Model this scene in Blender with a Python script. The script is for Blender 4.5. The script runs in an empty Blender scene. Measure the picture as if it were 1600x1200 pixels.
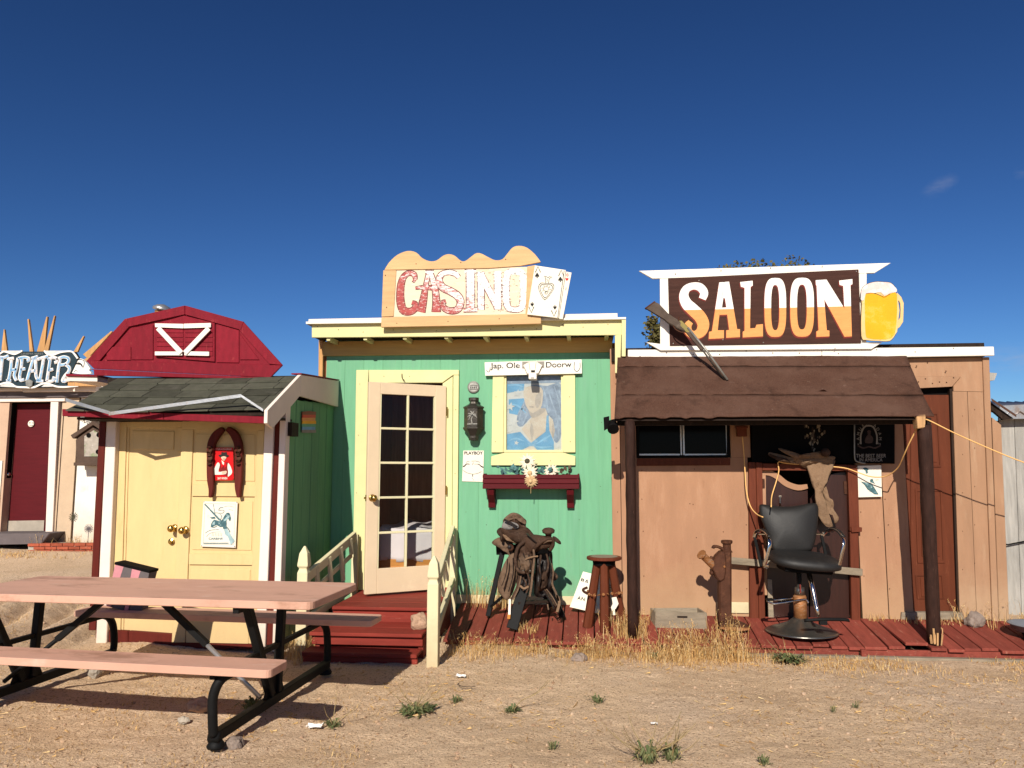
import bpy, bmesh, math, random
from mathutils import Vector, Matrix, noise
from mathutils.geometry import tessellate_polygon
random.seed(7)
S = bpy.context.scene
C = S.collection
rad = math.radians

# ------------------------------------------------------------------ camera, sky, sun, exposure
TH, PT, EYE = rad(5.5), math.atan(135 / 1200), 1.5
cam_d = bpy.data.cameras.new('camera')
cam_d.sensor_width = 36
cam_d.lens = 27
cam_d.clip_start = 0.05
cam_d.clip_end = 2000
cam = bpy.data.objects.new('camera', cam_d)
C.objects.link(cam)
cam.location = (0, 0, EYE)
cam.rotation_euler = (rad(90) + PT, 0, TH)
S.camera = cam

L = Vector((0.102, 1.0, -0.60)).normalized()          # the way sunlight travels
SUN_EL = math.asin(-L.z)
SUN_AZ = math.atan2(-L.x, -L.y)                        # clockwise from +Y
SKY_TINT = (0.56, 0.58, 0.61, 1)
w = bpy.data.worlds.new('World')
S.world = w
w.use_nodes = True
wn, wl = w.node_tree.nodes, w.node_tree.links
wn.clear()
sky = wn.new('ShaderNodeTexSky')
sky.sky_type = 'NISHITA'
sky.sun_disc = False
sky.sun_elevation = SUN_EL
sky.sun_rotation = SUN_AZ
sky.altitude = 1000
sky.air_density = 1.0
sky.dust_density = 0.4
sky.ozone_density = 5.0
bg = wn.new('ShaderNodeBackground')
bg.inputs['Strength'].default_value = 0.05
wo = wn.new('ShaderNodeOutputWorld')
# a deep polarised blue: saturation lift over the whole sky
hs = wn.new('ShaderNodeHueSaturation')
hs.inputs['Saturation'].default_value = 1.07
hs.inputs['Value'].default_value = 1.0
wl.new(sky.outputs[0], hs.inputs['Color'])
# thin wisps of cloud low in the sky
gm_ = wn.new('ShaderNodeGamma'); gm_.inputs['Gamma'].default_value = 1.4
tn = wn.new('ShaderNodeMixRGB'); tn.blend_type = 'MULTIPLY'; tn.inputs[0].default_value = 1; tn.inputs[2].default_value = SKY_TINT
wl.new(hs.outputs[0], gm_.inputs[0]); wl.new(gm_.outputs[0], tn.inputs[1])
tc = wn.new('ShaderNodeTexCoord')
mp = wn.new('ShaderNodeMapping')
mp.inputs['Scale'].default_value = (9, 9, 40)
nz = wn.new('ShaderNodeTexNoise')
nz.inputs['Scale'].default_value = 1.6
nz.inputs['Detail'].default_value = 8
nz.inputs['Roughness'].default_value = 0.65
cr = wn.new('ShaderNodeValToRGB')
cr.color_ramp.elements[0].position = 0.42
cr.color_ramp.elements[1].position = 0.8
mx = wn.new('ShaderNodeMixRGB')
mx.inputs['Color2'].default_value = (7.0, 7.2, 8.4, 1)
wl.new(tc.outputs['Generated'], mp.inputs[0]); wl.new(mp.outputs[0], nz.inputs['Vector'])
wl.new(nz.outputs[0], cr.inputs[0])
acc = None
for dirv, rad_, k_ in (((0.3836, 0.8704, 0.3087), 0.009, 0.14), ((0.3897, 0.8667, 0.3115), 0.011, 0.18), ((0.3962, 0.8625, 0.3149), 0.011, 0.18), ((0.4032, 0.8581, 0.318), 0.009, 0.14), ((0.4442, 0.888, 0.1189), 0.016, 0.35), ((0.4586, 0.8805, 0.1204), 0.02, 0.45), ((0.473, 0.8726, 0.1219), 0.02, 0.4), ((0.4619, 0.83, 0.3127), 0.009, 0.25)):   # where the wisps float
    ds = wn.new('ShaderNodeVectorMath'); ds.operation = 'DISTANCE'; ds.inputs[1].default_value = Vector(dirv).normalized()
    mr_ = wn.new('ShaderNodeMapRange'); mr_.inputs[1].default_value = rad_; mr_.inputs[2].default_value = 0.0; mr_.inputs[4].default_value = k_
    wl.new(tc.outputs['Generated'], ds.inputs[0]); wl.new(ds.outputs['Value'], mr_.inputs[0])
    if acc is None: acc = mr_.outputs[0]
    else:
        ad = wn.new('ShaderNodeMath'); ad.operation = 'ADD'; wl.new(acc, ad.inputs[0]); wl.new(mr_.outputs[0], ad.inputs[1]); acc = ad.outputs[0]
ml = wn.new('ShaderNodeMath'); ml.operation = 'MULTIPLY'
wl.new(cr.outputs[0], ml.inputs[0]); wl.new(acc, ml.inputs[1]); wl.new(ml.outputs[0], mx.inputs['Fac'])
wl.new(tn.outputs[0], mx.inputs['Color1']); wl.new(mx.outputs[0], bg.inputs[0]); wl.new(bg.outputs[0], wo.inputs[0])

sd = bpy.data.lights.new('sun', 'SUN')
sd.energy = 5.0
sd.angle = rad(0.5)
sd.color = (1.0, 0.93, 0.82)
sun = bpy.data.objects.new('sun', sd)
C.objects.link(sun)
sun.location = (-4, -12, 10)
sun.rotation_euler = L.to_track_quat('-Z', 'Y').to_euler()
S.view_settings.view_transform = 'Standard'
S.view_settings.look = 'None'
S.view_settings.exposure = 0.3
S.view_settings.gamma = 1
S.view_settings.use_curve_mapping = False
S.render.engine = 'CYCLES'

# ------------------------------------------------------------------ helpers
_f = Vector((-math.sin(TH) * math.cos(PT), math.cos(TH) * math.cos(PT), math.sin(PT)))
_u = Vector((math.sin(TH) * math.sin(PT), -math.cos(TH) * math.sin(PT), math.cos(PT)))
_r = Vector((math.cos(TH), math.sin(TH), 0))
def W(u, v, Y):
    "point of the vertical plane y = Y that the photograph shows at (u, v)"
    d = _f + _r * ((u - 800) / 1200) - _u * ((v - 600) / 1200)
    t = Y / d.y
    return Vector((d.x * t, Y, EYE + d.z * t))
def WZ(u, v, Z):
    d = _f + _r * ((u - 800) / 1200) - _u * ((v - 600) / 1200)
    t = (Z - EYE) / d.z
    return Vector((d.x * t, d.y * t, Z))
def sub(o, s, pts):
    "points measured in an enlarged view: offset o, scale s"
    return [(o[0] + a / s, o[1] + b / s) for a, b in pts]
def smooth(pts, n=5, closed=False):
    out = []
    k = len(pts)
    rng = range(k if closed else k - 1)
    for i in rng:
        if closed:
            p0, p1, p2, p3 = pts[i - 1], pts[i], pts[(i + 1) % k], pts[(i + 2) % k]
        else:
            p0, p1, p2, p3 = pts[max(i - 1, 0)], pts[i], pts[i + 1], pts[min(i + 2, k - 1)]
        for j in range(n):
            t = j / n
            out.append(tuple(0.5 * (2 * b + (c - a) * t + (2 * a - 5 * b + 4 * c - d) * t * t + (3 * b - a - 3 * c + d) * t ** 3) for a, b, c, d in zip(p0, p1, p2, p3)))
    if not closed:
        out.append(tuple(pts[-1]))
    return out

class MB:
    def __init__(s):
        s.v, s.f, s.mi, s.m = [], [], [], 0
    def add(s, vs, fs):
        o = len(s.v)
        s.v += [Vector(p) for p in vs]
        for f in fs:
            s.f.append([o + i for i in f])
            s.mi.append(s.m)
        return s
    def box(s, x0, x1, y0, y1, z0, z1):
        vs = [(x, y, z) for z in (z0, z1) for y in (y0, y1) for x in (x0, x1)]
        return s.add(vs, [(0, 2, 3, 1), (4, 5, 7, 6), (0, 1, 5, 4), (2, 6, 7, 3), (0, 4, 6, 2), (1, 3, 7, 5)])
    def hexa(s, b, t):
        return s.add(list(b) + list(t), [(3, 2, 1, 0), (4, 5, 6, 7), (0, 1, 5, 4), (1, 2, 6, 5), (2, 3, 7, 6), (3, 0, 4, 7)])
    def obox(s, c, ax, ay, az):
        c, ax, ay, az = map(Vector, (c, ax, ay, az))
        b = [c - ax - ay - az, c + ax - ay - az, c + ax + ay - az, c - ax + ay - az]
        return s.hexa(b, [p + 2 * az for p in b])
    def bar(s, a, b, w, h, up=(0, 0, 1)):
        a, b = Vector(a), Vector(b)
        d = (b - a)
        x = d.normalized()
        y = Vector(up).cross(x)
        if y.length < 1e-4: y = Vector((0, 1, 0)).cross(x)
        y.normalize()
        z = x.cross(y)
        return s.obox((a + b) / 2, d / 2, y * w / 2, z * h / 2)
    def prism(s, pts, vec):
        pts = [Vector(p) for p in pts]
        vec = Vector(vec)
        n = len(pts)
        o = len(s.v)
        tri = tessellate_polygon([pts])
        s.v += pts + [p + vec for p in pts]
        fs = [tuple(t) for t in tri] + [(t[2] + n, t[1] + n, t[0] + n) for t in tri]
        fs += [(i, (i + 1) % n, (i + 1) % n + n, i + n) for i in range(n)]
        for f in fs:
            s.f.append([o + i for i in f]); s.mi.append(s.m)
        return s
    def pp(s, px, Y, th):
        "prism traced at pixel points, front face at y = Y"
        return s.prism([W(a, b, Y) for a, b in px], (0, th, 0))
    def pb(s, u0, v0, u1, v1, Y, th):
        vm, um = (v0 + v1) / 2, (u0 + u1) / 2
        x0, x1 = W(u0, vm, Y).x, W(u1, vm, Y).x
        z0, z1 = W(um, v1, Y).z, W(um, v0, Y).z
        return s.box(x0, x1, Y, Y + th, z0, z1)
    def rib(s, px, wd, Y, th, sm=0):
        if not hasattr(wd, '__len__'): wd = [wd] * len(px)
        q = [(a, b, c) for (a, b), c in zip(px, wd)]
        if sm: q = smooth(q, sm)
        lf, rt = [], []
        for i in range(len(q)):
            a, b = q[max(i - 1, 0)], q[min(i + 1, len(q) - 1)]
            dx, dy = b[0] - a[0], b[1] - a[1]
            l = math.hypot(dx, dy) or 1
            nx, ny = -dy / l * q[i][2] / 2, dx / l * q[i][2] / 2
            lf.append(W(q[i][0] + nx, q[i][1] + ny, Y)); rt.append(W(q[i][0] - nx, q[i][1] - ny, Y))
        n = len(q)
        t = Vector((0, th, 0))
        vs = lf + rt + [p + t for p in lf] + [p + t for p in rt]
        fs = []
        for i in range(n - 1):
            a, b, c, d = i, i + 1, n + i + 1, n + i
            fs += [(a, b, c, d), (a + 2 * n, d + 2 * n, c + 2 * n, b + 2 * n), (a, a + 2 * n, b + 2 * n, b), (d, c, c + 2 * n, d + 2 * n)]
        fs += [(0, n, 3 * n, 2 * n), (n - 1, 3 * n - 1, 4 * n - 1, 2 * n - 1)]
        return s.add(vs, fs)
    def ring(s, po, pi, Y, th):
        n = len(po)
        vs = [W(a, b, Y) for a, b in po] + [W(a, b, Y) for a, b in pi]
        vs += [p + Vector((0, th, 0)) for p in vs]
        fs = []
        for i in range(n):
            j = (i + 1) % n
            fs += [(i, j, n + j, n + i), (2 * n + i, 3 * n + i, 3 * n + j, 2 * n + j), (i, 2 * n + i, 2 * n + j, j), (n + i, n + j, 3 * n + j, 3 * n + i)]
        return s.add(vs, fs)
    def tube(s, pts, r, n=8, sm=0, flat=None):
        pts = [tuple(p) for p in pts]
        rr = list(r) if hasattr(r, '__len__') else [r] * len(pts)
        if sm:
            q = smooth([p + (k,) for p, k in zip(pts, rr)], sm)
            pts, rr = [p[:3] for p in q], [p[3] for p in q]
        pts = [Vector(p) for p in pts]
        k = len(pts)
        t0 = (pts[1] - pts[0]).normalized()
        a = t0.orthogonal().normalized() if flat is None else (Vector(flat) - t0 * t0.dot(Vector(flat))).normalized()
        vs, fs = [], []
        for i in range(k):
            t = (pts[min(i + 1, k - 1)] - pts[max(i - 1, 0)]).normalized()
            a = (a - t * a.dot(t)).normalized()
            b = t.cross(a)
            fl = 0.35 if flat is not None else 1
            for j in range(n):
                th = 2 * math.pi * j / n
                vs.append(pts[i] + a * math.cos(th) * rr[i] * fl + b * math.sin(th) * rr[i])
        for i in range(k - 1):
            for j in range(n):
                j2 = (j + 1) % n
                fs.append((i * n + j, i * n + j2, (i + 1) * n + j2, (i + 1) * n + j))
        fs += [tuple(range(n))[::-1], tuple((k - 1) * n + j for j in range(n))]
        return s.add(vs, fs)
    def lathe(s, prof, c, n=16, a0=0.0, M=None):
        vs, fs = [], []
        c = Vector(c)
        for r, z in prof:
            for j in range(n):
                th = a0 + 2 * math.pi * j / n
                p = Vector((r * math.cos(th), r * math.sin(th), z))
                vs.append(c + (M @ p if M else p))
        k = len(prof)
        for i in range(k - 1):
            for j in range(n):
                j2 = (j + 1) % n
                fs.append((i * n + j, i * n + j2, (i + 1) * n + j2, (i + 1) * n + j))
        fs += [tuple(range(n))[::-1], tuple((k - 1) * n + j for j in range(n))]
        return s.add(vs, fs)
    def ell(s, c, r, n=12, m=8, M=None, jit=0.0, js=6.0):
        c = Vector(c)
        vs = []
        for i in range(m + 1):
            ph = math.pi * i / m
            for j in range(n):
                th = 2 * math.pi * j / n
                p = Vector((math.sin(ph) * math.cos(th) * r[0], math.sin(ph) * math.sin(th) * r[1], math.cos(ph) * r[2]))
                if M: p = M @ p
                if jit:
                    p = p * (1 + jit * noise.noise((c + p) * js))
                vs.append(c + p)
        fs = [(i * n + j, (i + 1) * n + j, (i + 1) * n + (j + 1) % n, i * n + (j + 1) % n) for i in range(m) for j in range(n)]
        return s.add(vs, fs)
    def sheet(s, rows):
        n = len(rows[0])
        vs = [p for r in rows for p in r]
        fs = [(i * n + j, i * n + j + 1, (i + 1) * n + j + 1, (i + 1) * n + j) for i in range(len(rows) - 1) for j in range(n - 1)]
        return s.add(vs, fs)

def mesh_of(name, mb, origin, recalc=True):
    me = bpy.data.meshes.new(name)
    me.from_pydata([tuple(p - origin) for p in mb.v], [], mb.f)
    me.polygons.foreach_set('material_index', mb.mi)
    if recalc:
        bm = bmesh.new(); bm.from_mesh(me)
        bmesh.ops.remove_doubles(bm, verts=bm.verts, dist=1e-6)
        bmesh.ops.recalc_face_normals(bm, faces=bm.faces)
        bm.to_mesh(me); bm.free()
    return me
def part(name, mb, m, parent=None, bev=0, sm=False, solid=0, label=None, sub_=0, recalc=True):
    o0 = Vector((0, 0, 0))
    p = parent
    while p is not None:
        o0 = o0 + p.location; p = p.parent
    loc = Vector((0, 0, 0))
    if parent is None:
        xs = [q.x for q in mb.v]; ys = [q.y for q in mb.v]; zs = [q.z for q in mb.v]
        loc = Vector(((min(xs) + max(xs)) / 2, (min(ys) + max(ys)) / 2, min(zs)))
        o0 = loc
    me = mesh_of(name, mb, o0, recalc)
    ms = m if isinstance(m, (list, tuple)) else [m]
    for k in ms: me.materials.append(k)
    o = bpy.data.objects.new(name, me)
    C.objects.link(o)
    o.parent = parent
    o.location = loc
    if sm:
        me.polygons.foreach_set('use_smooth', [True] * len(me.polygons))
    if solid:
        k = o.modifiers.new('solid', 'SOLIDIFY'); k.thickness = solid; k.offset = 0
    if sub_:
        k = o.modifiers.new('sub', 'SUBSURF'); k.levels = sub_; k.render_levels = sub_
    if bev:
        k = o.modifiers.new('bevel', 'BEVEL'); k.width = bev; k.segments = 1; k.limit_method = 'ANGLE'; k.angle_limit = rad(50)
    if label: o['label'] = label
    return o
def thing(name, label, cat, loc, group=None):
    o = bpy.data.objects.new(name, None)
    o.empty_display_size = 0.1
    C.objects.link(o)
    o.location = Vector(loc)
    o['label'] = label; o['category'] = cat
    if group: o['group'] = group
    return o
def tag(o, label, cat, group=None):
    o['label'] = label; o['category'] = cat
    if group: o['group'] = group
    return o
def dup(o, dloc, label=None, parent=None):
    c = o.copy(); C.objects.link(c)
    c.parent = parent
    if parent is None: c.location = o.location + Vector(dloc)
    if label: c['label'] = label
    for ch in list(o.children): dup(ch, (0, 0, 0), None, c)
    return c

def lin(r, g, b):
    return tuple((x / 255 / 12.92) if x <= 10 else ((x / 255 + 0.055) / 1.055) ** 2.4 for x in (r, g, b))
def M(name, col, rough=0.6, var=0.14, scale=5, bump=0.2, bscale=60, stretch=(1, 1, 1), wear=None, metal=0.0, tint=0.06, spec=0.14, spots=None, splash=None):
    m = bpy.data.materials.new(name)
    m.use_nodes = True
    N, K = m.node_tree.nodes, m.node_tree.links
    b = N['Principled BSDF']
    b.inputs['Roughness'].default_value = min(1, rough + (0.12 if metal == 0 and rough >= 0.45 else 0))
    b.inputs['Metallic'].default_value = metal
    b.inputs['Specular IOR Level'].default_value = spec
    g = N.new('ShaderNodeNewGeometry')
    mpg = N.new('ShaderNodeMapping'); mpg.inputs['Scale'].default_value = stretch
    K.new(g.outputs['Position'], mpg.inputs[0])
    def nse(sc, det=5, rg=0.6, vec=mpg.outputs[0]):
        n = N.new('ShaderNodeTexNoise'); n.inputs['Scale'].default_value = sc; n.inputs['Detail'].default_value = det; n.inputs['Roughness'].default_value = rg
        K.new(vec, n.inputs['Vector']); return n.outputs[0]
    def ramp(fac, p0, p1, c0=(0, 0, 0, 1), c1=(1, 1, 1, 1)):
        r = N.new('ShaderNodeValToRGB'); e = r.color_ramp.elements
        e[0].position, e[1].position = p0, p1; e[0].color, e[1].color = c0, c1
        K.new(fac, r.inputs[0]); return r.outputs[0]
    def mix(f, a, c, bt='MIX'):
        x = N.new('ShaderNodeMixRGB'); x.blend_type = bt
        for i, q in ((0, f), (1, a), (2, c)):
            if hasattr(q, 'is_linked'): K.new(q, x.inputs[i])
            elif i == 0: x.inputs[0].default_value = q
            else: x.inputs[i].default_value = (*q[:3], 1)
        return x.outputs[0]
    lo = tuple(c * (1 - var) for c in col); hi = tuple(min(c * (1 + var), 1) for c in col)
    out = ramp(nse(scale), 0.3, 0.7, (*lo, 1), (*hi, 1))
    if tint:
        oi = N.new('ShaderNodeObjectInfo')
        hsn = N.new('ShaderNodeHueSaturation')
        mr = N.new('ShaderNodeMapRange'); mr.inputs[3].default_value = 1 - tint; mr.inputs[4].default_value = 1 + tint
        K.new(oi.outputs['Random'], mr.inputs[0]); K.new(mr.outputs[0], hsn.inputs['Value']); K.new(out, hsn.inputs['Color'])
        out = hsn.outputs[0]
    if wear:
        for (wc, p0, p1, ws) in (wear if isinstance(wear, list) else [wear]):
            out = mix(ramp(nse(ws, 8, 0.7), p0, p1), out, wc)
    if splash:                                             # dust splashed up from the ground, and rain streaks
        zlo, zhi, dc, amt = splash
        sp = N.new('ShaderNodeSeparateXYZ'); K.new(g.outputs['Position'], sp.inputs[0])
        na = N.new('ShaderNodeMath'); na.operation = 'MULTIPLY_ADD'; na.inputs[1].default_value = -0.7; K.new(nse(5, 7, 0.7, g.outputs['Position']), na.inputs[0]); K.new(sp.outputs[2], na.inputs[2])
        mrs = N.new('ShaderNodeMapRange'); mrs.inputs[1].default_value = zhi - .35; mrs.inputs[2].default_value = zlo - .35; mrs.inputs[3].default_value = 0; mrs.inputs[4].default_value = amt
        K.new(na.outputs[0], mrs.inputs[0])
        out = mix(mrs.outputs[0], out, dc)
    if spots:
        sc_, col_, thr = spots
        vo = N.new('ShaderNodeTexVoronoi'); vo.inputs['Scale'].default_value = sc_
        K.new(g.outputs['Position'], vo.inputs['Vector'])
        out = mix(ramp(vo.outputs['Distance'], thr, thr + 0.03, (1, 1, 1, 1), (0, 0, 0, 1)), out, col_)
    K.new(out, b.inputs['Base Color'])
    if bump:
        bp = N.new('ShaderNodeBump'); bp.inputs['Strength'].default_value = bump; bp.inputs['Distance'].default_value = 0.01
        K.new(nse(bscale, 4, 0.6), bp.inputs['Height']); K.new(bp.outputs[0], b.inputs['Normal'])
    return m
def text_mb(mb, body, u, v, hpx, Y, th=0.002, xs=1.0, rot=0.0, align='CENTER', bold=0.0, wpx=None):
    cu = bpy.data.curves.new('lettering', 'FONT')
    cu.body = body; cu.align_x = 'LEFT'; cu.extrude = 0.0; cu.offset = bold
    ob = bpy.data.objects.new('lettering', cu)
    me = bpy.data.meshes.new_from_object(ob)
    if not me.vertices: return mb
    xs_ = [p.co.x for p in me.vertices]; ys_ = [p.co.y for p in me.vertices]
    x0, x1, y0, y1 = min(xs_), max(xs_), min(ys_), max(ys_)
    k = hpx / 0.7
    if wpx: xs = wpx / ((x1 - x0) * k)
    c, sn = math.cos(rot), math.sin(rot)
    pts = []
    for p in me.vertices:
        a = (p.co.x - (x0 + x1) / 2) * k * xs
        b = -(p.co.y - 0.35) * k
        pts.append(W(u + a * c - b * sn, v + a * sn + b * c, Y))
    mb.add(pts, [list(p.vertices) for p in me.polygons])
    bpy.data.meshes.remove(me); bpy.data.objects.remove(ob); bpy.data.curves.remove(cu)
    return mb

# ------------------------------------------------------------------ materials
VG, HG = (9, 9, 0.8), (0.8, 9, 9)                         # grain running up, grain running along x
DIRT = ((0.30, 0.22, 0.14), 0.62, 0.78, 2.2)
m_green = M('green paint', (0.145, 0.36, 0.208), 0.55, 0.07, 3, 0.25, 90, VG, wear=[((0.16, 0.35, 0.22), 0.5, 0.75, 2), ((0.17, 0.27, 0.16), 0.64, 0.8, 3), ((0.08, 0.17, 0.09), 0.72, 0.76, 16)], tint=0.035, splash=(.10, .45, (0.27, 0.27, 0.16), .5))
m_shadegreen = M('shaded green paint', (0.13, 0.31, 0.155), 0.6, 0.1, 3, 0.25, 90, VG, wear=((0.2, 0.22, 0.14), 0.66, 0.8, 3), tint=0.08, splash=(.0, .7, (0.22, 0.20, 0.12), .7))  # darker base colour carries the shade of the shed's side wall
m_cream = M('cream paint', (0.62, 0.575, 0.295), 0.55, 0.05, 4, 0.2, 70, wear=[((0.60, 0.42, 0.2), 0.66, 0.76, 6), ((0.35, 0.24, 0.12), 0.76, 0.8, 22)], tint=0.03)
m_creamrail = M('pale cream paint', (0.62, 0.56, 0.35), 0.55, 0.06, 4, 0.2, 70, wear=[((0.5, 0.42, 0.24), 0.64, 0.78, 8)], tint=0.04, splash=(-.05, .4, (0.42, 0.32, 0.19), .8))
m_peach = M('peach door paint', (0.62, 0.485, 0.325), 0.5, 0.05, 3, 0.15, 60, wear=((0.72, 0.6, 0.4), 0.62, 0.78, 4), tint=0.02)
m_white = M('white paint', (0.74, 0.70, 0.62), 0.55, 0.05, 4, 0.2, 60, wear=((0.45, 0.38, 0.3), 0.66, 0.76, 9), tint=0.03)
m_whitewarm = M('pinkish white paint', (0.72, 0.62, 0.54), 0.55, 0.05, 4, 0.2, 60, wear=((0.5, 0.4, 0.3), 0.68, 0.8, 9), tint=0.03, splash=(-.05, .5, (0.46, 0.35, 0.25), .7))
m_yellow = M('yellow door paint', (0.62, 0.455, 0.215), 0.5, 0.05, 2.5, 0.22, 50, (4, 4, 1), wear=[((0.55, 0.39, 0.17), 0.56, 0.78, 1.6), ((0.48, 0.33, 0.14), 0.66, 0.8, 5), ((0.35, 0.22, 0.1), 0.78, 0.81, 24)], tint=0.02, splash=(.0, .6, (0.50, 0.35, 0.18), .7))
m_barn = M('barn red paint', (0.185, 0.0075, 0.017), 0.5, 0.16, 4, 0.3, 60, (6, 6, 2), wear=[((0.33, 0.05, 0.045), 0.6, 0.75, 6), ((0.08, 0.006, 0.01), 0.7, 0.78, 14)], tint=0.1)
m_oxblood = M('oxblood paint', (0.095, 0.013, 0.008), 0.45, 0.16, 4, 0.2, 60, VG, wear=((0.17, 0.05, 0.03), 0.66, 0.76, 9), tint=0.06)
m_maroon = M('maroon paint', (0.085, 0.006, 0.009), 0.45, 0.12, 4, 0.2, 60, HG, wear=((0.16, 0.035, 0.035), 0.68, 0.8, 10), tint=0.08)
m_deck = M('deck red paint', (0.225, 0.050, 0.034), 0.55, 0.2, 3, 0.45, 60, (9, 1.0, 9), wear=[((0.42, 0.19, 0.13), 0.6, 0.72, 4), ((0.45, 0.33, 0.22), 0.68, 0.76, 9), ((0.10, 0.02, 0.015), 0.72, 0.8, 7)], tint=0.16)
m_step = M('step red paint', (0.21, 0.030, 0.020), 0.5, 0.18, 3, 0.35, 60, (1.0, 9, 9), wear=[((0.45, 0.2, 0.14), 0.62, 0.72, 5), ((0.09, 0.015, 0.012), 0.7, 0.8, 6)], tint=0.12)
m_orange = M('terracotta paint', (0.345, 0.186, 0.108), 0.65, 0.09, 1.6, 0.3, 60, (4, 4, 1.0), wear=[((0.40, 0.23, 0.14), 0.55, 0.75, 1.6), ((0.29, 0.145, 0.08), 0.56, 0.74, 2.6), ((0.2, 0.09, 0.05), 0.74, 0.78, 18)], tint=0.05, splash=(.12, .65, (0.40, 0.25, 0.14), .8))
m_tan = M('tan wood siding', (0.325, 0.185, 0.108), 0.65, 0.08, 3, 0.3, 80, (5, 5, 0.9), wear=[((0.39, 0.25, 0.155), 0.54, 0.75, 2.2), ((0.25, 0.13, 0.07), 0.66, 0.78, 6)], tint=0.05, splash=(.12, .6, (0.42, 0.28, 0.17), .8))
m_rust = M('red brown paint', (0.10, 0.025, 0.010), 0.45, 0.14, 3, 0.25, 60, VG, wear=((0.28, 0.10, 0.05), 0.62, 0.78, 6), tint=0.08)
m_redbrown = M('reddish frame paint', (0.115, 0.028, 0.013), 0.5, 0.2, 4, 0.3, 60, VG, wear=[((0.20, 0.07, 0.035), 0.62, 0.74, 8), ((0.34, 0.24, 0.16), 0.75, 0.79, 22)], tint=0.1)
m_darkdoor = M('dark brown varnish', (0.030, 0.010, 0.007), 0.3, 0.25, 4, 0.15, 60, VG, wear=((0.07, 0.03, 0.02), 0.62, 0.78, 6), spec=0.4)
m_black = M('black paint', (0.005, 0.0045, 0.0045), 0.6, 0.2, 6, 0.15, 60, tint=0.0, spec=0.05)
m_roofing = M('brown rolled roofing', (0.080, 0.038, 0.025), 0.92, 0.3, 90, 1.0, 180, wear=[((0.125, 0.068, 0.048), 0.42, 0.72, 1.7), ((0.05, 0.024, 0.016), 0.55, 0.70, 4), ((0.16, 0.10, 0.075), 0.62, 0.70, 24), ((0.4, 0.32, 0.24), 0.77, 0.80, 11)], tint=0.12)
m_shingle = M('grey green shingle', (0.070, 0.069, 0.050), 0.95, 0.2, 9, 0.8, 220, wear=((0.11, 0.10, 0.08), 0.55, 0.8, 5), tint=0.3)
m_galv = M('galvanised flashing', (0.42, 0.42, 0.42), 0.35, 0.12, 10, 0.15, 40, metal=0.7, wear=((0.34, 0.24, 0.18), 0.55, 0.75, 5))
m_plywood = M('raw pine', (0.56, 0.355, 0.175), 0.6, 0.12, 3, 0.2, 60, HG, wear=[((0.45, 0.22, 0.08), 0.64, 0.76, 7)], tint=0.05)
m_spike = M('weathered cedar', (0.46, 0.25, 0.10), 0.65, 0.2, 4, 0.3, 60, VG, wear=((0.28, 0.2, 0.14), 0.55, 0.75, 5), tint=0.12)
m_greywood = M('grey weathered wood', (0.26, 0.21, 0.15), 0.8, 0.25, 3, 0.5, 70, (2, 9, 9), wear=((0.13, 0.10, 0.07), 0.58, 0.75, 6), tint=0.14)
m_greywall = M('grey fence wood', (0.30, 0.285, 0.26), 0.8, 0.25, 3, 0.5, 70, VG, wear=((0.36, 0.34, 0.31), 0.55, 0.75, 4), tint=0.15)
m_darkwood = M('dark stained wood', (0.022, 0.013, 0.009), 0.6, 0.3, 4, 0.4, 70, VG, wear=((0.11, 0.06, 0.04), 0.6, 0.76, 7), tint=0.12)
m_log = M('dark peeled post', (0.030, 0.013, 0.009), 0.5, 0.35, 5, 0.6, 40, (6, 6, 1.5), wear=((0.10, 0.05, 0.035), 0.58, 0.75, 9))
m_rawwood = M('split raw wood', (0.48, 0.28, 0.13), 0.7, 0.25, 5, 0.4, 60, VG)
m_iron = M('rusty cast iron', (0.068, 0.027, 0.015), 0.65, 0.35, 9, 0.5, 90, wear=((0.16, 0.065, 0.03), 0.55, 0.75, 12), metal=0.2)
m_blackmetal = M('black enamel steel', (0.006, 0.006, 0.006), 0.5, 0.2, 8, 0.2, 60, wear=((0.09, 0.07, 0.06), 0.76, 0.80, 14), spec=0.15)
m_tablepink = M('salmon plastic lumber', (0.57, 0.325, 0.235), 0.55, 0.09, 3, 0.25, 160, (.7, 1.6, 1), wear=[((0.46, 0.24, 0.16), 0.55, 0.75, 3), ((0.36, 0.20, 0.135), 0.55, 0.68, 2.4), ((0.62, 0.42, 0.33), 0.58, 0.72, 6), ((0.25, 0.13, 0.09), 0.70, 0.73, 12)], tint=0.03)
m_leather = M('worn brown leather', (0.045, 0.024, 0.015), 0.6, 0.35, 9, 1.0, 38, wear=[((0.13, 0.08, 0.052), 0.56, 0.70, 13), ((0.014, 0.008, 0.005), 0.56, 0.70, 16)], tint=0.3)
m_leatherlt = M('sun bleached leather', (0.135, 0.085, 0.054), 0.7, 0.25, 8, 0.9, 40, wear=[((0.05, 0.028, 0.018), 0.52, 0.70, 10), ((0.2, 0.14, 0.1), 0.62, 0.72, 20)], tint=0.12)
m_leatherdk = M('black leather', (0.014, 0.010, 0.009), 0.38, 0.3, 9, 0.4, 50, wear=((0.05, 0.03, 0.02), 0.6, 0.75, 12))
m_suede = M('tan suede', (0.20, 0.125, 0.075), 0.85, 0.22, 7, 0.9, 40, wear=[((0.11, 0.062, 0.036), 0.52, 0.72, 7), ((0.26, 0.18, 0.12), 0.62, 0.74, 12)], tint=0.08)
m_vinyl = M('black vinyl', (0.010, 0.009, 0.0085), 0.46, 0.15, 5, 0.12, 60, wear=((0.024, 0.021, 0.018), 0.55, 0.75, 5), tint=0, spec=0.4)
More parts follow.
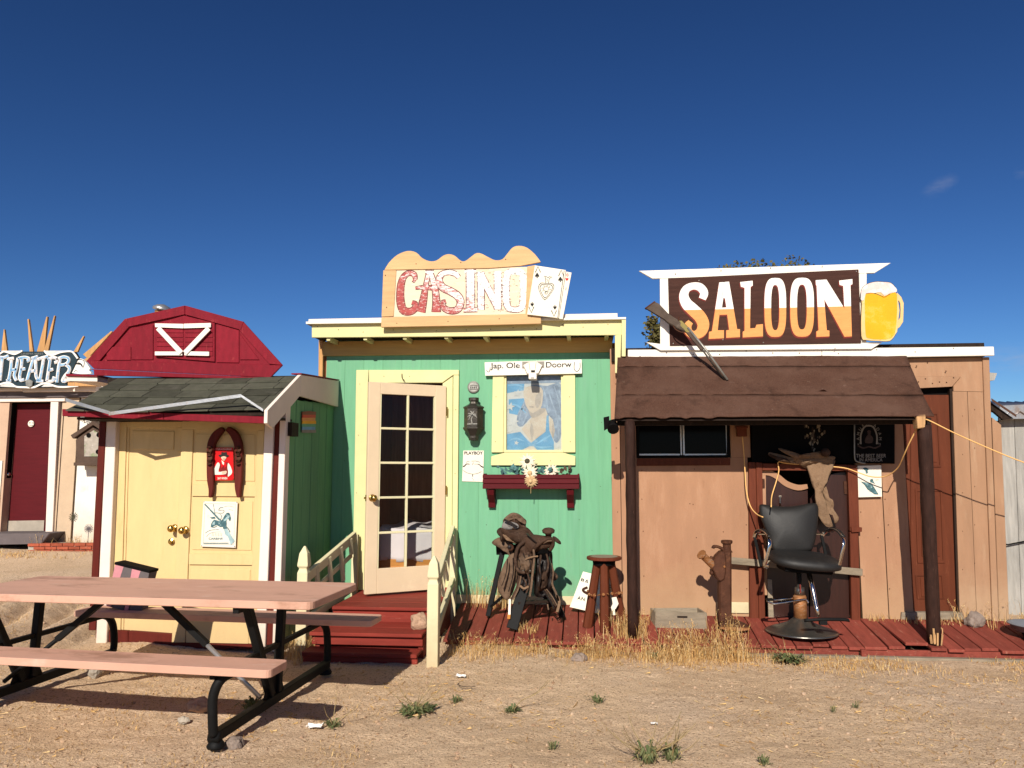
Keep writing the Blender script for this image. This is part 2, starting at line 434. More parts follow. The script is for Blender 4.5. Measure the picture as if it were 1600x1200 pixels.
m_chrome = M('chrome', (0.62, 0.60, 0.57), 0.12, 0.1, 8, 0.05, 30, metal=1.0, wear=((0.25, 0.13, 0.07), 0.7, 0.78, 14), tint=0)
m_basemetal = M('worn steel base', (0.17, 0.16, 0.14), 0.3, 0.15, 6, 0.1, 40, metal=0.85, wear=((0.10, 0.06, 0.04), 0.6, 0.76, 8), tint=0)
m_rustcol = M('rusted steel', (0.30, 0.13, 0.05), 0.5, 0.3, 6, 0.3, 60, (3, 3, 9), metal=0.35, wear=((0.32, 0.27, 0.22), 0.55, 0.7, 6))
m_brass = M('brass', (0.55, 0.36, 0.10), 0.22, 0.1, 8, 0.05, 30, metal=1.0, tint=0)
m_stone = M('pink granite', (0.42, 0.27, 0.18), 0.85, 0.25, 12, 0.9, 50, wear=((0.24, 0.15, 0.1), 0.55, 0.7, 14), tint=0.12)
m_stonegrey = M('grey stone', (0.22, 0.17, 0.14), 0.85, 0.25, 12, 0.9, 50, wear=((0.35, 0.28, 0.22), 0.55, 0.7, 14), tint=0.2)
m_brick = M('red brick', (0.30, 0.075, 0.04), 0.85, 0.2, 12, 0.6, 80, wear=((0.4, 0.22, 0.15), 0.58, 0.75, 8), tint=0.2)
m_concrete = M('concrete', (0.36, 0.31, 0.25), 0.85, 0.15, 6, 0.5, 80, wear=((0.2, 0.17, 0.14), 0.58, 0.75, 5))
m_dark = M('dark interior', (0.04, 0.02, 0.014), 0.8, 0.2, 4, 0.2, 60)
m_interior = M('brown panelling', (0.42, 0.15, 0.085), 0.6, 0.25, 3, 0.2, 60, VG, tint=0.15)
m_sheetcloth = M('white bed sheet', (0.62, 0.55, 0.55), 0.8, 0.05, 5, 0.3, 14)
m_orangewood = M('orange pine', (0.50, 0.21, 0.05), 0.5, 0.15, 3, 0.2, 60, HG)
m_twhite = M('white stucco', (0.72, 0.68, 0.60), 0.8, 0.06, 3, 0.4, 40, wear=((0.5, 0.45, 0.38), 0.62, 0.8, 2), splash=(.3, 1.0, (0.5, 0.38, 0.26), .7))
m_ttan = M('tan stucco', (0.50, 0.37, 0.25), 0.8, 0.08, 3, 0.4, 40, wear=((0.40, 0.27, 0.18), 0.62, 0.8, 2))
m_tpink = M('pink stucco', (0.50, 0.34, 0.24), 0.8, 0.08, 3, 0.4, 40)
m_teal = M('dark teal paint', (0.018, 0.034, 0.045), 0.5, 0.15, 5, 0.15, 50, wear=((0.06, 0.08, 0.09), 0.62, 0.75, 12), tint=0)
m_lblue = M('pale blue paint', (0.20, 0.37, 0.56), 0.5, 0.25, 9, 0.1, 50, wear=((0.66, 0.58, 0.55), 0.48, 0.6, 7), tint=0)
m_signwhite = M('white sign paint', (0.78, 0.75, 0.69), 0.5, 0.03, 5, 0.1, 50, (1, 1, 6), wear=((0.45, 0.38, 0.32), 0.68, 0.74, 14), tint=0)
m_signamber = M('amber sign paint', (0.66, 0.29, 0.095), 0.5, 0.08, 5, 0.12, 50, (2, 2, 9), wear=((0.40, 0.15, 0.05), 0.68, 0.74, 10), tint=0)
m_signred = M('dark red sign paint', (0.15, 0.02, 0.016), 0.5, 0.1, 5, 0.1, 50, tint=0)
m_signline = M('mid orange line', (0.42, 0.14, 0.04), 0.5, 0.1, 5, 0.1, 50, tint=0)
m_signbrown = M('chocolate board', (0.052, 0.021, 0.015), 0.6, 0.2, 4, 0.3, 60, HG, wear=((0.11, 0.055, 0.04), 0.6, 0.78, 5), tint=0)
m_beer = M('beer yellow', (0.74, 0.34, 0.012), 0.45, 0.10, 4, 0.12, 60, wear=[((0.75, 0.45, 0.10), 0.55, 0.7, 4), ((0.5, 0.2, 0.02), 0.7, 0.75, 16)], tint=0)
m_beeredge = M('mug glass paint', (0.66, 0.46, 0.20), 0.5, 0.15, 6, 0.12, 60, wear=((0.4, 0.22, 0.07), 0.6, 0.7, 12), tint=0)
m_foam = M('foam paint', (0.62, 0.50, 0.46), 0.55, 0.10, 12, 0.15, 60, wear=((0.70, 0.66, 0.62), 0.5, 0.6, 14), tint=0)
m_ink = M('black ink', (0.022, 0.02, 0.019), 0.6, 0.2, 6, 0, 60, tint=0)
m_inkgrey = M('grey ink', (0.24, 0.22, 0.19), 0.6, 0.2, 6, 0, 60, tint=0)
m_inkteal = M('teal ink', (0.055, 0.12, 0.135), 0.6, 0.25, 20, 0, 60, wear=((0.28, 0.40, 0.40), 0.55, 0.62, 40), tint=0)
m_inkpale = M('pale teal ink', (0.30, 0.42, 0.43), 0.6, 0.2, 20, 0, 60, tint=0)
m_inkred = M('red ink', (0.50, 0.008, 0.010), 0.4, 0.06, 6, 0, 60, tint=0)
m_inkwine = M('wine ink', (0.18, 0.012, 0.012), 0.4, 0.2, 20, 0, 60, tint=0)
m_skin = M('print skin', (0.62, 0.42, 0.30), 0.6, 0.1, 20, 0, 60, tint=0)
m_paper = M('aged paper white', (0.72, 0.66, 0.55), 0.55, 0.05, 8, 0.05, 60, wear=((0.6, 0.5, 0.36), 0.62, 0.75, 14), tint=0)
m_cardcream = M('card cream', (0.74, 0.69, 0.57), 0.5, 0.04, 6, 0.1, 60, (1, 1, 7), wear=((0.6, 0.5, 0.34), 0.64, 0.7, 9), tint=0)
m_flagblue = M('faded flag blue', (0.16, 0.33, 0.50), 0.6, 0.14, 10, 0.05, 30, wear=((0.32, 0.45, 0.56), 0.52, 0.7, 9), tint=0)
m_flagpale = M('faded pale print', (0.55, 0.53, 0.50), 0.6, 0.1, 10, 0.05, 30, wear=((0.42, 0.46, 0.50), 0.55, 0.7, 9), tint=0)
m_flaggrey = M('faded grey blue print', (0.25, 0.29, 0.36), 0.6, 0.22, 14, 0.05, 30, wear=((0.36, 0.42, 0.50), 0.5, 0.65, 16), tint=0)
m_flagskin = M('faded skin print', (0.55, 0.45, 0.36), 0.6, 0.08, 10, 0.05, 30, wear=((0.60, 0.54, 0.46), 0.5, 0.7, 9), tint=0)
m_shade = M('print shade', (0.42, 0.36, 0.31), 0.6, 0.12, 20, 0, 60, tint=0)
m_strand = M('print strand', (0.34, 0.39, 0.47), 0.6, 0.2, 20, 0, 60, tint=0.1)
m_fold = M('print fold', (0.24, 0.42, 0.58), 0.6, 0.15, 14, 0, 60, tint=0.1)
m_frieze = M('bounce-tinted ochre', (0.52, 0.34, 0.12), 0.6, 0.08, 4, 0.2, 70, HG, wear=((0.42, 0.25, 0.1), 0.6, 0.75, 5))  # ochre pushed to orange for light bounced under the eave
m_duffel = M('grey worn canvas', (0.20, 0.185, 0.17), 0.8, 0.25, 10, 0.6, 40, wear=((0.09, 0.075, 0.065), 0.54, 0.7, 14), tint=0.0)
m_stock = M('weathered gun stock', (0.085, 0.062, 0.048), 0.7, 0.3, 8, 0.4, 60, wear=((0.16, 0.13, 0.10), 0.56, 0.72, 9), tint=0.0)
m_posterdim = M('faint brown print', (0.055, 0.035, 0.03), 0.6, 0.3, 30, 0, 60, tint=0)
m_cord = M('yellow cord rubber', (0.74, 0.43, 0.16), 0.5, 0.05, 5, 0, 60, tint=0)
m_pink = M('pink cloth', (0.52, 0.22, 0.24), 0.7, 0.1, 6, 0.2, 60, tint=0)
m_greycloth = M('grey cloth', (0.12, 0.10, 0.10), 0.7, 0.1, 6, 0.2, 60, tint=0)
m_leaf = M('plastic leaf', (0.09, 0.20, 0.20), 0.6, 0.3, 20, 0.1, 60, tint=0.3)
m_petal = M('cream petal', (0.68, 0.60, 0.46), 0.6, 0.08, 20, 0.1, 60, wear=((0.45, 0.3, 0.2), 0.66, 0.75, 30), tint=0.1)
m_seedhead = M('dark seed head', (0.06, 0.055, 0.035), 0.8, 0.2, 30, 0.4, 60)
m_dried = M('dried flower', (0.50, 0.34, 0.18), 0.7, 0.2, 20, 0.2, 60)
m_pewter = M('dark pewter', (0.045, 0.040, 0.034), 0.4, 0.3, 12, 0.3, 60, metal=0.55, wear=((0.13, 0.10, 0.07), 0.58, 0.7, 18), tint=0)
m_pewterlt = M('rubbed pewter', (0.26, 0.25, 0.22), 0.4, 0.2, 12, 0.2, 60, metal=0.5, tint=0)
m_enamel = M('enamel pan', (0.16, 0.165, 0.18), 0.35, 0.1, 6, 0.1, 60, wear=((0.2, 0.13, 0.1), 0.66, 0.74, 12))
m_tree = M('tree leaves', (0.075, 0.085, 0.022), 0.7, 0.3, 4, 0, 60, tint=0)
m_bark = M('bark', (0.09, 0.065, 0.045), 0.9, 0.3, 8, 0.7, 40)
m_weed = M('weed leaves', (0.10, 0.14, 0.045), 0.7, 0.35, 15, 0, 60, tint=0.2)
m_weeddry = M('dry weed stems', (0.26, 0.19, 0.09), 0.8, 0.3, 15, 0, 60, tint=0.2)
m_bhbrown = M('dull brown paint', (0.085, 0.055, 0.04), 0.7, 0.2, 6, 0.3, 60)
m_bhface = M('mossy print', (0.34, 0.30, 0.25), 0.6, 0.2, 12, 0.1, 60, wear=[((0.12, 0.20, 0.06), 0.5, 0.6, 5), ((0.5, 0.45, 0.4), 0.58, 0.7, 14)], tint=0)
m_litter = M('white scrap paper', (0.7, 0.68, 0.64), 0.7, 0.05, 10, 0.2, 60)

# faded casino lettering: red that has flaked off more and more towards the right and the top
def faded(name, col, x0, x1, z0, z1, base, thr):
    m = M(name, col, 0.6, 0.2, 8, 0.15, 60, (1, 1, 5), wear=((0.66, 0.56, 0.46), 0.57, 0.62, 22), tint=0)
    N, K = m.node_tree.nodes, m.node_tree.links
    b = N['Principled BSDF']
    src = b.inputs['Base Color'].links[0].from_socket
    g = N.new('ShaderNodeNewGeometry'); sx = N.new('ShaderNodeSeparateXYZ'); K.new(g.outputs['Position'], sx.inputs[0])
    a = N.new('ShaderNodeMapRange'); a.inputs[1].default_value = x0; a.inputs[2].default_value = x1; K.new(sx.outputs[0], a.inputs[0])
    c = N.new('ShaderNodeMapRange'); c.inputs[1].default_value = z0; c.inputs[2].default_value = z1; K.new(sx.outputs[2], c.inputs[0])
    n = N.new('ShaderNodeTexNoise'); n.inputs['Scale'].default_value = 26; n.inputs['Detail'].default_value = 8; n.inputs['Roughness'].default_value = 0.75
    mp_ = N.new('ShaderNodeMapping'); mp_.inputs['Scale'].default_value = (1, 1, 2.6)
    K.new(g.outputs['Position'], mp_.inputs[0]); K.new(mp_.outputs[0], n.inputs['Vector'])
    def mth(op, p, q):
        x = N.new('ShaderNodeMath'); x.operation = op
        for i, k in enumerate((p, q)):
            if hasattr(k, 'is_linked'): K.new(k, x.inputs[i])
            else: x.inputs[i].default_value = k
        return x.outputs[0]
    t = mth('ADD', mth('MULTIPLY', a.outputs[0], 0.40), mth('MULTIPLY', c.outputs[0], 0.20))
    t = mth('ADD', mth('ADD', t, n.outputs[0]), thr)
    r = N.new('ShaderNodeValToRGB'); r.color_ramp.elements[0].position = 0.0; r.color_ramp.elements[1].position = 0.10
    K.new(t, r.inputs[0])
    x = N.new('ShaderNodeMixRGB'); x.inputs[2].default_value = (*base, 1)
    K.new(r.outputs[0], x.inputs[0]); K.new(src, x.inputs[1]); K.new(x.outputs[0], b.inputs['Base Color'])
    return m
def glass_mat(name, tint=(0.9, 0.92, 0.92), refl=0.09):
    m = bpy.data.materials.new(name); m.use_nodes = True
    N, K = m.node_tree.nodes, m.node_tree.links; N.clear()
    o = N.new('ShaderNodeOutputMaterial'); t = N.new('ShaderNodeBsdfTransparent'); t.inputs[0].default_value = (*tint, 1)
    g = N.new('ShaderNodeBsdfGlossy'); g.inputs['Roughness'].default_value = 0.03
    x = N.new('ShaderNodeMixShader'); f = N.new('ShaderNodeFresnel'); f.inputs[0].default_value = 1.25
    K.new(f.outputs[0], x.inputs[0]); K.new(t.outputs[0], x.inputs[1]); K.new(g.outputs[0], x.inputs[2]); K.new(x.outputs[0], o.inputs[0])
    return m
m_glass = glass_mat('window glass')
m_blackglass = M('black window glass', (0.004, 0.004, 0.005), 0.12, 0.1, 3, 0.0, 60, tint=0, spec=0.04)
def straw_mat(name, cols):
    m = bpy.data.materials.new(name); m.use_nodes = True
    N, K = m.node_tree.nodes, m.node_tree.links
    b = N['Principled BSDF']; b.inputs['Roughness'].default_value = 0.7; b.inputs['Specular IOR Level'].default_value = 0.2
    g = N.new('ShaderNodeNewGeometry'); r = N.new('ShaderNodeValToRGB')
    e = r.color_ramp.elements
    e[0].color = (*cols[0], 1); e[1].color = (*cols[-1], 1)
    for i, c in enumerate(cols[1:-1]):
        q = e.new((i + 1) / (len(cols) - 1)); q.color = (*c, 1)
    K.new(g.outputs['Random Per Island'], r.inputs[0]); K.new(r.outputs[0], b.inputs['Base Color'])
    # light passes through thin dry blades
    t = N.new('ShaderNodeBsdfTranslucent'); K.new(r.outputs[0], t.inputs[0])
    x = N.new('ShaderNodeMixShader'); x.inputs[0].default_value = 0.25
    out = N['Material Output']
    K.new(b.outputs[0], x.inputs[1]); K.new(t.outputs[0], x.inputs[2]); K.new(x.outputs[0], out.inputs[0])
    return m
m_straw = straw_mat('dry straw', [(0.34, 0.19, 0.07), (0.62, 0.38, 0.13), (0.70, 0.50, 0.23), (0.52, 0.28, 0.09), (0.74, 0.58, 0.32)])
m_leaves = straw_mat('tree leaf green', [(0.08, 0.075, 0.02), (0.15, 0.13, 0.04), (0.11, 0.09, 0.03), (0.19, 0.16, 0.07)])
m_weedleaf = straw_mat('weed green', [(0.07, 0.09, 0.03), (0.12, 0.15, 0.06), (0.17, 0.18, 0.08), (0.28, 0.24, 0.11)])
m_pebble = straw_mat('pebble', [(0.36, 0.22, 0.13), (0.58, 0.41, 0.26), (0.50, 0.33, 0.20), (0.64, 0.47, 0.32), (0.44, 0.28, 0.18)])

# ground: pale granite sand
def ground_mat():
    m = bpy.data.materials.new('granite sand'); m.use_nodes = True
    N, K = m.node_tree.nodes, m.node_tree.links
    b = N['Principled BSDF']; b.inputs['Roughness'].default_value = 0.95; b.inputs['Specular IOR Level'].default_value = 0.1
    g = N.new('ShaderNodeNewGeometry')
    def nse(sc, det=6, rg=0.6):
        n = N.new('ShaderNodeTexNoise'); n.inputs['Scale'].default_value = sc; n.inputs['Detail'].default_value = det; n.inputs['Roughness'].default_value = rg
        K.new(g.outputs['Position'], n.inputs['Vector']); return n.outputs[0]
    def ramp(fac, p0, p1, c0=(0, 0, 0, 1), c1=(1, 1, 1, 1)):
        r = N.new('ShaderNodeValToRGB'); e = r.color_ramp.elements
        e[0].position, e[1].position = p0, p1; e[0].color, e[1].color = c0, c1
        K.new(fac, r.inputs[0]); return r.outputs[0]
    def mix(f, a, c):
        x = N.new('ShaderNodeMixRGB')
        K.new(f, x.inputs[0]); K.new(a, x.inputs[1])
        if hasattr(c, 'is_linked'): K.new(c, x.inputs[2])
        else: x.inputs[2].default_value = (*c, 1)
        return x.outputs[0]
    c = ramp(nse(1.3, 8, 0.65), 0.3, 0.7, (0.635, 0.44, 0.265, 1), (0.775, 0.56, 0.365, 1))
    c = mix(ramp(nse(0.55, 4), 0.5, 0.72), c, (0.66, 0.49, 0.345))
    c = mix(ramp(nse(3.2, 7, 0.7), 0.58, 0.72), c, (0.54, 0.36, 0.22))
    c = mix(ramp(nse(34, 3), 0.60, 0.70), c, (0.33, 0.20, 0.12))
    c = mix(ramp(nse(70, 3), 0.58, 0.66), c, (0.28, 0.16, 0.10))
    c = mix(ramp(nse(85, 3), 0.62, 0.70), c, (0.76, 0.62, 0.47))
    c = mix(ramp(nse(210, 2), 0.60, 0.70), c, (0.22, 0.13, 0.08))
    K.new(c, b.inputs['Base Color'])
    b1 = N.new('ShaderNodeBump'); b1.inputs['Strength'].default_value = 0.9; b1.inputs['Distance'].default_value = 0.025
    K.new(nse(45, 6, 0.7), b1.inputs['Height'])
    b2 = N.new('ShaderNodeBump'); b2.inputs['Strength'].default_value = 0.5; b2.inputs['Distance'].default_value = 0.008
    K.new(nse(170, 3), b2.inputs['Height']); K.new(b1.outputs[0], b2.inputs['Normal']); K.new(b2.outputs[0], b.inputs['Normal'])
    return m

# ------------------------------------------------------------------ the ground
def sst(a, b, x):
    t = min(max((x - a) / (b - a), 0), 1); return t * t * (3 - 2 * t)
def gz(x, y):
    z = -0.02
    z -= 0.03 * sst(-1.0, 1.0, x) * sst(5, 6.6, y)
    z += 0.27 * sst(6.2, 10.8, y) * sst(-2.8, -4.2, x)
    z += 0.04 * sst(-2.8, -4.0, x)
    if y < 14:
        p = Vector((x, y, 0))
        z += 0.022 * noise.noise(p * 0.9) + 0.012 * noise.noise(p * 2.7) + 0.008 * noise.noise(p * 8) + 0.007 * noise.noise(p * 17)
        k = sst(-4.2, -4.7, x) * sst(5.4, 6.2, y) * sst(9.5, 8.0, y)      # furrows beside the shed, turned so their slopes shade into dark streaks
        if k > 0:
            z += 0.055 * k * (abs(math.sin(8.5 * (x + y * 0.22) + 1.6 * noise.noise(p * 0.9))) * 2 - 1)
    return z
def axis(lo, hi, fine0, fine1, step, grow):
    a = [fine0]
    while a[-1] < fine1: a.append(a[-1] + step)
    s_ = step
    up = [a[-1]]
    while up[-1] < hi: s_ *= grow; up.append(up[-1] + s_)
    s_ = step; dn = [a[0]]
    while dn[-1] > lo: s_ *= grow; dn.append(dn[-1] - s_)
    return dn[1:][::-1] + a + up[1:]
gx = axis(-400, 400, -6.5, 5.2, 0.026, 1.25)
gy = axis(-300, 600, 2.9, 8.4, 0.026, 1.25)
mb = MB()
mb.v = [Vector((x, y, gz(x, y))) for y in gy for x in gx]
nx_ = len(gx)
mb.f = [(j * nx_ + i, j * nx_ + i + 1, (j + 1) * nx_ + i + 1, (j + 1) * nx_ + i) for j in range(len(gy) - 1) for i in range(nx_ - 1)]
mb.mi = [0] * len(mb.f)
me = mesh_of('ground', mb, Vector((0, 0, 0)), False)
me.materials.append(ground_mat())
me.polygons.foreach_set('use_smooth', [True] * len(me.polygons))
ground = bpy.data.objects.new('ground', me); C.objects.link(ground); ground['kind'] = 'structure'

# ================================================================== THEATER (far left)
YT = 11.5
th = thing('theater_building', 'small stucco building with a dark red door and a painted theater front', 'building', W(60, 855, YT))
# side and back walls, roof
xl, xr = W(-190, 740, YT).x, W(230, 740, YT).x
mb = MB(); mb.box(xl, xl + 0.15, YT + 0.3, YT + 4, 0.2, 2.75); mb.box(xr - 0.15, xr, YT + 0.3, YT + 4, 0.2, 2.75); mb.box(xl, xr, YT + 4, YT + 4.15, 0.2, 2.75)
part('rear_wall', mb, m_ttan, th)
mb = MB(); mb.box(xl - 0.1, xr + 0.1, YT + 0.31, YT + 4.3, 2.76, 2.84); part('roof', mb, m_darkwood, th)
mb = MB(); mb.pb(-190, 618, 7, 860, YT, 0.25); part('wall', mb, m_tpink, th)
mb = MB(); mb.pb(-190, 720, -1, 845, YT - 0.02, 0.018); part('lower_panel', mb, m_twhite, th)
mb = MB(); mb.pb(90, 622, 116, 866, YT + 0.01, 0.24); part('wall', mb, m_ttan, th)
mb = MB(); mb.pb(92.2, 640, 93.2, 850, YT + 0.002, 0.01); part('seam', mb, m_dark, th)
mb = MB(); mb.pb(120, 600, 232, 868, YT + 0.03, 0.22); part('wall', mb, m_twhite, th)
mb = MB(); mb.pb(115.5, 622, 120.5, 866, YT + 0.06, 0.1); part('corner_strip', mb, m_greycloth, th)
mb = MB(); mb.pp([(18, 628), (79, 628), (71, 832), (3, 832)], YT + 0.16, 0.05)
dr = part('door', mb, m_maroon, th, bev=0.004)
mb = MB(); mb.pp([(4.4, 814), (69, 813), (68, 831), (3.4, 831)], YT + 0.148, 0.012); part('kick_plate', mb, m_concrete, dr)
mb = MB(); k = W(13, 741, YT + 0.1); mb.ell(k, (0.035, 0.04, 0.035)); mb.tube([k, k + Vector((0, 0.08, 0))], 0.015); part('door_knob', mb, m_chrome, dr, sm=True)
mb = MB(); mb.pp([(9, 626), (20, 626), (19.5, 631), (3, 834), (-6, 834)], YT + 0.05, 0.1); mb.pb(9, 621, 90, 630, YT + 0.055, 0.2); part('door_jamb', mb, m_black, th)
mb = MB(); mb.pb(-190, 618, 7, 860, YT + 0.26, 0.02); mb.pb(0, 600, 120, 622, YT + 0.27, 0.02); part('backing', mb, m_dark, th)
mb = MB(); mb.pp([(79, 628), (91, 628), (81.5, 838), (70.5, 838)], YT - 0.03, 0.2); part('door_casing', mb, m_whitewarm, th, bev=0.004)
mb = MB(); mb.pb(-2, 621.5, 101, 627.5, YT - 0.032, 0.12); part('door_casing', mb, m_whitewarm, th, bev=0.004)
mb = MB(); mb.pb(-190, 612, 140, 622, YT - 0.06, 0.2); part('header_board', mb, m_greycloth, th, bev=0.004)
mb = MB(); mb.pb(-190, 603, 35, 612, YT - 0.12, 0.25); part('fascia_board', mb, m_whitewarm, th, bev=0.005)
mb = MB(); mb.pb(35.3, 603, 150, 612, YT - 0.12, 0.25); part('fascia_board', mb, m_whitewarm, th, bev=0.005)
mb = MB(); mb.pp([(-60, 834), (78, 833), (64, 850), (-60, 852)], YT - 0.35, 0.5); part('doorstep', mb, m_greycloth, th, bev=0.01)

# sign on the parapet
ts = thing('theater_sign', 'dark teal curly sign lettered THEATER with white outlines', 'sign', W(50, 605, YT - 0.3))
o, s = (0, 530), 10.667
mb = MB(); mb.pp([(-120, 549)] + sub(o, s, [(0, 205), (1215, 205), (1290, 330), (1180, 560), (1120, 570), (1110, 770)]) + [(70, 605), (-120, 605)], YT - 0.26, 0.1)
part('board', mb, m_teal, ts)
mb = MB()
bd = smooth([(-60, 262), (0, 240), (60, 205), (160, 232), (240, 250), (310, 222), (365, 190)], 4)
mb.rib(sub(o, s, bd), 2.2, YT - 0.275, 0.02)
mb.rib(sub(o, s, smooth([(735, 190), (790, 250), (880, 262), (980, 225), (1080, 205), (1190, 205), (1240, 250), (1290, 320)], 4)), 2.4, YT - 0.275, 0.02)
mb.rib(sub(o, s, smooth([(-80, 790), (20, 745), (110, 725), (190, 745), (260, 790), (400, 800), (560, 800), (690, 745), (780, 735), (870, 765), (950, 790), (1080, 795), (1180, 785), (1300, 775)], 4)), 2.6, YT - 0.275, 0.02)
part('border', mb, m_signwhite, ts)
mb = MB(); mb.pp(sub(o, s, [(0, 190), (350, 190), (320, 215), (250, 240), (160, 225), (60, 200)]), YT - 0.27, 0.01); mb.pp(sub(o, s, [(745, 190), (1180, 190), (1080, 200), (960, 222), (870, 255), (800, 245)]), YT - 0.27, 0.01)
mb.pp(sub(o, s, [(0, 790), (40, 745), (110, 730), (180, 750), (240, 800)]), YT - 0.268, 0.01); mb.pp(sub(o, s, [(690, 795), (740, 750), (800, 745), (900, 790)]), YT - 0.268, 0.01)
part('scroll_fill', mb, m_flagpale, ts)
strokes = [  # one list of brush strokes per letter (points, width), traced in the enlarged view
    [[(-120, 320), (-20, 300), (60, 305), (140, 275)], [(35, 310), (20, 480), (-5, 690)]],
    [[(130, 350), (150, 330), (230, 315)], [(190, 330), (175, 500), (140, 690)], [(300, 310), (270, 480), (235, 600), (270, 690)], [(180, 520), (270, 500)], [(100, 692), (185, 690)]],
    [[(300, 320), (400, 300), (470, 315), (480, 350), (445, 365)], [(365, 325), (350, 480), (325, 620), (345, 685), (400, 670)], [(345, 505), (420, 490)]],
    [[(520, 320), (590, 300), (630, 285)], [(550, 330), (500, 500), (445, 700)], [(590, 310), (595, 480), (600, 620), (640, 690)], [(495, 540), (590, 520)]],
    [[(620, 340), (700, 310), (800, 285)], [(725, 320), (700, 480), (660, 690)], [(600, 695), (720, 700)]],
    [[(790, 330), (880, 305), (950, 325), (945, 375), (905, 390)], [(835, 330), (810, 500), (780, 700)], [(810, 520), (885, 500)], [(770, 700), (860, 700), (910, 660), (870, 640)]],
    [[(1000, 330), (970, 500), (945, 720)], [(930, 340), (1050, 295), (1130, 315), (1140, 370), (1080, 420), (1000, 430)], [(1080, 420), (1150, 470), (1140, 540), (1080, 610), (1040, 690), (1085, 700), (1105, 660)]],
]
for L_ in strokes:
    mb = MB(); mc = MB()
    for st in L_:
        q = sub(o, s, smooth(st, 4))
        mb.rib(q, 4.6, YT - 0.281, 0.02)
        mc.rib(q, 2.7, YT - 0.287, 0.006)
    l_ = part('letter', mb, m_signwhite, ts); part('letter_core', mc, m_lblue, l_)
mb = MB(); text_mb(mb, 'CINEMA WEST', 50, 552.6, 2.6, YT - 0.262, wpx=35); part('small_lettering', mb, m_pewterlt, ts)
mb = MB(); mb.pp(sub(o, s, [(425, 690), (480, 665), (545, 700), (530, 770), (485, 800), (430, 770)]), YT - 0.3, 0.02); part('badge', mb, m_pewterlt, ts)
mb = MB(); mb.pp(sub(o, s, smooth([(1180, 560), (1200, 430), (1290, 340), (1380, 330), (1500, 490), (1470, 510), (1520, 570), (1350, 580)], 2)), YT - 0.24, 0.05)
mk = part('face_cutout', mb, m_signwhite, ts)
mb = MB(); mb.rib(sub(o, s, smooth([(1200, 440), (1250, 370), (1330, 335), (1400, 370), (1390, 470)], 4)), 0.9, YT - 0.245, 0.004); mb.pp(sub(o, s, smooth([(1255, 415), (1310, 385), (1365, 420), (1375, 475), (1340, 425)], 3)), YT - 0.246, 0.005); mb.rib(sub(o, s, [(1230, 545), (1265, 515), (1290, 545)]), 0.6, YT - 0.245, 0.004)
part('face_lines', mb, m_ink, mk)
mb = MB(); mb.pp([(104, 590), (150, 588), (150, 596), (104, 596)], YT - 0.3, 0.1); part('rail', mb, m_whitewarm, ts)
mb = MB(); mb.pp([(106, 597), (150, 597), (150, 603), (106, 603)], YT - 0.28, 0.1); part('rail', mb, m_spike, ts)

sp = thing('sunburst_ornament', 'pointed wooden rays fanning up behind the theater sign', 'ornament', W(60, 550, YT))
o, s = (0, 460), 5.333
for q in ([(8, 480), (30, 290), (36, 290), (60, 480)], [(245, 480), (228, 205), (238, 205), (275, 480)], [(305, 480), (385, 185), (396, 185), (368, 480)], [(360, 480), (450, 175), (458, 178), (400, 480)],
          [(610, 480), (692, 345), (700, 348), (645, 480)], [(690, 500), (925, 305), (935, 310), (730, 535)], [(700, 540), (830, 470), (850, 470), (770, 530), (720, 560)]):
    mb = MB(); mb.pp(sub(o, s, q), YT - 0.1 + random.uniform(-.06, .06), 0.035); part('ray', mb, m_spike, sp, bev=0.003)

ts2 = thing('door_plaque', 'small round white plaque on the dark red theater door', 'plaque', W(49, 662, YT + 0.14))
mb = MB(); c_ = W(49, 662, YT + 0.148); mb.lathe([(0.052, 0), (0.052, 0.012), (0.045, 0.016)], c_, 20, M=Matrix.Rotation(rad(90), 3, 'X')); part('disc', mb, m_cardcream, ts2)
mb = MB(); mb.pb(45.5, 659.5, 47.5, 661.5, YT + 0.128, 0.004); mb.pb(50, 660, 52, 661.5, YT + 0.128, 0.004); mb.pb(46, 664, 51, 664.8, YT + 0.128, 0.004); part('marks', mb, m_inkgrey, ts2)

bh = thing('birdhouse_board', 'brown house shaped board with dark holes on the white theater wall', 'birdhouse', W(138, 728, YT - 0.02))
o, s = (0, 640), 4.444
mb = MB(); mb.pp(sub(o, s, [(525, 210), (640, 120), (760, 200), (760, 370), (530, 370)]), YT - 0.16, 0.17); part('frame', mb, m_bhbrown, bh, bev=0.004)
mb = MB(); mb.rib(sub(o, s, [(497, 190), (645, 92), (770, 175)]), 6.5, YT - 0.2, 0.21); part('roof', mb, m_bhbrown, bh, bev=0.004)
mb = MB(); mb.rib(sub(o, s, [(510, 378), (760, 378)]), 5, YT - 0.26, 0.27); part('ledge', mb, m_bhbrown, bh, bev=0.004)
mb = MB(); mb.pp(sub(o, s, [(585, 185), (650, 143), (720, 190), (720, 325), (585, 325)]), YT - 0.175, 0.012); fc = part('face_panel', mb, m_bhface, bh)
for a, b in ((617, 178), (687, 175), (682, 292)):
    mb = MB(); mb.lathe([(0.036, 0), (0.036, 0.012)], W(a / 4.444, 640 + b / 4.444, YT - 0.176), 14, M=Matrix.Rotation(rad(90), 3, 'X')); part('hole', mb, m_black, fc)
mb = MB()
for i in range(60):
    p = W(148 + random.uniform(-20, 14), 658 + random.uniform(-6, 4), YT - 0.1 + random.uniform(-.08, .08))
    d = Vector((random.uniform(-1, 1), random.uniform(-.6, .6), random.uniform(-.3, 1))) * 0.05
    mb.add([p, p + d * .5 + Vector((.012, 0, .01)), p + d, p + d * .5 - Vector((.012, 0, .01))], [(0, 1, 2, 3)])
tag(part('dried_sprig', mb, m_greywood, None, recalc=False), 'dried grey sprig lying on the brown birdhouse roof', 'dried plant')

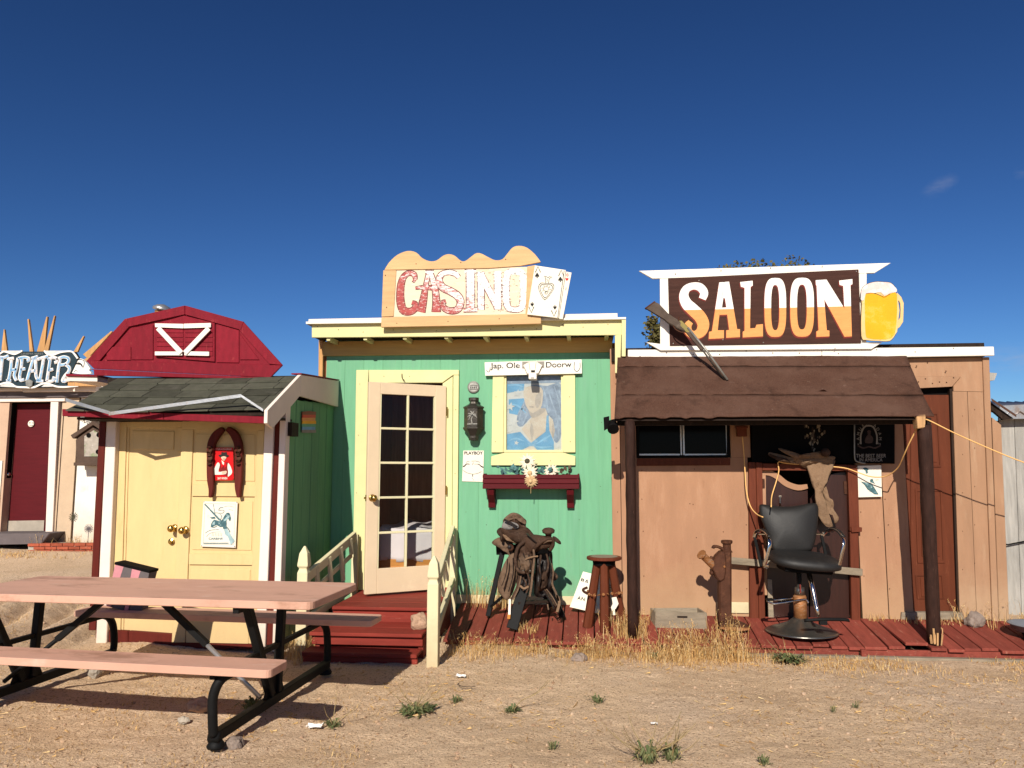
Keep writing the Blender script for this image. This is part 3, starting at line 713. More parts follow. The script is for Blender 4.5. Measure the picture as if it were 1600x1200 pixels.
pl = thing('brick_planter', 'low red brick edging in front of the white theater wall', 'planter', W(110, 866, 11.2))
YB = 11.1
for r in range(3):
    u = 43 + (0, 9, 0)[r]
    while u < 175:
        mb = MB(); v0 = 849 + r * 5.2 - (u - 60) * 0.01; mb.pb(u, v0 + 0.3, u + 17.4, v0 + 4.8, YB - 0.01 * r + random.uniform(-.012, .012), 0.11)
        part('brick', mb, m_brick, pl, bev=0.004); u += 18.2
mb = MB(); mb.pb(44, 850.5, 176, 864, YB + 0.02, 0.3); part('mortar', mb, m_concrete, pl)

dp = thing('garden_stake', 'thin wire flower standing by the white theater wall', 'garden ornament', W(113, 852, 11.2))
mb = MB(); b_ = W(112, 855, 11.2); t_ = W(115, 808, 11.2); mb.tube([b_, t_], 0.006, 5); part('stem', mb, m_dark, dp)
mb = MB()
for i in range(14):
    a = i * 2 * math.pi / 14
    mb.tube([t_, t_ + Vector((math.cos(a) * .035, -.01, math.sin(a) * .035)), t_ + Vector((math.cos(a + .3) * .075, 0, math.sin(a + .3) * .075))], 0.006, 4)
part('flower_head', mb, m_seedhead, dp)

# ================================================================== YELLOW SHED
YS = 6.5
sh = thing('yellow_shed', 'small shed with yellow double doors, shingle porch roof and red barn gable', 'shed', W(290, 1005, YS))
xL, xR = W(150, 800, YS).x, -2.62
# walls
mb = MB(); mb.box(xL, xL + 0.08, YS + 0.1, 7.9, -0.05, 2.12); part('wall', mb, m_oxblood, sh)
mb = MB(); mb.box(xL, xR, 7.82, 7.9, 0.0, 2.3); part('wall', mb, m_dark, sh)
mb = MB(); mb.box(xL + .08, xR - 0.06, YS + 0.14, 7.8, -0.05, 0.0); part('floor', mb, m_dark, sh)
ys = [6.56, 6.74, 6.95, 7.16, 7.36, 7.57, 7.79]
for i in range(6):
    mb = MB(); mb.box(xR - 0.05, xR + (0.002 if i % 2 else 0.0), ys[i] + 0.004, ys[i + 1] - 0.004, -0.03, 2.13 + 0.01 * i); part('siding_board', mb, m_shadegreen, sh, bev=0.004)
# front: trims, red boards
mb = MB(); mb.pp([(155.5, 648), (166, 648), (149, 985), (138, 985)], YS - 0.06, 0.16); part('corner_board', mb, m_oxblood, sh, bev=0.004)
mb = MB(); mb.pp([(166.3, 648), (182, 648), (166, 1008), (149.3, 1008)], YS - 0.05, 0.13); part('door_casing', mb, m_whitewarm, sh, bev=0.005)
mb = MB(); mb.pp([(414, 648), (428, 648), (414, 1012), (399, 1012)], YS - 0.05, 0.13); part('door_casing', mb, m_whitewarm, sh, bev=0.005)
mb = MB(); mb.pp([(428.3, 648), (443, 648), (432, 1008), (414.6, 1008)], YS - 0.02, 0.12); part('corner_board', mb, m_oxblood, sh, bev=0.004)
mb = MB(); x0 = xR - 0.002; mb.box(x0 - 0.03, x0 + 0.025, YS - 0.045, YS + 0.055, -0.02, 2.1); part('corner_trim', mb, m_whitewarm, sh, bev=0.004)
mb = MB(); mb.pp([(166, 984), (200, 986), (200, 1012), (160, 1012)], YS - 0.02, 0.1); mb.pp([(200.5, 986), (399, 1000), (399, 1014), (200, 1014)], YS - 0.02, 0.1); part('sill_board', mb, m_oxblood, sh, bev=0.006)
# doors
mb = MB(); mb.pp([(182, 656), (288, 657), (284, 1002), (166, 990)], YS + 0.02, 0.04)
d1 = part('door', mb, m_yellow, sh, bev=0.004)
for q in ([(182, 657), (198, 657), (188, 990), (166, 990)], [(198, 657), (288, 657), (288, 668), (198, 668)], [(277, 668), (288, 668), (286, 706), (276, 706)]):
    mb = MB(); mb.pp(q, YS + 0.008, 0.016); part('stile', mb, m_yellow, d1, bev=0.003)
mb = MB(); mb.rib([(201.5, 668), (192, 990)], 1.3, YS + 0.012, 0.01); part('bead', mb, m_yellow, d1)
mb = MB(); mb.pp([(207, 673), (272, 674), (271, 703), (206, 702)], YS + 0.01, 0.012); part('panel', mb, m_yellow, d1, bev=0.004)
mb = MB(); mb.pp([(285, 656), (414, 657), (401, 1006), (268, 1004)], YS - 0.012, 0.05)
d2 = part('door', mb, m_yellow, sh, bev=0.004)
yq = YS - 0.026
rails = ([(285, 656), (414, 657), (413, 672), (284.6, 671)], [(284, 671), (302, 671), (289, 1004), (268, 1004)], [(402, 672), (413, 672), (401, 1006), (388, 1006)],
         [(300, 757), (402, 758), (401.5, 776), (299, 775)], [(295, 865), (396, 866), (395.5, 883), (294.5, 882)], [(291, 968), (390, 970), (388, 1006), (290, 1004)])
for i, q in enumerate(rails):
    mb = MB(); mb.pp(q, yq - 0.0007 * i, 0.014); part('stile' if i in (1, 2) else 'rail', mb, m_yellow, d2, bev=0.004)
for q in ([(306, 678), (398, 679), (398, 752), (305, 751)], [(301, 782), (395, 783), (393, 860), (300, 859)], [(297, 889), (391, 890), (389, 962), (296, 961)]):
    mb = MB(); mb.pp(q, YS - 0.018, 0.006); part('panel', mb, m_yellow, d2, bev=0.006)
for dd, (u, v), yy in ((d1, (267, 826), YS + 0.0), (d2, (284, 829), YS - 0.03)):
    c_ = W(u, v, yy - 0.06)
    mb = MB(); mb.ell(c_, (0.032, 0.028, 0.032)); mb.tube([c_, c_ + Vector((0, 0.06, 0))], 0.013); mb.lathe([(0.034, 0), (0.03, 0.008)], c_ + Vector((0, 0.062, 0)), 16, M=Matrix.Rotation(rad(90), 3, 'X'))
    part('door_knob', mb, m_brass, dd, sm=True)
mb = MB(); mb.lathe([(0.026, 0), (0.026, 0.012), (0.012, 0.018), (0.012, 0.026)], W(268, 846, YS + 0.01), 16, M=Matrix.Rotation(rad(90), 3, 'X')); part('deadbolt', mb, m_brass, d1)

# roof: porch slope of shingles, flat part behind, red fascia
yf, yb = 6.03, 6.68
zf, zb = 1.99, 2.335
rx0, rx1 = -4.33, -2.60
def slope(y): return zf + (zb - zf) * (y - yf) / (yb - yf)
mb = MB(); mb.hexa([(rx0, yf + 0.02, zf - 0.045), (rx1, yf + 0.02, zf - 0.045), (rx1, yb, zb - 0.04), (rx0, yb, zb - 0.04)], [(rx0, yf + 0.02, zf - 0.02), (rx1, yf + 0.02, zf - 0.02), (rx1, yb, zb - 0.012), (rx0, yb, zb - 0.012)])
rf = part('roof', mb, m_darkwood, sh)
for r in range(5):
    y0 = yf - 0.008 + r * 0.138
    x = rx0 - random.uniform(0, 0.2)
    while x < rx1:
        wd = random.uniform(0.25, 0.31)
        a, b = max(x, rx0), min(x + wd - 0.006, rx1)
        if b - a > 0.02:
            y1 = min(y0 + 0.17, yb + 0.03); j = random.uniform(-.006, .004); hz = random.uniform(0, .004)
            sag = lambda xx: -0.012 * math.sin((xx - rx0) / (rx1 - rx0) * math.pi)
            zz = [(a, y0 + j, slope(y0 + j) + 0.006 + hz + sag(a)), (b, y0 + j, slope(y0 + j) + 0.006 + hz + sag(b)), (b, y1, slope(y1) - 0.008 + sag(b)), (a, y1, slope(y1) - 0.008 + sag(a))]
            mb = MB(); mb.hexa(zz, [(p[0], p[1], p[2] + 0.009) for p in zz]); part('shingle', mb, m_shingle, rf)
        x += wd
mb = MB(); mb.box(xL - 0.12, rx1 - 0.01, yb + 0.06, 7.9, 2.30, 2.36); part('flat_roof', mb, m_darkwood, sh)
mb = MB(); mb.pp([(103, 584), (152, 585.5), (152, 588.5), (103, 587.5)], 6.95, 0.6); part('roof_edge', mb, m_barn, sh)
mb = MB(); mb.pp([(104, 588.3), (152, 589), (152, 596), (104, 595)], 6.97, 0.5); part('fascia_board', mb, m_whitewarm, sh)
mb = MB(); mb.pp([(97, 639), (255, 645), (255, 656), (97, 650)], 6.045, 0.025); mb.pp([(255.4, 645), (418, 651), (418, 662), (255.4, 656)], 6.048, 0.025); part('fascia_board', mb, m_barn, sh, bev=0.003)
mb = MB(); mb.box(rx0 + 0.02, rx1, 6.14, YS + 0.1, 1.93, 1.95); part('soffit', mb, m_darkwood, sh)
# rake boards on the right side
mb = MB(); mb.prism([(rx1, 6.0, 1.985), (rx1, 6.70, 2.362), (rx1, 6.70, 2.17), (rx1, 6.12, 1.845), (rx1, 6.0, 1.88)], (0.03, 0, 0)); part('rake_board', mb, m_whitewarm, sh, bev=0.003)
mb = MB(); mb.prism([(rx1, 6.705, 2.362), (rx1, 7.78, 2.43), (rx1, 7.78, 2.16), (rx1, 6.705, 2.17)], (0.03, 0, 0)); part('rake_board', mb, m_whitewarm, sh, bev=0.003)
mb = MB(); mb.box(xR + 0.0, xR + 0.06, 6.50, 6.66, 1.80, 1.92); part('rafter_end', mb, m_darkwood, sh)
mb = MB(); mb.prism([(rx1 - 0.06, 6.70, 2.366), (rx1 + 0.035, 6.70, 2.366), (rx1 + 0.035, 7.78, 2.434), (rx1 - 0.06, 7.78, 2.434)], (0, 0, 0.012)); part('roof_edge', mb, m_barn, sh)
# bent metal drip edge hanging off the eave
mb = MB()
for a, b, c, d in (((102, 627, 6.0), (172, 648, 5.92), 5.5, 0), ((170, 649, 5.92), (376, 621, 5.98), 5.5, 0), ((376, 620, 5.98), (411, 643, 6.0), 4.2, 0)):
    p, q = W(*a), W(*b); h = c / 1200 * 6
    mb.hexa([p, q, q + Vector((0, .035, .004)), p + Vector((0, .035, .004))], [p + Vector((0, 0, h)), q + Vector((0, 0, h)), q + Vector((0, .035, .004 + h * .4)), p + Vector((0, .035, .004 + h * .4))])
part('drip_edge', mb, m_galv, sh)
# red barn gable
YG = 6.72
o, s = (80, 460), 3.478
gab = thing('barn_gable', 'red gambrel barn front with white braces standing on the shed roof', 'gable', W(288, 586, YG))
mb = MB(); mb.pp(sub(o, s, [(195, 365), (400, 140), (725, 66), (1040, 154), (1250, 385), (1185, 445), (235, 400)]), YG + 0.02, 0.03); part('backing', mb, m_barn, gab)
def rib2(u0, v0, u1, v1, w0, y, t):
    mb = MB(); mb.rib(sub(o, s, [(u0, v0), (u1, v1)]), w0 / s, y, t); return mb
part('trim_board', MB().pp(sub(o, s, [(188, 365), (400, 133), (425, 172), (262, 360)]), YG, 0.018), m_barn, gab, bev=0.003)
part('trim_board', MB().pp(sub(o, s, [(400, 133), (725, 60), (725, 108), (415, 176)]), YG - 0.003, 0.02), m_barn, gab, bev=0.003)
part('trim_board', MB().pp(sub(o, s, [(727, 60), (1045, 148), (1030, 192), (727, 108)]), YG - 0.004, 0.02), m_barn, gab, bev=0.003)
part('trim_board', MB().pp(sub(o, s, [(1045, 150), (1258, 385), (1185, 378), (1018, 190)]), YG, 0.018), m_barn, gab, bev=0.003)
part('trim_board', MB().pp(sub(o, s, [(188, 360), (1256, 385), (1190, 452), (232, 404)]), YG - 0.008, 0.02), m_barn, gab, bev=0.003)
part('trim_board', MB().pp(sub(o, s, [(210, 405), (1190, 453), (1185, 462), (232, 440), (230, 412)]), YG - 0.01, 0.03), m_barn, gab, bev=0.003)
for q in ([(300, 285), (432, 285), (432, 357), (300, 357)], [(436, 180), (553, 165), (553, 355), (436, 355)], [(897, 160), (1020, 195), (1020, 372), (897, 370)], [(1025, 215), (1130, 355), (1025, 355)]):
    part('panel_board', MB().pp(sub(o, s, q), YG + 0.010, 0.012), m_barn, gab, bev=0.003)
hd = part('hay_door', MB().pp(sub(o, s, [(566, 160), (722, 115), (888, 155), (888, 366), (566, 340)]), YG + 0.002, 0.012), m_barn, gab, bev=0.003)
for k in range(6):
    part('slat', MB().pp(sub(o, s, [(572, 185 + k * 25), (718, 186 + k * 25), (718, 208 + k * 25), (572, 207 + k * 25)]), YG - 0.004, 0.006), m_barn, hd, bev=0.002)
    part('slat', MB().pp(sub(o, s, [(726, 186 + k * 25), (878, 187 + k * 25), (878, 209 + k * 25), (726, 208 + k * 25)]), YG - 0.004, 0.006), m_barn, hd, bev=0.002)
for q in ([(562, 157), (717, 160), (717, 184), (564, 178)], [(719, 159), (867, 155), (866, 179), (719, 184)], [(562, 310), (708, 310), (712, 331), (562, 331)], [(722, 309), (857, 311), (857, 334), (722, 331)]):
    part('white_brace', MB().pp(sub(o, s, q), YG - 0.024, 0.018), m_white, hd, bev=0.003)
part('white_brace', rib2(578, 182, 706, 318, 27, YG - 0.036, 0.012), m_white, hd, bev=0.003)
part('white_brace', rib2(855, 184, 725, 318, 27, YG - 0.036, 0.012), m_white, hd, bev=0.003)
# vent cap behind the gable
vc = thing('vent_pipe', 'stubby roof vent pipe with tilted cap behind the red gable', 'vent', W(252, 492, 7.0))
mb = MB(); b_ = W(252, 500, 7.0); mb.lathe([(0.035, -0.4), (0.05, 0.0), (0.065, 0.09)], b_, 14); part('pipe', mb, m_rustcol, vc, sm=True)
R_ = Matrix.Rotation(rad(14), 3, 'Y')
mb = MB(); mb.lathe([(0.09, 0.0), (0.095, 0.02), (0.06, 0.05), (0.01, 0.065)], b_ + Vector((0.005, 0, 0.09)), 16, M=R_); part('cap', mb, m_galv, vc, sm=True)

# things hung on the yellow doors
hm = thing('harness_hames', 'pair of curved dark red wooden hames hung on the yellow door', 'horse hames', W(350, 777, YS - 0.06))
for pts, wd in (([(930, 728), (893, 762), (866, 815), (860, 900), (862, 1000), (866, 1060), (860, 1104)], [24, 40, 40, 34, 36, 26, 16]), ([(952, 728), (988, 758), (1012, 815), (1016, 900), (1014, 1000), (1012, 1060), (1017, 1104)], [26, 42, 42, 40, 40, 30, 18])):
    mb = MB(); mb.rib(sub(o, s, pts), [k / s for k in wd], YS - 0.085, 0.045, 5); hb = part('hame', mb, m_oxblood, hm, bev=0.006)
    mb = MB(); k = pts[3]
    for j in range(7):
        c_ = W(o[0] + (k[0] + 4 * math.sin(j * 2)) / s, o[1] + (k[1] - 70 + j * 15) / s, YS - 0.1)
        mb.lathe([(0.018, -0.004), (0.022, 0.0), (0.018, 0.004), (0.013, 0.0), (0.018, -0.004)], c_, 8, M=Matrix.Rotation(j * 1.1, 3, 'X'))
    part('chain', mb, m_iron, hb)
rs = thing('red_poster', 'red tin sign of a man in black hat framed by the hames', 'tin sign', W(348, 751, YS - 0.05))
mb = MB(); mb.pp(sub(o, s, [(876, 832), (988, 832), (992, 1000), (984, 1011), (884, 1011), (876, 1002)]), YS - 0.05, 0.006); part('plate', mb, m_inkred, rs)
o2, s2 = (320, 660), 9.6
yk = YS - 0.052
part('vest', MB().pp(sub(o2, s2, [(235, 600), (265, 580), (300, 600), (345, 600), (355, 750), (340, 810), (235, 770), (215, 700)]), yk, 0.0015), m_inkwine, rs)
part('sleeve', MB().pp(sub(o2, s2, smooth([(195, 600), (225, 640), (205, 740), (290, 730), (320, 740), (310, 775), (180, 785), (128, 770), (150, 680)], 3, True)), yk - 0.001, 0.0015), m_paper, rs)
part('sleeve', MB().pp(sub(o2, s2, smooth([(350, 610), (385, 660), (410, 750), (370, 800), (345, 810), (350, 740), (340, 680)], 3, True)), yk - 0.001, 0.0015), m_paper, rs)
part('scarf', MB().pp(sub(o2, s2, [(255, 570), (300, 590), (330, 640), (300, 690), (285, 640), (250, 690), (240, 640)]), yk - 0.002, 0.0015), m_inkred, rs)
part('collar', MB().pp(sub(o2, s2, [(250, 565), (290, 600), (285, 640), (262, 620)]), yk - 0.0025, 0.0015), m_cardcream, rs)
part('face', MB().pp(sub(o2, s2, smooth([(248, 505), (318, 505), (318, 540), (285, 575), (252, 545)], 3, True)), yk - 0.003, 0.0015), m_skin, rs)
part('moustache', MB().pp(sub(o2, s2, [(268, 545), (312, 545), (305, 553), (275, 553)]), yk - 0.004, 0.0015), m_ink, rs)
part('hat', MB().pp(sub(o2, s2, smooth([(205, 490), (245, 480), (250, 445), (290, 450), (325, 445), (330, 480), (360, 495), (335, 520), (285, 505), (230, 520)], 3, True)), yk - 0.0045, 0.0015), m_ink, rs)
part('hand', MB().pp(sub(o2, s2, smooth([(255, 745), (320, 725), (325, 760), (260, 770)], 3, True)), yk - 0.003, 0.0015), m_skin, rs)
mb = MB(); text_mb(mb, "I'M YOUR HUCKLEBERRY", 348, 701.8, 2.6, yk - 0.002, wpx=29); text_mb(mb, 'SAY WHEN', 347.5, 747.3, 3.4, yk - 0.002, wpx=15, bold=0.02); part('lettering', mb, m_paper, rs, recalc=False)

cs = thing('rifle_poster', 'white tin sign of a rider on a galloping horse and a carbine', 'tin sign', W(342, 856, YS - 0.05))
o3, s3 = (305, 775), 14.12
yk = YS - 0.046
part('plate', MB().pp(sub(o3, s3, [(180, 115), (935, 130), (890, 1140), (120, 1115)]), yk, 0.005), m_paper, cs)
mb = MB()
for a, b in (((215, 165), (885, 178)), ((885, 178), (850, 1060)), ((215, 165), (175, 1060)), ((175, 1062), (850, 1070))): mb.rib(sub(o3, s3, [a, b]), 0.35, yk - 0.001, 0.001)
part('border', mb, m_inkgrey, cs)
mb = MB(); mb.pp(sub(o3, s3, [(190, 175), (225, 175), (680, 645), (650, 680)]), yk - 0.004, 0.001); mb.pp(sub(o3, s3, [(600, 640), (690, 650), (700, 720), (620, 730)]), yk - 0.0042, 0.001); part('barrel', mb, m_inkteal, cs)
part('stock', MB().pp(sub(o3, s3, [(630, 720), (690, 700), (760, 820), (870, 990), (785, 1085), (720, 900), (660, 850)]), yk - 0.004, 0.001), m_inkpale, cs)
mb = MB()
mb.pp(sub(o3, s3, smooth([(350, 620), (420, 520), (560, 560), (640, 440), (700, 370), (760, 385), (790, 500), (760, 560), (720, 480), (690, 560), (690, 650), (560, 690), (470, 640), (360, 690)], 2, True)), yk - 0.002, 0.001)
mb.pp(sub(o3, s3, [(320, 475), (430, 455), (450, 500), (370, 505)]), yk - 0.002, 0.001)
mb.rib(sub(o3, s3, smooth([(700, 690), (740, 740), (770, 800)], 3)), 1.4, yk - 0.002, 0.001); mb.rib(sub(o3, s3, smooth([(480, 660), (420, 690), (340, 680)], 3)), 1.2, yk - 0.0022, 0.001)
part('horse', mb, m_inkteal, cs)
mb = MB(); mb.pp(sub(o3, s3, [(620, 560), (680, 470), (740, 420), (750, 480), (680, 540)]), yk - 0.003, 0.001); mb.pp(sub(o3, s3, [(370, 620), (420, 560), (440, 600), (390, 640)]), yk - 0.003, 0.001); part('highlight', mb, m_inkpale, cs)
mb = MB(); mb.rib(sub(o3, s3, smooth([(515, 320), (545, 260), (620, 258)], 3)), 0.8, yk - 0.003, 0.001); mb.rib(sub(o3, s3, smooth([(530, 320), (600, 310), (640, 330), (600, 380), (540, 370)], 3)), 0.6, yk - 0.003, 0.001); mb.rib(sub(o3, s3, smooth([(440, 370), (520, 380), (580, 440), (560, 520)], 3)), 0.7, yk - 0.003, 0.001); mb.rib(sub(o3, s3, [(398, 180), (435, 400)]), 0.7, yk - 0.003, 0.001)
part('rider', mb, m_inkteal, cs)
mb = MB(); text_mb(mb, 'CARBINE', 337, 841.6, 3.2, yk - 0.002, wpx=22, bold=0.02)
mb.rib(sub(o3, s3, smooth([(220, 820), (330, 755), (520, 740)], 3)), 0.7, yk - 0.002, 0.001)
for i in range(24): a = 190 + i * 23; mb.rib(sub(o3, s3, [(a, 1030), (a + 8, 1055)]), 1.1, yk - 0.002, 0.001)
part('lettering', mb, m_inkteal, cs, recalc=False)
mb = MB(); mb.rib(sub(o3, s3, smooth([(250, 900), (300, 840), (400, 800), (560, 790)], 3)), 0.5, yk - 0.002, 0.001); mb.rib(sub(o3, s3, smooth([(640, 235), (740, 220), (850, 245)], 3)), 0.5, yk - 0.002, 0.001); mb.rib(sub(o3, s3, [(740, 290), (830, 320)]), 0.5, yk - 0.002, 0.001)
for i in range(7): a = 370 + i * 35; mb.rib(sub(o3, s3, [(a, 890), (a + 6, 815)]), 0.4, yk - 0.002, 0.001)
part('fine_lines', mb, m_inkgrey, cs)
mb = MB()
for a, b in ((193, 130), (918, 138), (868, 1115), (142, 1100)): mb.ell(W(o3[0] + a / s3, o3[1] + b / s3, yk - 0.002), (0.004, 0.003, 0.004), 8, 5)
part('screw', mb, m_dark, cs)

rb = thing('rainbow_plaque', 'small ragged rainbow striped plaque on the shaded green shed side', 'plaque', (xR + 0.004, 7.25, 1.75))
o4, s4 = (440, 560), 5.333
cols = [m_inkwine, m_inkred, m_signamber, m_beer, m_green, m_flagblue, m_inkgrey]
def Wx(u, v, X):
    d = _f + _r * ((u - 800) / 1200) - _u * ((v - 600) / 1200); t = X / d.x
    return Vector((X, d.y * t, EYE + d.z * t))
for i in range(7):
    z0 = 445 + i * 25
    q = [(172 + (i % 2) * 4, z0), (230, z0 + (-6 if i == 0 else 0)), (287 - (i % 3) * 3, z0), (287 - (i % 3) * 3, z0 + 25), (172, z0 + 25)]
    mb = MB(); mb.prism([Wx(a, b, xR + 0.018 + 0.0005 * i) for a, b in sub(o4, s4, q)], (-0.006, 0, 0)); part('stripe', mb, cols[i], rb)

# ================================================================== CASINO (green building)
YC = 7.8
ca = thing('green_building', 'mint green shack with cream trim and an open glass panelled door', 'building', W(740, 940, YC))
wx0, wx1 = W(505, 750, YC).x, W(957, 750, YC).x
zb0, zt0 = 0.12, 2.86
dx0, dx1, dzt = W(566, 760, YC).x, W(702, 760, YC).x, W(640, 590, YC).z      # door opening
ix0, ix1 = W(784, 650, YC).x, W(884, 650, YC).x                             # window opening
iz0, iz1 = W(830, 711, YC).z, W(830, 585, YC).z
x = wx0
k = 0
edges = [wx0]
while edges[-1] < wx1 - 0.25: edges.append(edges[-1] + 0.203)
edges.append(wx1)
def cut(a, b):
    "solid vertical spans left of a board that runs from a to b"
    sp = [(zb0, zt0)]
    if b > dx0 + 1e-4 and a < dx1 - 1e-4: sp = [(dzt, zt0)]
    elif b > ix0 + 1e-4 and a < ix1 - 1e-4: sp = [(zb0, iz0), (iz1, zt0)]
    return sp
pts_ = sorted(set(edges + [dx0, dx1, ix0, ix1]))
for i in range(len(edges) - 1):
    xs = sorted([p for p in (dx0, dx1, ix0, ix1) if edges[i] < p < edges[i + 1]] + [edges[i], edges[i + 1]])
    for a, b in zip(xs[:-1], xs[1:]):
        g0 = 0.0012 if a == edges[i] else 0; g1 = 0.0012 if b == edges[i + 1] else 0
        for z0, z1 in cut(a, b): part('siding_board', MB().box(a + g0, b - g1, YC, YC + 0.02, z0, z1), m_green, ca)
# backing behind the boards so the grooves stay dark
mb = MB()
for a, b, z0, z1 in ((wx0, dx0 - .01, zb0, zt0), (dx0 - .01, dx1 + .01, dzt + .01, zt0), (dx1 + .01, ix0 - .01, zb0, zt0), (ix0 - .01, ix1 + .01, zb0, iz0 - .01), (ix0 - .01, ix1 + .01, iz1 + .01, zt0), (ix1 + .01, wx1, zb0, zt0)):
    mb.box(a, b, YC + 0.005, YC + 0.05, z0, z1)
part('sheathing', mb, m_shadegreen, ca)
# room inside
xr0, xr1, yr = wx0 + 0.05, wx1 - 0.05, 10.4
mb = MB(); mb.box(xr0 - .1, xr0, YC + .05, yr, 0.1, 2.8); mb.box(xr1, xr1 + .1, YC + .05, yr, 0.1, 2.8); mb.box(xr0 - .1, xr1 + .1, yr, yr + .1, 0.1, 2.8)
part('inner_wall', mb, m_interior, ca)
mb = MB(); mb.box(xr0, xr1, YC + .051, yr, 0.2, 0.3); part('floor', mb, m_interior, ca)
mb = MB(); mb.box(xr0, xr1, YC + .051, yr, 2.75, 2.8); part('inner_ceiling', mb, m_dark, ca)
mb = MB(); mb.box(wx0 - 0.08, wx1 + 0.06, YC - 0.34, yr + 0.3, 2.985, 3.03); rfc = part('roof', mb, m_whitewarm, ca)
mb = MB(); mb.pp([(478, 502.5), (978, 495.5), (978, 498.5), (478, 506)], YC - 0.37, 0.5); part('roof_edge', mb, m_white, rfc)
# eave
part('fascia_board', MB().pp([(487, 506), (973, 499), (973, 523.5), (487, 527.5)], YC - 0.32, 0.025), m_cream, ca, bev=0.004)
part('frieze_board', MB().pb(504, 530, 957, 553, YC - 0.025, 0.024), m_frieze, ca, bev=0.003)
mb = MB(); mb.box(wx0 - .06, wx1, YC - 0.29, YC - 0.001, 2.86, 2.87); part('soffit', mb, m_darkwood, ca)
for u in (515, 572, 633, 697, 757, 820, 886, 945):
    xx = W(u, 528, YC - .2).x
    mb = MB(); mb.box(xx, xx + 0.038, YC - 0.294, YC - 0.028, 2.812, 2.858); part('rafter_tail', mb, m_cream, ca, bev=0.002)
part('corner_board', MB().pp([(498, 531), (504.5, 531), (504, 590), (497.5, 590)], YC - 0.03, 0.1), m_spike, ca, bev=0.003)
part('fascia_return', MB().pp([(971.5, 499), (978, 499), (977.5, 557), (971.5, 557)], YC - 0.36, 0.3), m_cream, ca, bev=0.003)
part('fascia_return', MB().pp([(961, 524), (970.5, 523), (969, 583), (961, 583)], YC - 0.33, 0.03), m_cream, ca, bev=0.003)
# base board
part('base_board', MB().pb(713, 931, 957, 945, YC - 0.018, 0.017), m_creamrail, ca, bev=0.003)
# door casing
part('door_casing', MB().pp([(556.5, 578), (576, 578), (575, 600), (569, 922), (550.5, 922)], YC - 0.03, 0.06), m_cream, ca, bev=0.004)
part('door_casing', MB().pp([(576.3, 578), (717, 578), (717, 586), (708, 586), (691, 598), (576.3, 598.5)], YC - 0.032, 0.06), m_cream, ca, bev=0.004)
part('door_casing', MB().pp([(708.3, 586.3), (717, 586.3), (714, 925), (706, 925)], YC - 0.03, 0.06), m_cream, ca, bev=0.004)
part('door_jamb', MB().pp([(691.5, 598.5), (707.5, 587), (705.5, 925), (690, 918)], YC - 0.015, 0.03), m_cream, ca, bev=0.003)
part('threshold', MB().pb(552, 917, 712, 925, YC - 0.02, 0.08), m_step, ca)
# the open door: hinged on its right, free edge swung out towards the viewer
H = Vector((W(696, 760, YC - .04).x, YC - 0.04, 0))
P = Vector((-2.11, 7.31, 0))
dv = (P - H); DWd = dv.length; dv.normalize()
dn = Vector((dv.y, -dv.x, 0))                                # outward face normal
if dn.y > 0: dn = -dn
do = None
def dbox(a0, a1, z0, z1, t0, t1):
    mb = MB()
    c = [H + dv * a + dn * t for a, t in ((a0, t0), (a1, t0), (a1, t1), (a0, t1))]
    mb.hexa([p + Vector((0, 0, z0)) for p in c], [p + Vector((0, 0, z1)) for p in c])
    return mb
DZ0, DZ1 = 0.325, 2.365
mbs = dbox(0, 0.118, DZ0, DZ1, -0.04, 0)
do = part('door', mbs, m_peach, ca, bev=0.004)
part('stile', dbox(DWd - 0.118, DWd, DZ0, DZ1, -0.04, 0), m_peach, do, bev=0.004)
part('top_rail', dbox(0.1182, DWd - 0.1182, DZ1 - 0.115, DZ1, -0.04, -0.0015), m_peach, do, bev=0.003)
part('bottom_rail', dbox(0.1182, DWd - 0.1182, DZ0, DZ0 + 0.235, -0.04, -0.0015), m_peach, do, bev=0.003)
g0, g1, gz0, gz1 = 0.1185, DWd - 0.1185, DZ0 + 0.2355, DZ1 - 0.1155
gm = (g0 + g1) / 2
part('muntin', dbox(gm - 0.011, gm + 0.011, gz0, gz1, -0.036, -0.004), m_creamrail, do, bev=0.003)
for k in range(5):
    z0 = gz0 + (gz1 - gz0) * k / 5; z1 = gz0 + (gz1 - gz0) * (k + 1) / 5
    if k:
        for a0, a1 in ((g0, gm - 0.0112), (gm + 0.0112, g1)): part('muntin', dbox(a0, a1, z0 - 0.011, z0 + 0.011, -0.036, -0.006), m_creamrail, do, bev=0.003)
    for a0, a1 in ((g0, gm - 0.011), (gm + 0.011, g1)):
        part('pane', dbox(a0, a1, z0 + 0.011, z1 - 0.011, -0.022, -0.018), m_glass, do)
for q in ((g0, g0 + .012, gz0, gz1), (g1 - .012, g1, gz0, gz1)):
    part('glazing_bead', dbox(*q, -0.034, -0.005), m_creamrail, do)
kc = H + dv * (DWd - 0.055) + Vector((0, 0, 1.235))
mb = MB(); mb.ell(kc + dn * 0.055, (0.033, 0.033, 0.033)); mb.tube([kc, kc + dn * 0.05], 0.013); mb.lathe([(0.036, 0), (0.03, 0.008)], kc, 16, M=dn.to_track_quat('Z', 'Y').to_matrix())
part('door_knob', mb, m_brass, do, sm=True)
mb = MB(); mb.obox(H + dv * (DWd + 0.002) + dn * -0.02 + Vector((0, 0, 1.235)), dv * 0.003, dn * 0.012, (0, 0, .03)); mb.obox(H + dv * (DWd + .012) - dn * 0.02 + Vector((0, 0, 1.235)), dv * 0.008, dn * .006, (0, 0, .01)); part('latch', mb, m_brass, do)
for z in (0.55, 1.3, 2.1):
    mb = MB(); mb.lathe([(0.008, -0.045), (0.008, 0.045)], H + dn * 0.006 + Vector((0.006, 0, z)), 8); part('hinge', mb, m_brass, do)
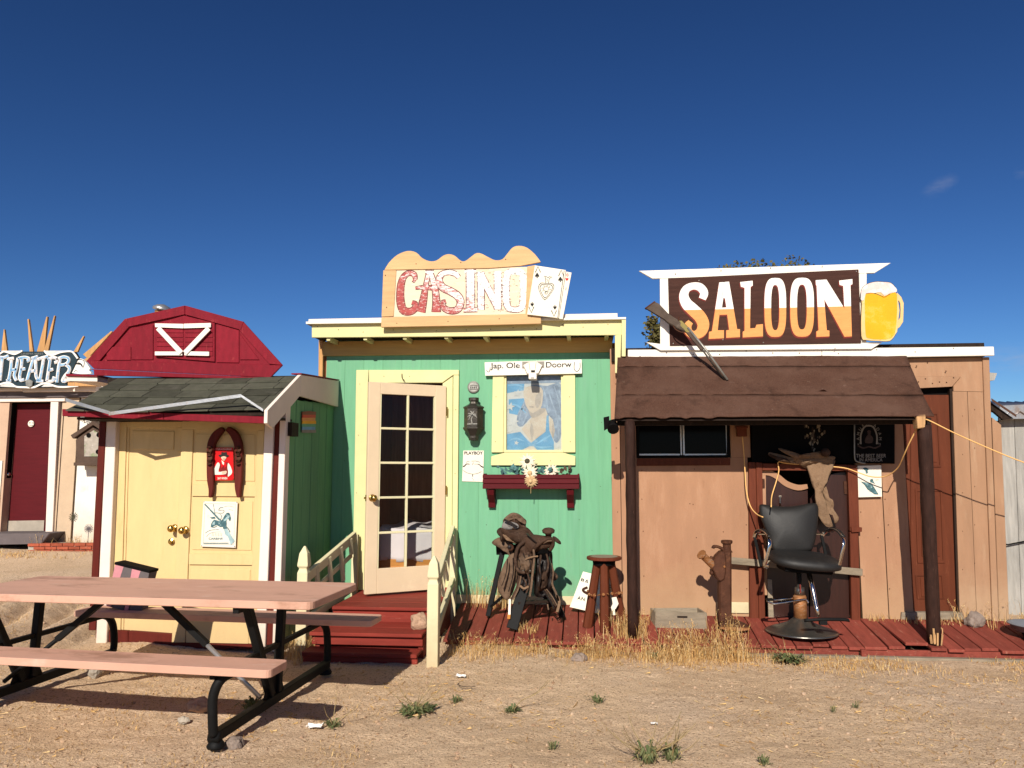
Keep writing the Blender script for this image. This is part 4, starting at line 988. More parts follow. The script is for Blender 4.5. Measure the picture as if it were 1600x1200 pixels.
mb = MB(); q = W(628, 584, YC - 0.04); mb.tube([q, q + Vector((0.002, -.01, -.03)), q + Vector((0.012, -.02, -.055)), q + Vector((0.03, -.02, -.07)), q + Vector((0.028, -.02, -.085))], 0.004, 6, 3); part('hook', mb, m_iron, ca)

# bed seen through the glass
bd_ = thing('white_draped_bed', 'white sheet over an orange pine bed seen through the glass door', 'bed', (-1.35, 9.0, 0.3))
mb = MB()
mb.box(-2.3, -0.75, 8.55, 9.9, 0.50, 0.84); part('mattress', mb, m_sheetcloth, bd_, bev=0.05)
rows = []
for j in range(14):
    r = []
    for i in range(36):
        xx = -2.32 + 1.6 * i / 35; t = j / 13
        if t < .55: yy, zz = 8.535 - 0.012 * math.sin(i * 1.4) * (1 - t) - .01, 0.5 + 0.36 * t / .55
        else: yy, zz = 8.54 + (t - .55) / .45 * 1.15, 0.865 + 0.02 * math.sin(i * .7 + j)
        r.append((xx, yy, zz + .01 * math.sin(i * .9)))
    rows.append(r)
mb = MB(); mb.sheet(rows); part('sheet', mb, m_sheetcloth, bd_, sm=True, solid=0.008)
mb = MB(); mb.box(-2.35, -0.7, 8.52, 8.56, 0.31, 0.52); part('side_rail', mb, m_orangewood, bd_, bev=0.004)
mb = MB(); mb.box(-2.05, -1.98, 8.76, 9.9, 0.3, 0.52); part('end_board', mb, m_orangewood, bd_, bev=0.004)

# window with printed flag banner behind old glass
wi = part('window', MB().pp([(770, 586), (787.5, 586), (786, 707), (768, 707)], YC - 0.03, 0.03), m_cream, ca, bev=0.004)
part('casing', MB().pp([(880, 586), (898.5, 586), (899, 707), (881, 707)], YC - 0.03, 0.03), m_cream, wi, bev=0.004)
part('casing', MB().pp([(767.5, 713), (788, 707.3), (881, 707.3), (899, 713), (899, 727), (767, 727)], YC - 0.032, 0.03), m_cream, wi, bev=0.004)
part('casing', MB().pp([(770, 580), (898, 580), (898, 585.7), (770, 585.7)], YC - 0.03, 0.03), m_cream, wi, bev=0.004)
part('stop', MB().pb(786.5, 587, 791, 706, YC - 0.012, 0.05), m_cream, wi)
part('stop', MB().pb(877, 587, 880.5, 706, YC - 0.012, 0.05), m_cream, wi)
part('sill', MB().pp([(788, 703), (880.5, 703), (880.5, 707), (787, 707)], YC - 0.018, 0.06), m_cream, wi, bev=0.003)
part('pane', MB().pb(789, 586, 879, 705, YC + 0.012, 0.004), m_glass, wi)
bn = thing('flag_banner', 'faded blue banner of a woman in bikini top with stars in the window', 'banner', W(834, 706, YC + 0.04))
o5, s5 = (680, 540), 5.714
yk = YC + 0.034
part('cloth', MB().pb(784, 584, 884, 711, yk, 0.004), m_flagpale, bn)
def bp(name, pts, m, dy, sm=0, closed=True):
    q = smooth(pts, sm, True) if sm else pts
    return part(name, MB().pp(sub(o5, s5, q), yk - dy, 0.0008), m, bn)
bp('blue_stripe', [(632, 310), (800, 320), (790, 400), (720, 410), (640, 425)], m_flagblue, 0.001)
bp('blue_stripe', [(655, 480), (790, 470), (830, 560), (840, 640), (660, 605)], m_flagblue, 0.001)
bp('blue_stripe', [(640, 790), (760, 770), (840, 860), (850, 930), (760, 945), (640, 920)], m_flagblue, 0.001)
bp('dark_top', [(632, 265), (1138, 262), (1138, 330), (632, 345)], m_flaggrey, 0.0012)
bp('hair', [(740, 600), (800, 480), (810, 380), (900, 350), (1000, 360), (1130, 350), (1138, 700), (1110, 840), (1060, 850), (1000, 620), (880, 620), (780, 720), (730, 700)], m_flaggrey, 0.002, 3)
bp('face', [(800, 375), (945, 375), (960, 470), (940, 560), (870, 605), (830, 570), (800, 500)], m_flagskin, 0.003, 3)
bp('body', [(930, 560), (985, 560), (1005, 620), (990, 760), (860, 865), (770, 745), (860, 650)], m_flagskin, 0.0035)
bp('arm', [(1015, 625), (1050, 660), (1070, 760), (1050, 830), (1015, 760)], m_flagskin, 0.003)
bp('bikini_top', [(985, 770), (1020, 760), (1060, 860), (1060, 945), (920, 945), (880, 895), (800, 905), (760, 945), (640, 945), (640, 890), (770, 800), (855, 868)], m_flagblue, 0.004)
bp('strap', [(995, 620), (1012, 625), (1020, 765), (985, 775)], m_flagblue, 0.0042)
bp('waist', [(770, 946), (830, 905), (870, 900), (915, 946)], m_flagskin, 0.0045, 2)
bp('jaw_shade', [(832, 575), (872, 604), (935, 565), (985, 560), (975, 590), (900, 640), (860, 640), (845, 610)], m_shade, 0.0046, 2)
bp('chest_shade', [(860, 690), (880, 760), (866, 850), (850, 800), (846, 740)], m_shade, 0.0046, 2)
bp('arm_shade', [(1050, 690), (1068, 760), (1050, 828), (1040, 770)], m_shade, 0.0046, 2)
bp('cheek_shade', [(905, 440), (948, 420), (940, 520), (905, 560), (890, 500)], m_shade, 0.0046, 2)
bp('mouth_line', [(835, 545), (862, 540), (886, 548), (862, 554)], m_shade, 0.0050, 2)
for q_ in ([(1000, 370), (1040, 500), (1090, 650), (1100, 830)], [(1060, 360), (1100, 480), (1125, 620)], [(960, 370), (990, 470), (1010, 600)], [(800, 500), (770, 580), (745, 690)], [(830, 590), (800, 660), (775, 715)], [(1110, 400), (1130, 520)]):
    part('hair_strand', MB().rib(sub(o5, s5, q_), [1.2, 2.2, 2.0, .8][:len(q_)], yk - .0048, .0006, 5), m_strand, bn)
for q_ in ([(650, 360), (720, 350), (790, 370)], [(670, 520), (740, 540), (810, 600)], [(660, 850), (720, 830), (790, 850)], [(900, 900), (960, 910), (1040, 900)], [(900, 880), (980, 830), (1030, 800)]):
    part('fold', MB().rib(sub(o5, s5, q_), [1, 3.2, 1], yk - .0048, .0006, 5), m_fold, bn)
for cx, cy, r in ((735, 425, 36), (672, 545, 42), (690, 680, 60), (725, 868, 24), (665, 760, 32), (1085, 905, 26)):
    st = []
    for i in range(10):
        a = -math.pi / 2 + i * math.pi / 5 + 0.2; rr = r if i % 2 == 0 else r * 0.42
        st.append((cx + rr * math.cos(a), cy + rr * math.sin(a)))
    bp('star', st, m_flagpale, 0.005)

# white carved header sign above the window
hsn_ = thing('carved_header_sign', 'long white board with dark carved letters above the window', 'sign', W(834, 587, YC - 0.03))
part('board', MB().pp([(757, 566), (909, 561.5), (909.5, 583.5), (758, 587)], YC - 0.055, 0.025), m_white, hsn_, bev=0.003)
o6, s6 = (750, 555), 9.412
mb = MB(); text_mb(mb, 'Jap. Ole', 789, 571.0, 8.5, YC - 0.0565, wpx=46, rot=-0.02, bold=.015); text_mb(mb, 'Doorw', 873, 569.5, 8.5, YC - 0.0565, wpx=40, rot=-0.02, bold=.015)
mb.rib(sub(o6, s6, smooth([(150, 175), (140, 235), (115, 245), (95, 215)], 4)), 0.8, YC - 0.057, 0.002); mb.rib(sub(o6, s6, smooth([(1390, 100), (1385, 200), (1425, 240), (1470, 190), (1470, 110)], 4)), 0.9, YC - 0.057, 0.002)
part('lettering', mb, m_ink, hsn_, recalc=False)
mb = MB()
for _ in range(70):
    a, b = random.choice((random.uniform(764, 815), random.uniform(850, 898))), random.uniform(566, 576)
    mb.rib([(a, b), (a + random.uniform(-1.5, 1.5), b + random.uniform(.5, 2))], random.uniform(.25, .6), YC - .0572, .0003)
part('paint_chips', mb, m_white, hsn_)['kind'] = 'stuff'
part('emblem_ground', MB().pp(sub(o6, s6, [(620, 95), (945, 90), (945, 185), (620, 195)]), YC - 0.058, 0.003), m_inkgrey, hsn_)
part('emblem', MB().pp(sub(o6, s6, [(630, 150), (720, 100), (830, 95), (920, 150), (860, 265), (690, 270)]), YC - 0.075, 0.02), m_cardcream, hsn_, bev=0.002)
mb = MB()
for a, b in (((640, 150), (690, 268)), ((720, 104), (735, 215)), ((825, 100), (810, 215)), ((915, 150), (862, 262))): mb.rib(sub(o6, s6, [a, b]), 0.5, YC - 0.0755, 0.001)
mb.pp(sub(o6, s6, [(750, 220), (810, 220), (810, 255), (750, 255)]), YC - 0.0757, 0.001)
part('emblem_lines', mb, m_ink, hsn_)
part('box', MB().pp(sub(o6, s6, [(715, 265), (830, 265), (830, 350), (715, 350)]), YC - 0.17, 0.115), m_white, hsn_, bev=0.004)
part('slot', MB().pp(sub(o6, s6, [(748, 328), (795, 328), (795, 338), (748, 338)]), YC - 0.172, 0.004), m_ink, hsn_)

# small things on the green wall
bc = thing('round_badge', 'small round grey metal badge above the wall lantern', 'plaque', W(740, 614, YC - 0.01))
c_ = W(740, 605, YC - 0.003)
RX = Matrix.Rotation(rad(90), 3, 'X')
part('disc', MB().lathe([(0.062, 0), (0.062, 0.012), (0.05, 0.018)], c_, 28, M=RX), m_pewterlt, bc)
mb = MB(); mb.pb(735, 604, 736.5, 607, YC - 0.0225, .001); mb.pb(738, 604, 739.5, 607, YC - 0.0225, .001); mb.pb(741, 604, 742.5, 607, YC - 0.0225, .001); mb.pb(744, 604, 745, 607, YC - 0.0225, .001); mb.pb(734, 602.2, 746, 602.8, YC - 0.0225, .001); mb.pb(734, 608, 746, 608.6, YC - 0.0225, .001); part('lettering', mb, m_ink, bc, recalc=False)
la = thing('wall_lantern', 'dark pewter six sided wall lantern with palm tree panel', 'lantern', W(740, 688, YC - 0.1))
sc = YC / 1200 * 1.005
c_ = W(740, 655, YC - 0.075)
def zz(v): return (655 - v) * sc
def hexprof(pr): return [(r * sc, zz(v)) for r, v in pr]
part('cap', MB().lathe(hexprof([(4, 621.5), (8, 621.5), (8, 626), (6, 628), (7, 631), (16.5, 636), (16, 638.5), (15, 638.5)]), c_, 6), m_pewter, la)
part('body', MB().lathe(hexprof([(15, 638.6), (15, 667), (14, 667)]), c_, 6), m_pewter, la)
part('base', MB().lathe(hexprof([(14, 667.2), (16.5, 667.5), (16.5, 670), (8, 681), (8, 684), (7, 688), (3, 688.5)]), c_, 6), m_pewter, la)
mb = MB(); yl = YC - 0.075 - 15 * sc * 0.87 - 0.004
o7, s7 = (680, 540), 5.714
for q in ([(330, 700), (322, 660), (332, 625)],): mb.rib(sub(o7, s7, q), [1.6, 1.0, .8], yl, 0.004)
for e in ((285, 640), (290, 610), (310, 592), (345, 595), (365, 615), (372, 645), (300, 660)): mb.rib(sub(o7, s7, smooth([(332, 625), ((332 + e[0]) / 2, min(625, e[1]) - 4), e], 3)), [1.5, 1.3, 1.2, 1.0, .9, .7, .4], yl, 0.004)
mb.rib(sub(o7, s7, [(285, 700), (375, 698)]), 1.2, yl, 0.004)
part('palm_relief', mb, m_pewterlt, la)
pb_ = thing('white_wall_poster', 'small white tin poster lettered PLAYBOY beside the flower box', 'tin sign', W(738, 752, YC - 0.01))
part('plate', MB().pp([(724, 704), (756, 704), (755, 753), (722, 752)], YC - 0.008, 0.006), m_paper, pb_)
mb = MB(); text_mb(mb, 'PLAYBOY', 740, 707.8, 4.6, YC - 0.0095, wpx=29, bold=0.03); part('lettering', mb, m_ink, pb_, recalc=False)
o8, s8 = (715, 690), 17.14
mb = MB()
for q, wd in (([(145, 670), (190, 650), (240, 600), (330, 605)], [2, 1.6, 1.2, .5]), ([(450, 605), (560, 605), (630, 660), (690, 690)], [.5, 1.2, 1.8, 2]), ([(370, 525), (480, 520), (600, 555)], .6), ([(155, 770), (250, 835), (400, 870), (540, 850), (640, 800)], .6), ([(400, 880), (405, 940)], 1.2), ([(240, 580), (260, 530), (320, 540)], .5), ([(395, 620), (425, 560)], .7)):
    q = smooth(q, 3)
    wd = wd if not hasattr(wd, '__len__') else [wd[min(int(i / 3), len(wd) - 1)] for i in range(len(q))]
    mb.rib(sub(o8, s8, q), wd, YC - 0.0095, 0.001)
mb.rib(sub(o8, s8, [(385, 975), (400, 985)]), 1, YC - 0.0095, .001); mb.rib(sub(o8, s8, [(415, 1020), (430, 1030)]), 1.1, YC - 0.0095, .001)
part('drawing', mb, m_ink, pb_)

# flower box
fb = thing('flower_box', 'maroon plank flower box on two brackets under the window', 'planter box', W(830, 790, YC - 0.1))
YFB = YC - 0.19
for v0, v1, y in ((741.5, 748, 0), (748.4, 755.5, -.003), (756, 764, 0)):
    part('slat', MB().pb(754, v0, 905, v1, YFB + y, 0.018), m_maroon, fb, bev=0.004)
for u in (754.5, 902.5):
    xx = W(u, 750, YFB).x; part('end_board', MB().box(xx, xx + 0.016, YFB + 0.0185, YC - 0.002, W(800, 763, YFB).z, W(800, 740, YFB).z), m_maroon, fb, bev=0.003)
part('bottom_board', MB().box(W(756, 750, YFB).x, W(902, 750, YFB).x, YFB + 0.02, YC - 0.002, W(800, 764, YFB).z + .005, W(800, 760, YFB).z), m_maroon, fb)
for u in (764, 886):
    xx = W(u, 770, YC).x
    mb = MB(); z1 = W(800, 765, YFB).z - 0.002; z0 = W(800, 793, YC).z
    mb.prism([(xx, YC - 0.002, z1), (xx, YFB + 0.02, z1), (xx, YFB + 0.04, z1 - 0.05), (xx, YC - 0.06, z0 + 0.05), (xx, YC - 0.05, z0), (xx, YC - 0.002, z0)], (0.07, 0, 0))
    part('bracket', mb, m_maroon, fb, bev=0.004)
part('soil', MB().box(W(757, 750, YFB).x, W(901, 750, YFB).x, YFB + 0.02, YC - 0.006, W(800, 760, YFB).z + .002, W(800, 744, YFB).z), m_bark, fb)
def daisy(name, u, v, Y, r, label, npet=14, mp_=m_petal, mc_=m_seedhead, tilt=0.5):
    c_ = W(u, v, Y)
    t = thing(name, label, 'flower', c_ - Vector((0, 0, 0.1)), 'plastic daisies in the flower box' if name == 'daisy' else None)
    nrm = Vector((-0.1, -1, tilt)).normalized(); ax = nrm.orthogonal().normalized(); ay = nrm.cross(ax)
    part('flower_centre', MB().ell(c_ + nrm * 0.008, (r * .32, r * .2, r * .32), 10, 6), mc_, t, sm=True)
    for i in range(npet):
        a = i * 2 * math.pi / npet + random.uniform(-.1, .1); l = r * random.uniform(.85, 1.1)
        d = ax * math.cos(a) + ay * math.sin(a); e = ax * -math.sin(a) + ay * math.cos(a)
        mb = MB(); b_ = c_ + d * r * .2
        mb.add([b_ - e * .006, b_ + d * l * .5 - e * .012 - nrm * .004, b_ + d * l - nrm * .015, b_ + d * l * .5 + e * .012 - nrm * .004, b_ + e * .006, b_ + d * l * .55 + nrm * .004], [(0, 1, 5), (1, 2, 5), (2, 3, 5), (3, 4, 5), (4, 0, 5)])
        part('petal', mb, mp_, t, recalc=False, solid=0.002)
    part('stem', MB().tube([c_ - nrm * .01, c_ - Vector((0, -.03, .12))], 0.004, 5), m_weeddry, t)
daisy('daisy', 824, 721, YC - 0.13, 0.085, 'cream daisy standing highest in the maroon flower box')
daisy('daisy', 861, 735, YC - 0.13, 0.075, 'cream daisy low on the right of the flower box', 12)
daisy('daisy', 828, 739, YC - 0.19, 0.075, 'cream daisy leaning out below the highest one', 13, m_petal, m_dried, 0.1)
daisy('dried_flower', 829, 752, YC - 0.215, 0.06, 'dried brown flower head hung on the front of the flower box', 16, m_dried, m_dried, -0.1)
fo = thing('plastic_foliage', 'blue green plastic leaves spilling over the flower box', 'plant', W(828, 742, YC - .1))
for g in range(6):
    mb = MB(); cu_ = (790, 803, 812, 838, 848, 882)[g]
    for i in range(9):
        p = W(cu_ + random.uniform(-10, 10), 738 + random.uniform(-7, 3), YC - 0.1 + random.uniform(-.08, .06))
        d = Vector((random.uniform(-1, 1), random.uniform(-.9, .2), random.uniform(-.2, .9))).normalized() * random.uniform(.04, .075)
        e = d.cross(Vector((0, 1, .4))).normalized() * .018
        mb.add([p, p + d * .5 + e, p + d, p + d * .5 - e], [(0, 1, 2), (0, 2, 3)])
    part('leaf_spray', mb, m_leaf if g < 5 else m_bark, fo, recalc=False, solid=0.002)

# casino sign
YN = YC - 0.40
cg = thing('casino_sign', 'weathered pine framed sign with faded red letters CASINO', 'sign', W(720, 508, YN))
o9, s9 = (560, 370), 4.444
top = smooth([(182, 226), (215, 175), (270, 125), (340, 98), (400, 108), (440, 145), (490, 168), (540, 165), (590, 130), (630, 120), (670, 132), (710, 165), (740, 168), (780, 140), (815, 115), (850, 115), (900, 140), (950, 162), (1000, 155), (1035, 115), (1070, 75), (1115, 62), (1170, 75), (1225, 120), (1265, 172)], 3)
part('crest', MB().pp(sub(o9, s9, top + [(1262, 176), (1120, 202), (900, 218), (600, 222), (182, 230)]), YN - 0.004, 0.03), m_plywood, cg, bev=0.004)
part('frame_board', MB().pp(sub(o9, s9, [(172, 232), (263, 231), (244, 552), (160, 556)]), YN - 0.002, 0.03), m_plywood, cg, bev=0.004)
part('frame_board', MB().pp(sub(o9, s9, [(160, 558), (760, 546), (1268, 530), (1268, 604), (700, 618), (156, 628)]), YN - 0.006, 0.03), m_plywood, cg, bev=0.004)
part('frame_board', MB().pp(sub(o9, s9, [(1172, 205), (1230, 195), (1180, 536), (1160, 540)]), YN - 0.001, 0.03), m_plywood, cg, bev=0.004)
part('panel', MB().pp(sub(o9, s9, [(258, 232), (1172, 208), (1170, 535), (242, 556)]), YN + 0.008, 0.02), M('faded board', (0.70, 0.58, 0.42), 0.6, 0.06, 4, 0.25, 60, (1, 1, 5), wear=[((0.64, 0.40, 0.19), 0.60, 0.76, 2.2), ((0.76, 0.70, 0.63), 0.60, 0.66, 14)], tint=0), cg)
m_faded = faded('faded red letters', (0.36, 0.075, 0.07), W(618, 460, YN).x, W(825, 460, YN).x, W(700, 500, YN).z, W(700, 420, YN).z, (0.76, 0.72, 0.68), -0.71)
m_fadedline = faded('faded letter outline', (0.14, 0.05, 0.045), W(560, 460, YN).x, W(860, 460, YN).x, W(700, 500, YN).z - .4, W(700, 420, YN).z, (0.76, 0.72, 0.68), -0.92)
oA, sA = (610, 410), 5.517
cas = {
 'C': [([(215, 150), (205, 105), (160, 92), (115, 125), (92, 190), (85, 270), (88, 340), (110, 410), (160, 425), (205, 405), (215, 360), (185, 345)], [20, 34, 34, 40, 48, 52, 56, 56, 50, 44, 36, 20])],
 'A': [([(300, 82), (375, 82)], [14, 14]), ([(330, 85), (305, 200), (285, 320), (262, 428)], [26, 32, 50, 66]), ([(345, 85), (380, 200), (395, 320), (395, 428)], [30, 40, 50, 66]), ([(215, 222), (300, 215), (400, 225)], [10, 26, 26]), ([(195, 150), (215, 165)], [20, 12])],
 'S': [([(590, 130), (560, 100), (500, 85), (440, 105), (420, 160), (450, 215), (520, 250), (580, 290), (605, 345), (580, 405), (520, 418), (465, 395), (450, 350), (480, 335)], [24, 34, 32, 38, 48, 52, 54, 54, 50, 48, 44, 40, 34, 18])],
 'I': [([(640, 80), (740, 78)], [20, 20]), ([(690, 80), (690, 410)], [62, 62]), ([(630, 412), (750, 408)], [24, 24])],
 'N': [([(780, 80), (780, 410)], [50, 50]), ([(770, 90), (930, 395)], [50, 50]), ([(925, 75), (925, 405)], [50, 50])],
 'O': [([(1075, 75), (1010, 100), (995, 240), (1010, 380), (1075, 408), (1135, 380), (1150, 240), (1135, 100), (1075, 75)], [34, 44, 50, 44, 34, 44, 50, 44, 34])],
}
for ch, st in cas.items():
    mo = MB(); mi_ = MB()
    for ki, (pts, wd) in enumerate(st):
        q = smooth([p + (k,) for p, k in zip(pts, wd)], 5)
        pp_ = sub(oA, sA, [k[:2] for k in q])
        mo.rib(pp_, [(k[2] + 20) / sA for k in q], YN + 0.0072 - ki * .0003, 0.0005)
        mi_.rib(pp_, [(k[2] + 4) / sA for k in q], YN + 0.0050 - ki * .0003, 0.0005)
    l_ = part('letter', mi_, m_faded, cg); part('outline', mo, m_fadedline, l_)
mb = MB()
for _ in range(150):
    a = random.uniform(640, 1165); b = random.uniform(70, 425); l = random.uniform(6, 26); t = random.choice((0, 0, 0, 1.57)) + random.uniform(-.3, .3)
    mb.rib(sub(oA, sA, [(a, b), (a + l * math.cos(t), b + l * math.sin(t))]), random.uniform(.25, .6), YN + .0034, .0004)
o_ = part('paint_flecks', mb, [m_inkgrey], cg); o_['kind'] = 'stuff'
c1 = thing('queen_card', 'playing card board with red marks half hidden behind the ace', 'sign', W(884, 497, YN))
part('board', MB().pp(sub(oA, sA, [(1512, 78), (1562, 88), (1485, 490), (1420, 480), (1400, 120)]), YN - 0.012, 0.02), m_cardcream, c1, bev=0.002)
mb = MB(); mb.ring(sub(oA, sA, [(1518 + 10 * math.cos(i) + 8, 108 + 14 * math.sin(i)) for i in [j * .785 for j in range(8)]]), sub(oA, sA, [(1518 + 5 * math.cos(i) + 8, 108 + 8 * math.sin(i)) for i in [j * .785 for j in range(8)]]), YN - 0.0135, 0.001)
mb.pp(sub(oA, sA, smooth([(1520, 160), (1508, 140), (1515, 132), (1522, 138), (1530, 132), (1536, 142)], 2, True)), YN - 0.0135, 0.001); mb.rib(sub(oA, sA, [(1515, 215), (1512, 240)]), 1, YN - 0.0135, .001)
part('red_marks', mb, m_inkred, c1)
c2 = thing('ace_card', 'large ace of spades playing card board on the casino sign', 'sign', W(865, 496, YN))
YA = YN - 0.035
part('board', MB().pp(sub(oA, sA, [(1245, 25), (1512, 66), (1450, 480), (1178, 449)]), YA, 0.02), m_cardcream, c2, bev=0.002)
def spade(cx, cy, h, fl=1):
    q = [(0, -.55), (.28, -.15), (.42, .1), (.33, .28), (.12, .24), (.05, .2), (.14, .5), (-.14, .5), (-.05, .2), (-.12, .24), (-.33, .28), (-.42, .1), (-.28, -.15)]
    return [(cx + a * h + .12 * b * h * 0, cy + b * h * fl) for a, b in q]
mb = MB()
for cx, cy, fl, ax_, ay_ in ((1265, 112, 1, 1272, 60), (1465, 146, 1, 1472, 92), (1222, 362, -1, 1215, 408), (1418, 388, -1, 1410, 440)):
    h = 46 if fl == 1 else 38
    mb.pp(sub(oA, sA, spade(cx, cy, h, fl)), YA - 0.0015, 0.001)
    k = 26 * fl
    mb.rib(sub(oA, sA, [(ax_ - 22, ay_ + k), (ax_, ay_ - k), (ax_ + 22, ay_ + k)]), 1.3, YA - 0.0016, 0.001)
mb.rib(sub(oA, sA, [(1498, 70), (1442, 478)]), 0.9, YA - 0.0015, 0.001)
part('pips', mb, m_ink, c2)
mb = MB()
hp = smooth([(1345, 180), (1300, 175), (1275, 205), (1285, 255), (1330, 325), (1390, 260), (1412, 210), (1395, 180)], 3, True)
hp2 = [(1343 + (a - 1343) * .82, 240 + (b - 240) * .82) for a, b in hp]
mb.ring(sub(oA, sA, hp), sub(oA, sA, [(1343 + (a - 1343) * .93, 240 + (b - 240) * .93) for a, b in hp]), YA - 0.0015, 0.001)
mb.ring(sub(oA, sA, hp2), sub(oA, sA, [(1343 + (a - 1343) * .74, 240 + (b - 240) * .74) for a, b in hp]), YA - 0.0015, 0.001)
for a in range(0, 360, 45):
    c0, r_ = (1343 + 30 * math.cos(rad(a)), 228 + 26 * math.sin(rad(a))), 9
    mb.rib(sub(oA, sA, [(c0[0] + r_ * math.cos(rad(a + b)), c0[1] + r_ * math.sin(rad(a + b))) for b in range(0, 280, 40)]), .6, YA - 0.0015, .001)
mb.rib(sub(oA, sA, [(1342 + 12 * math.cos(rad(b)), 262 + 12 * math.sin(rad(b))) for b in range(0, 361, 40)]), .7, YA - 0.0015, .001)
for q in ([(1340, 178), (1336, 130), (1325, 118), (1345, 122), (1358, 132), (1372, 122), (1392, 125), (1370, 140), (1362, 180)],): mb.rib(sub(oA, sA, q), 0.8, YA - 0.0015, .001)
mb.rib(sub(oA, sA, smooth([(1342, 140), (1356, 152), (1348, 168)], 3)), .5, YA - .0015, .001)
part('heart_scroll', mb, m_ink, c2)

# ================================================================== SALOON
YL = 7.55
sa = thing('saloon_building', 'terracotta saloon with brown roll roofed porch and white parapet board', 'building', W(1200, 960, YL))
def wpan(u0, v0, u1, v1, m=m_orange, y=0.0, name='wall_panel', t=0.04, bev=0.0):
    return part(name, MB().pb(u0, v0, u1, v1, YL + y, t), m, sa, bev=bev)
wpan(956, 545, 969.3, 962); wpan(970.3, 545, 995, 962, y=0.004); wpan(995.3, 715, 1172, 962, y=0.002)
wpan(995.3, 545, 1172, 655, y=0.002); wpan(1141, 655.4, 1172, 714.6, y=0.003)
wpan(1338, 545, 1377.5, 975, y=0.002); wpan(1379, 545, 1416, 975, y=0.004); wpan(1172.3, 545, 1337.7, 660, y=0.003)
part('wall_panel', MB().pp([(1416.3, 545), (1534, 550), (1538, 612), (1490, 611), (1489, 588), (1416.3, 588)], YL + 0.006, 0.04), m_tan, sa)
part('wall_panel', MB().pp([(1488.5, 611.5), (1511, 612), (1526, 968), (1500, 968)], YL + 0.004, 0.04), m_tan, sa)
part('wall_panel', MB().pp([(1511.8, 612), (1536, 612.5), (1552, 968), (1526.6, 968)], YL + 0.007, 0.04), m_tan, sa)
part('header_board', MB().pp([(1422, 588), (1502, 588), (1488.3, 604), (1428, 607)], YL - 0.012, 0.03), m_tan, sa, bev=0.004)
part('corner_board', MB().pp([(1535.5, 558), (1546, 558), (1549, 655), (1561, 975), (1551, 975)], YL - 0.012, 0.10), m_tan, sa, bev=0.004)
part('side_board', MB().pp([(1550, 652), (1564.5, 664), (1577, 968), (1561, 968)], YL + 0.10, 0.05), m_tan, sa, bev=0.003)
xs0, xs1 = W(958, 750, YL).x, W(1549, 750, YL).x
mb = MB(); mb.box(xs0, xs0 + .06, YL + .05, 10.5, 0, 2.7); mb.box(xs1 - .06, xs1, YL + .05, 10.5, 0, 2.7); mb.box(xs0, xs1, 10.5, 10.56, 0, 2.7); part('rear_wall', mb, m_tan, sa)
mb = MB(); mb.box(xs0, xs1, YL + .046, 10.5, 2.62, 2.68); part('roof', mb, m_darkwood, sa)
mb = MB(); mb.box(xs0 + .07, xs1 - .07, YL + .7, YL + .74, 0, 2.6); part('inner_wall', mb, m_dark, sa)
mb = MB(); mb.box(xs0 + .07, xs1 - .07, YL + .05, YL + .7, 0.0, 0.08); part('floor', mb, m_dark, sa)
part('base_board', MB().pb(1120, 941, 1170, 958, YL - 0.015, 0.014), m_creamrail, sa, bev=0.003)
part('base_board', MB().pb(958, 934, 972, 948, YL - 0.015, 0.014), m_creamrail, sa, bev=0.003)
# parapet
part('parapet_board', MB().pp([(981, 546.5), (1284, 544.5), (1284, 560.3), (981, 562)], YL - 0.07, 0.03), m_white, sa, bev=0.004)
part('parapet_board', MB().pp([(1284.5, 544.3), (1553, 541.5), (1554, 555.5), (1284.5, 560)], YL - 0.072, 0.03), m_white, sa, bev=0.004)
mb = MB(); mb.box(xs0, xs1, YL - 0.04, YL + 0.05, 2.56, 2.69); part('parapet_backing', mb, m_darkwood, sa)
# porch roof in three overlapping courses
YF = 6.78
A0, A1 = W(965, 560, YL - .06), W(1416, 558, YL - .06)
B0, B1 = W(960, 652, YF), W(1454, 650, YF)
def course(t0, t1, lift, seed, x1 = 1.0, curl=0.0):
    rows = []
    n, m_ = 60, 8
    for j in range(m_ + 1):
        t = t0 + (t1 - t0) * j / m_
        r = []
        for i in range(n + 1):
            s_ = i / n * x1
            a = A0.lerp(A1, s_); b = B0.lerp(B1, s_)
            if s_ > .9: b = b + Vector((0.03 * (s_ - .9) * 10, 0, 0))
            p = a.lerp(b, t)
            bow = -0.03 * math.sin(math.pi * t) * (0.4 + 0.6 * s_)
            p = p + Vector((0, 0, lift * (1 if j < m_ else 1.3) + bow + 0.006 * noise.noise(Vector((p.x * 1.6, t * 3, seed))) + 0.003 * noise.noise(Vector((p.x * 9, t * 9, seed)))))
            if j == m_ and curl: p.z += curl * max(0, noise.noise(Vector((p.x * 5, 3, seed)))) - (0.012 if (int(s_ * 40) % 3 == 0 and s_ < .35) else 0)
            r.append(p)
        rows.append(r)
    return MB().sheet(rows)
pr = part('porch_roof', course(0.62, 1.0, 0.0, 1, curl=0.004), m_roofing, sa, sm=True, solid=0.008)
part('roofing_sheet', course(0.16, 0.64, 0.010, 2, curl=0.010), m_roofing, pr, sm=True, solid=0.007)
part('roofing_sheet', course(-0.01, 0.18, 0.019, 3, curl=0.006), m_roofing, pr, sm=True, solid=0.007)
mb = MB(); mb.hexa([A0 + Vector((0, 0, -.05)), B0 + Vector((.01, .03, -.03)), B1 + Vector((-.02, .03, -.03)), A1 + Vector((0, 0, -.05))], [A0 + Vector((0, 0, -.035)), B0 + Vector((.01, .03, -.017)), B1 + Vector((-.02, .03, -.017)), A1 + Vector((0, 0, -.035))]); part('roof_deck', mb, m_darkwood, pr)
part('header_beam', MB().box(B0.x + .03, B1.x - .03, YF + 0.16, YF + 0.22, 1.90, 1.97), m_darkwood, sa)
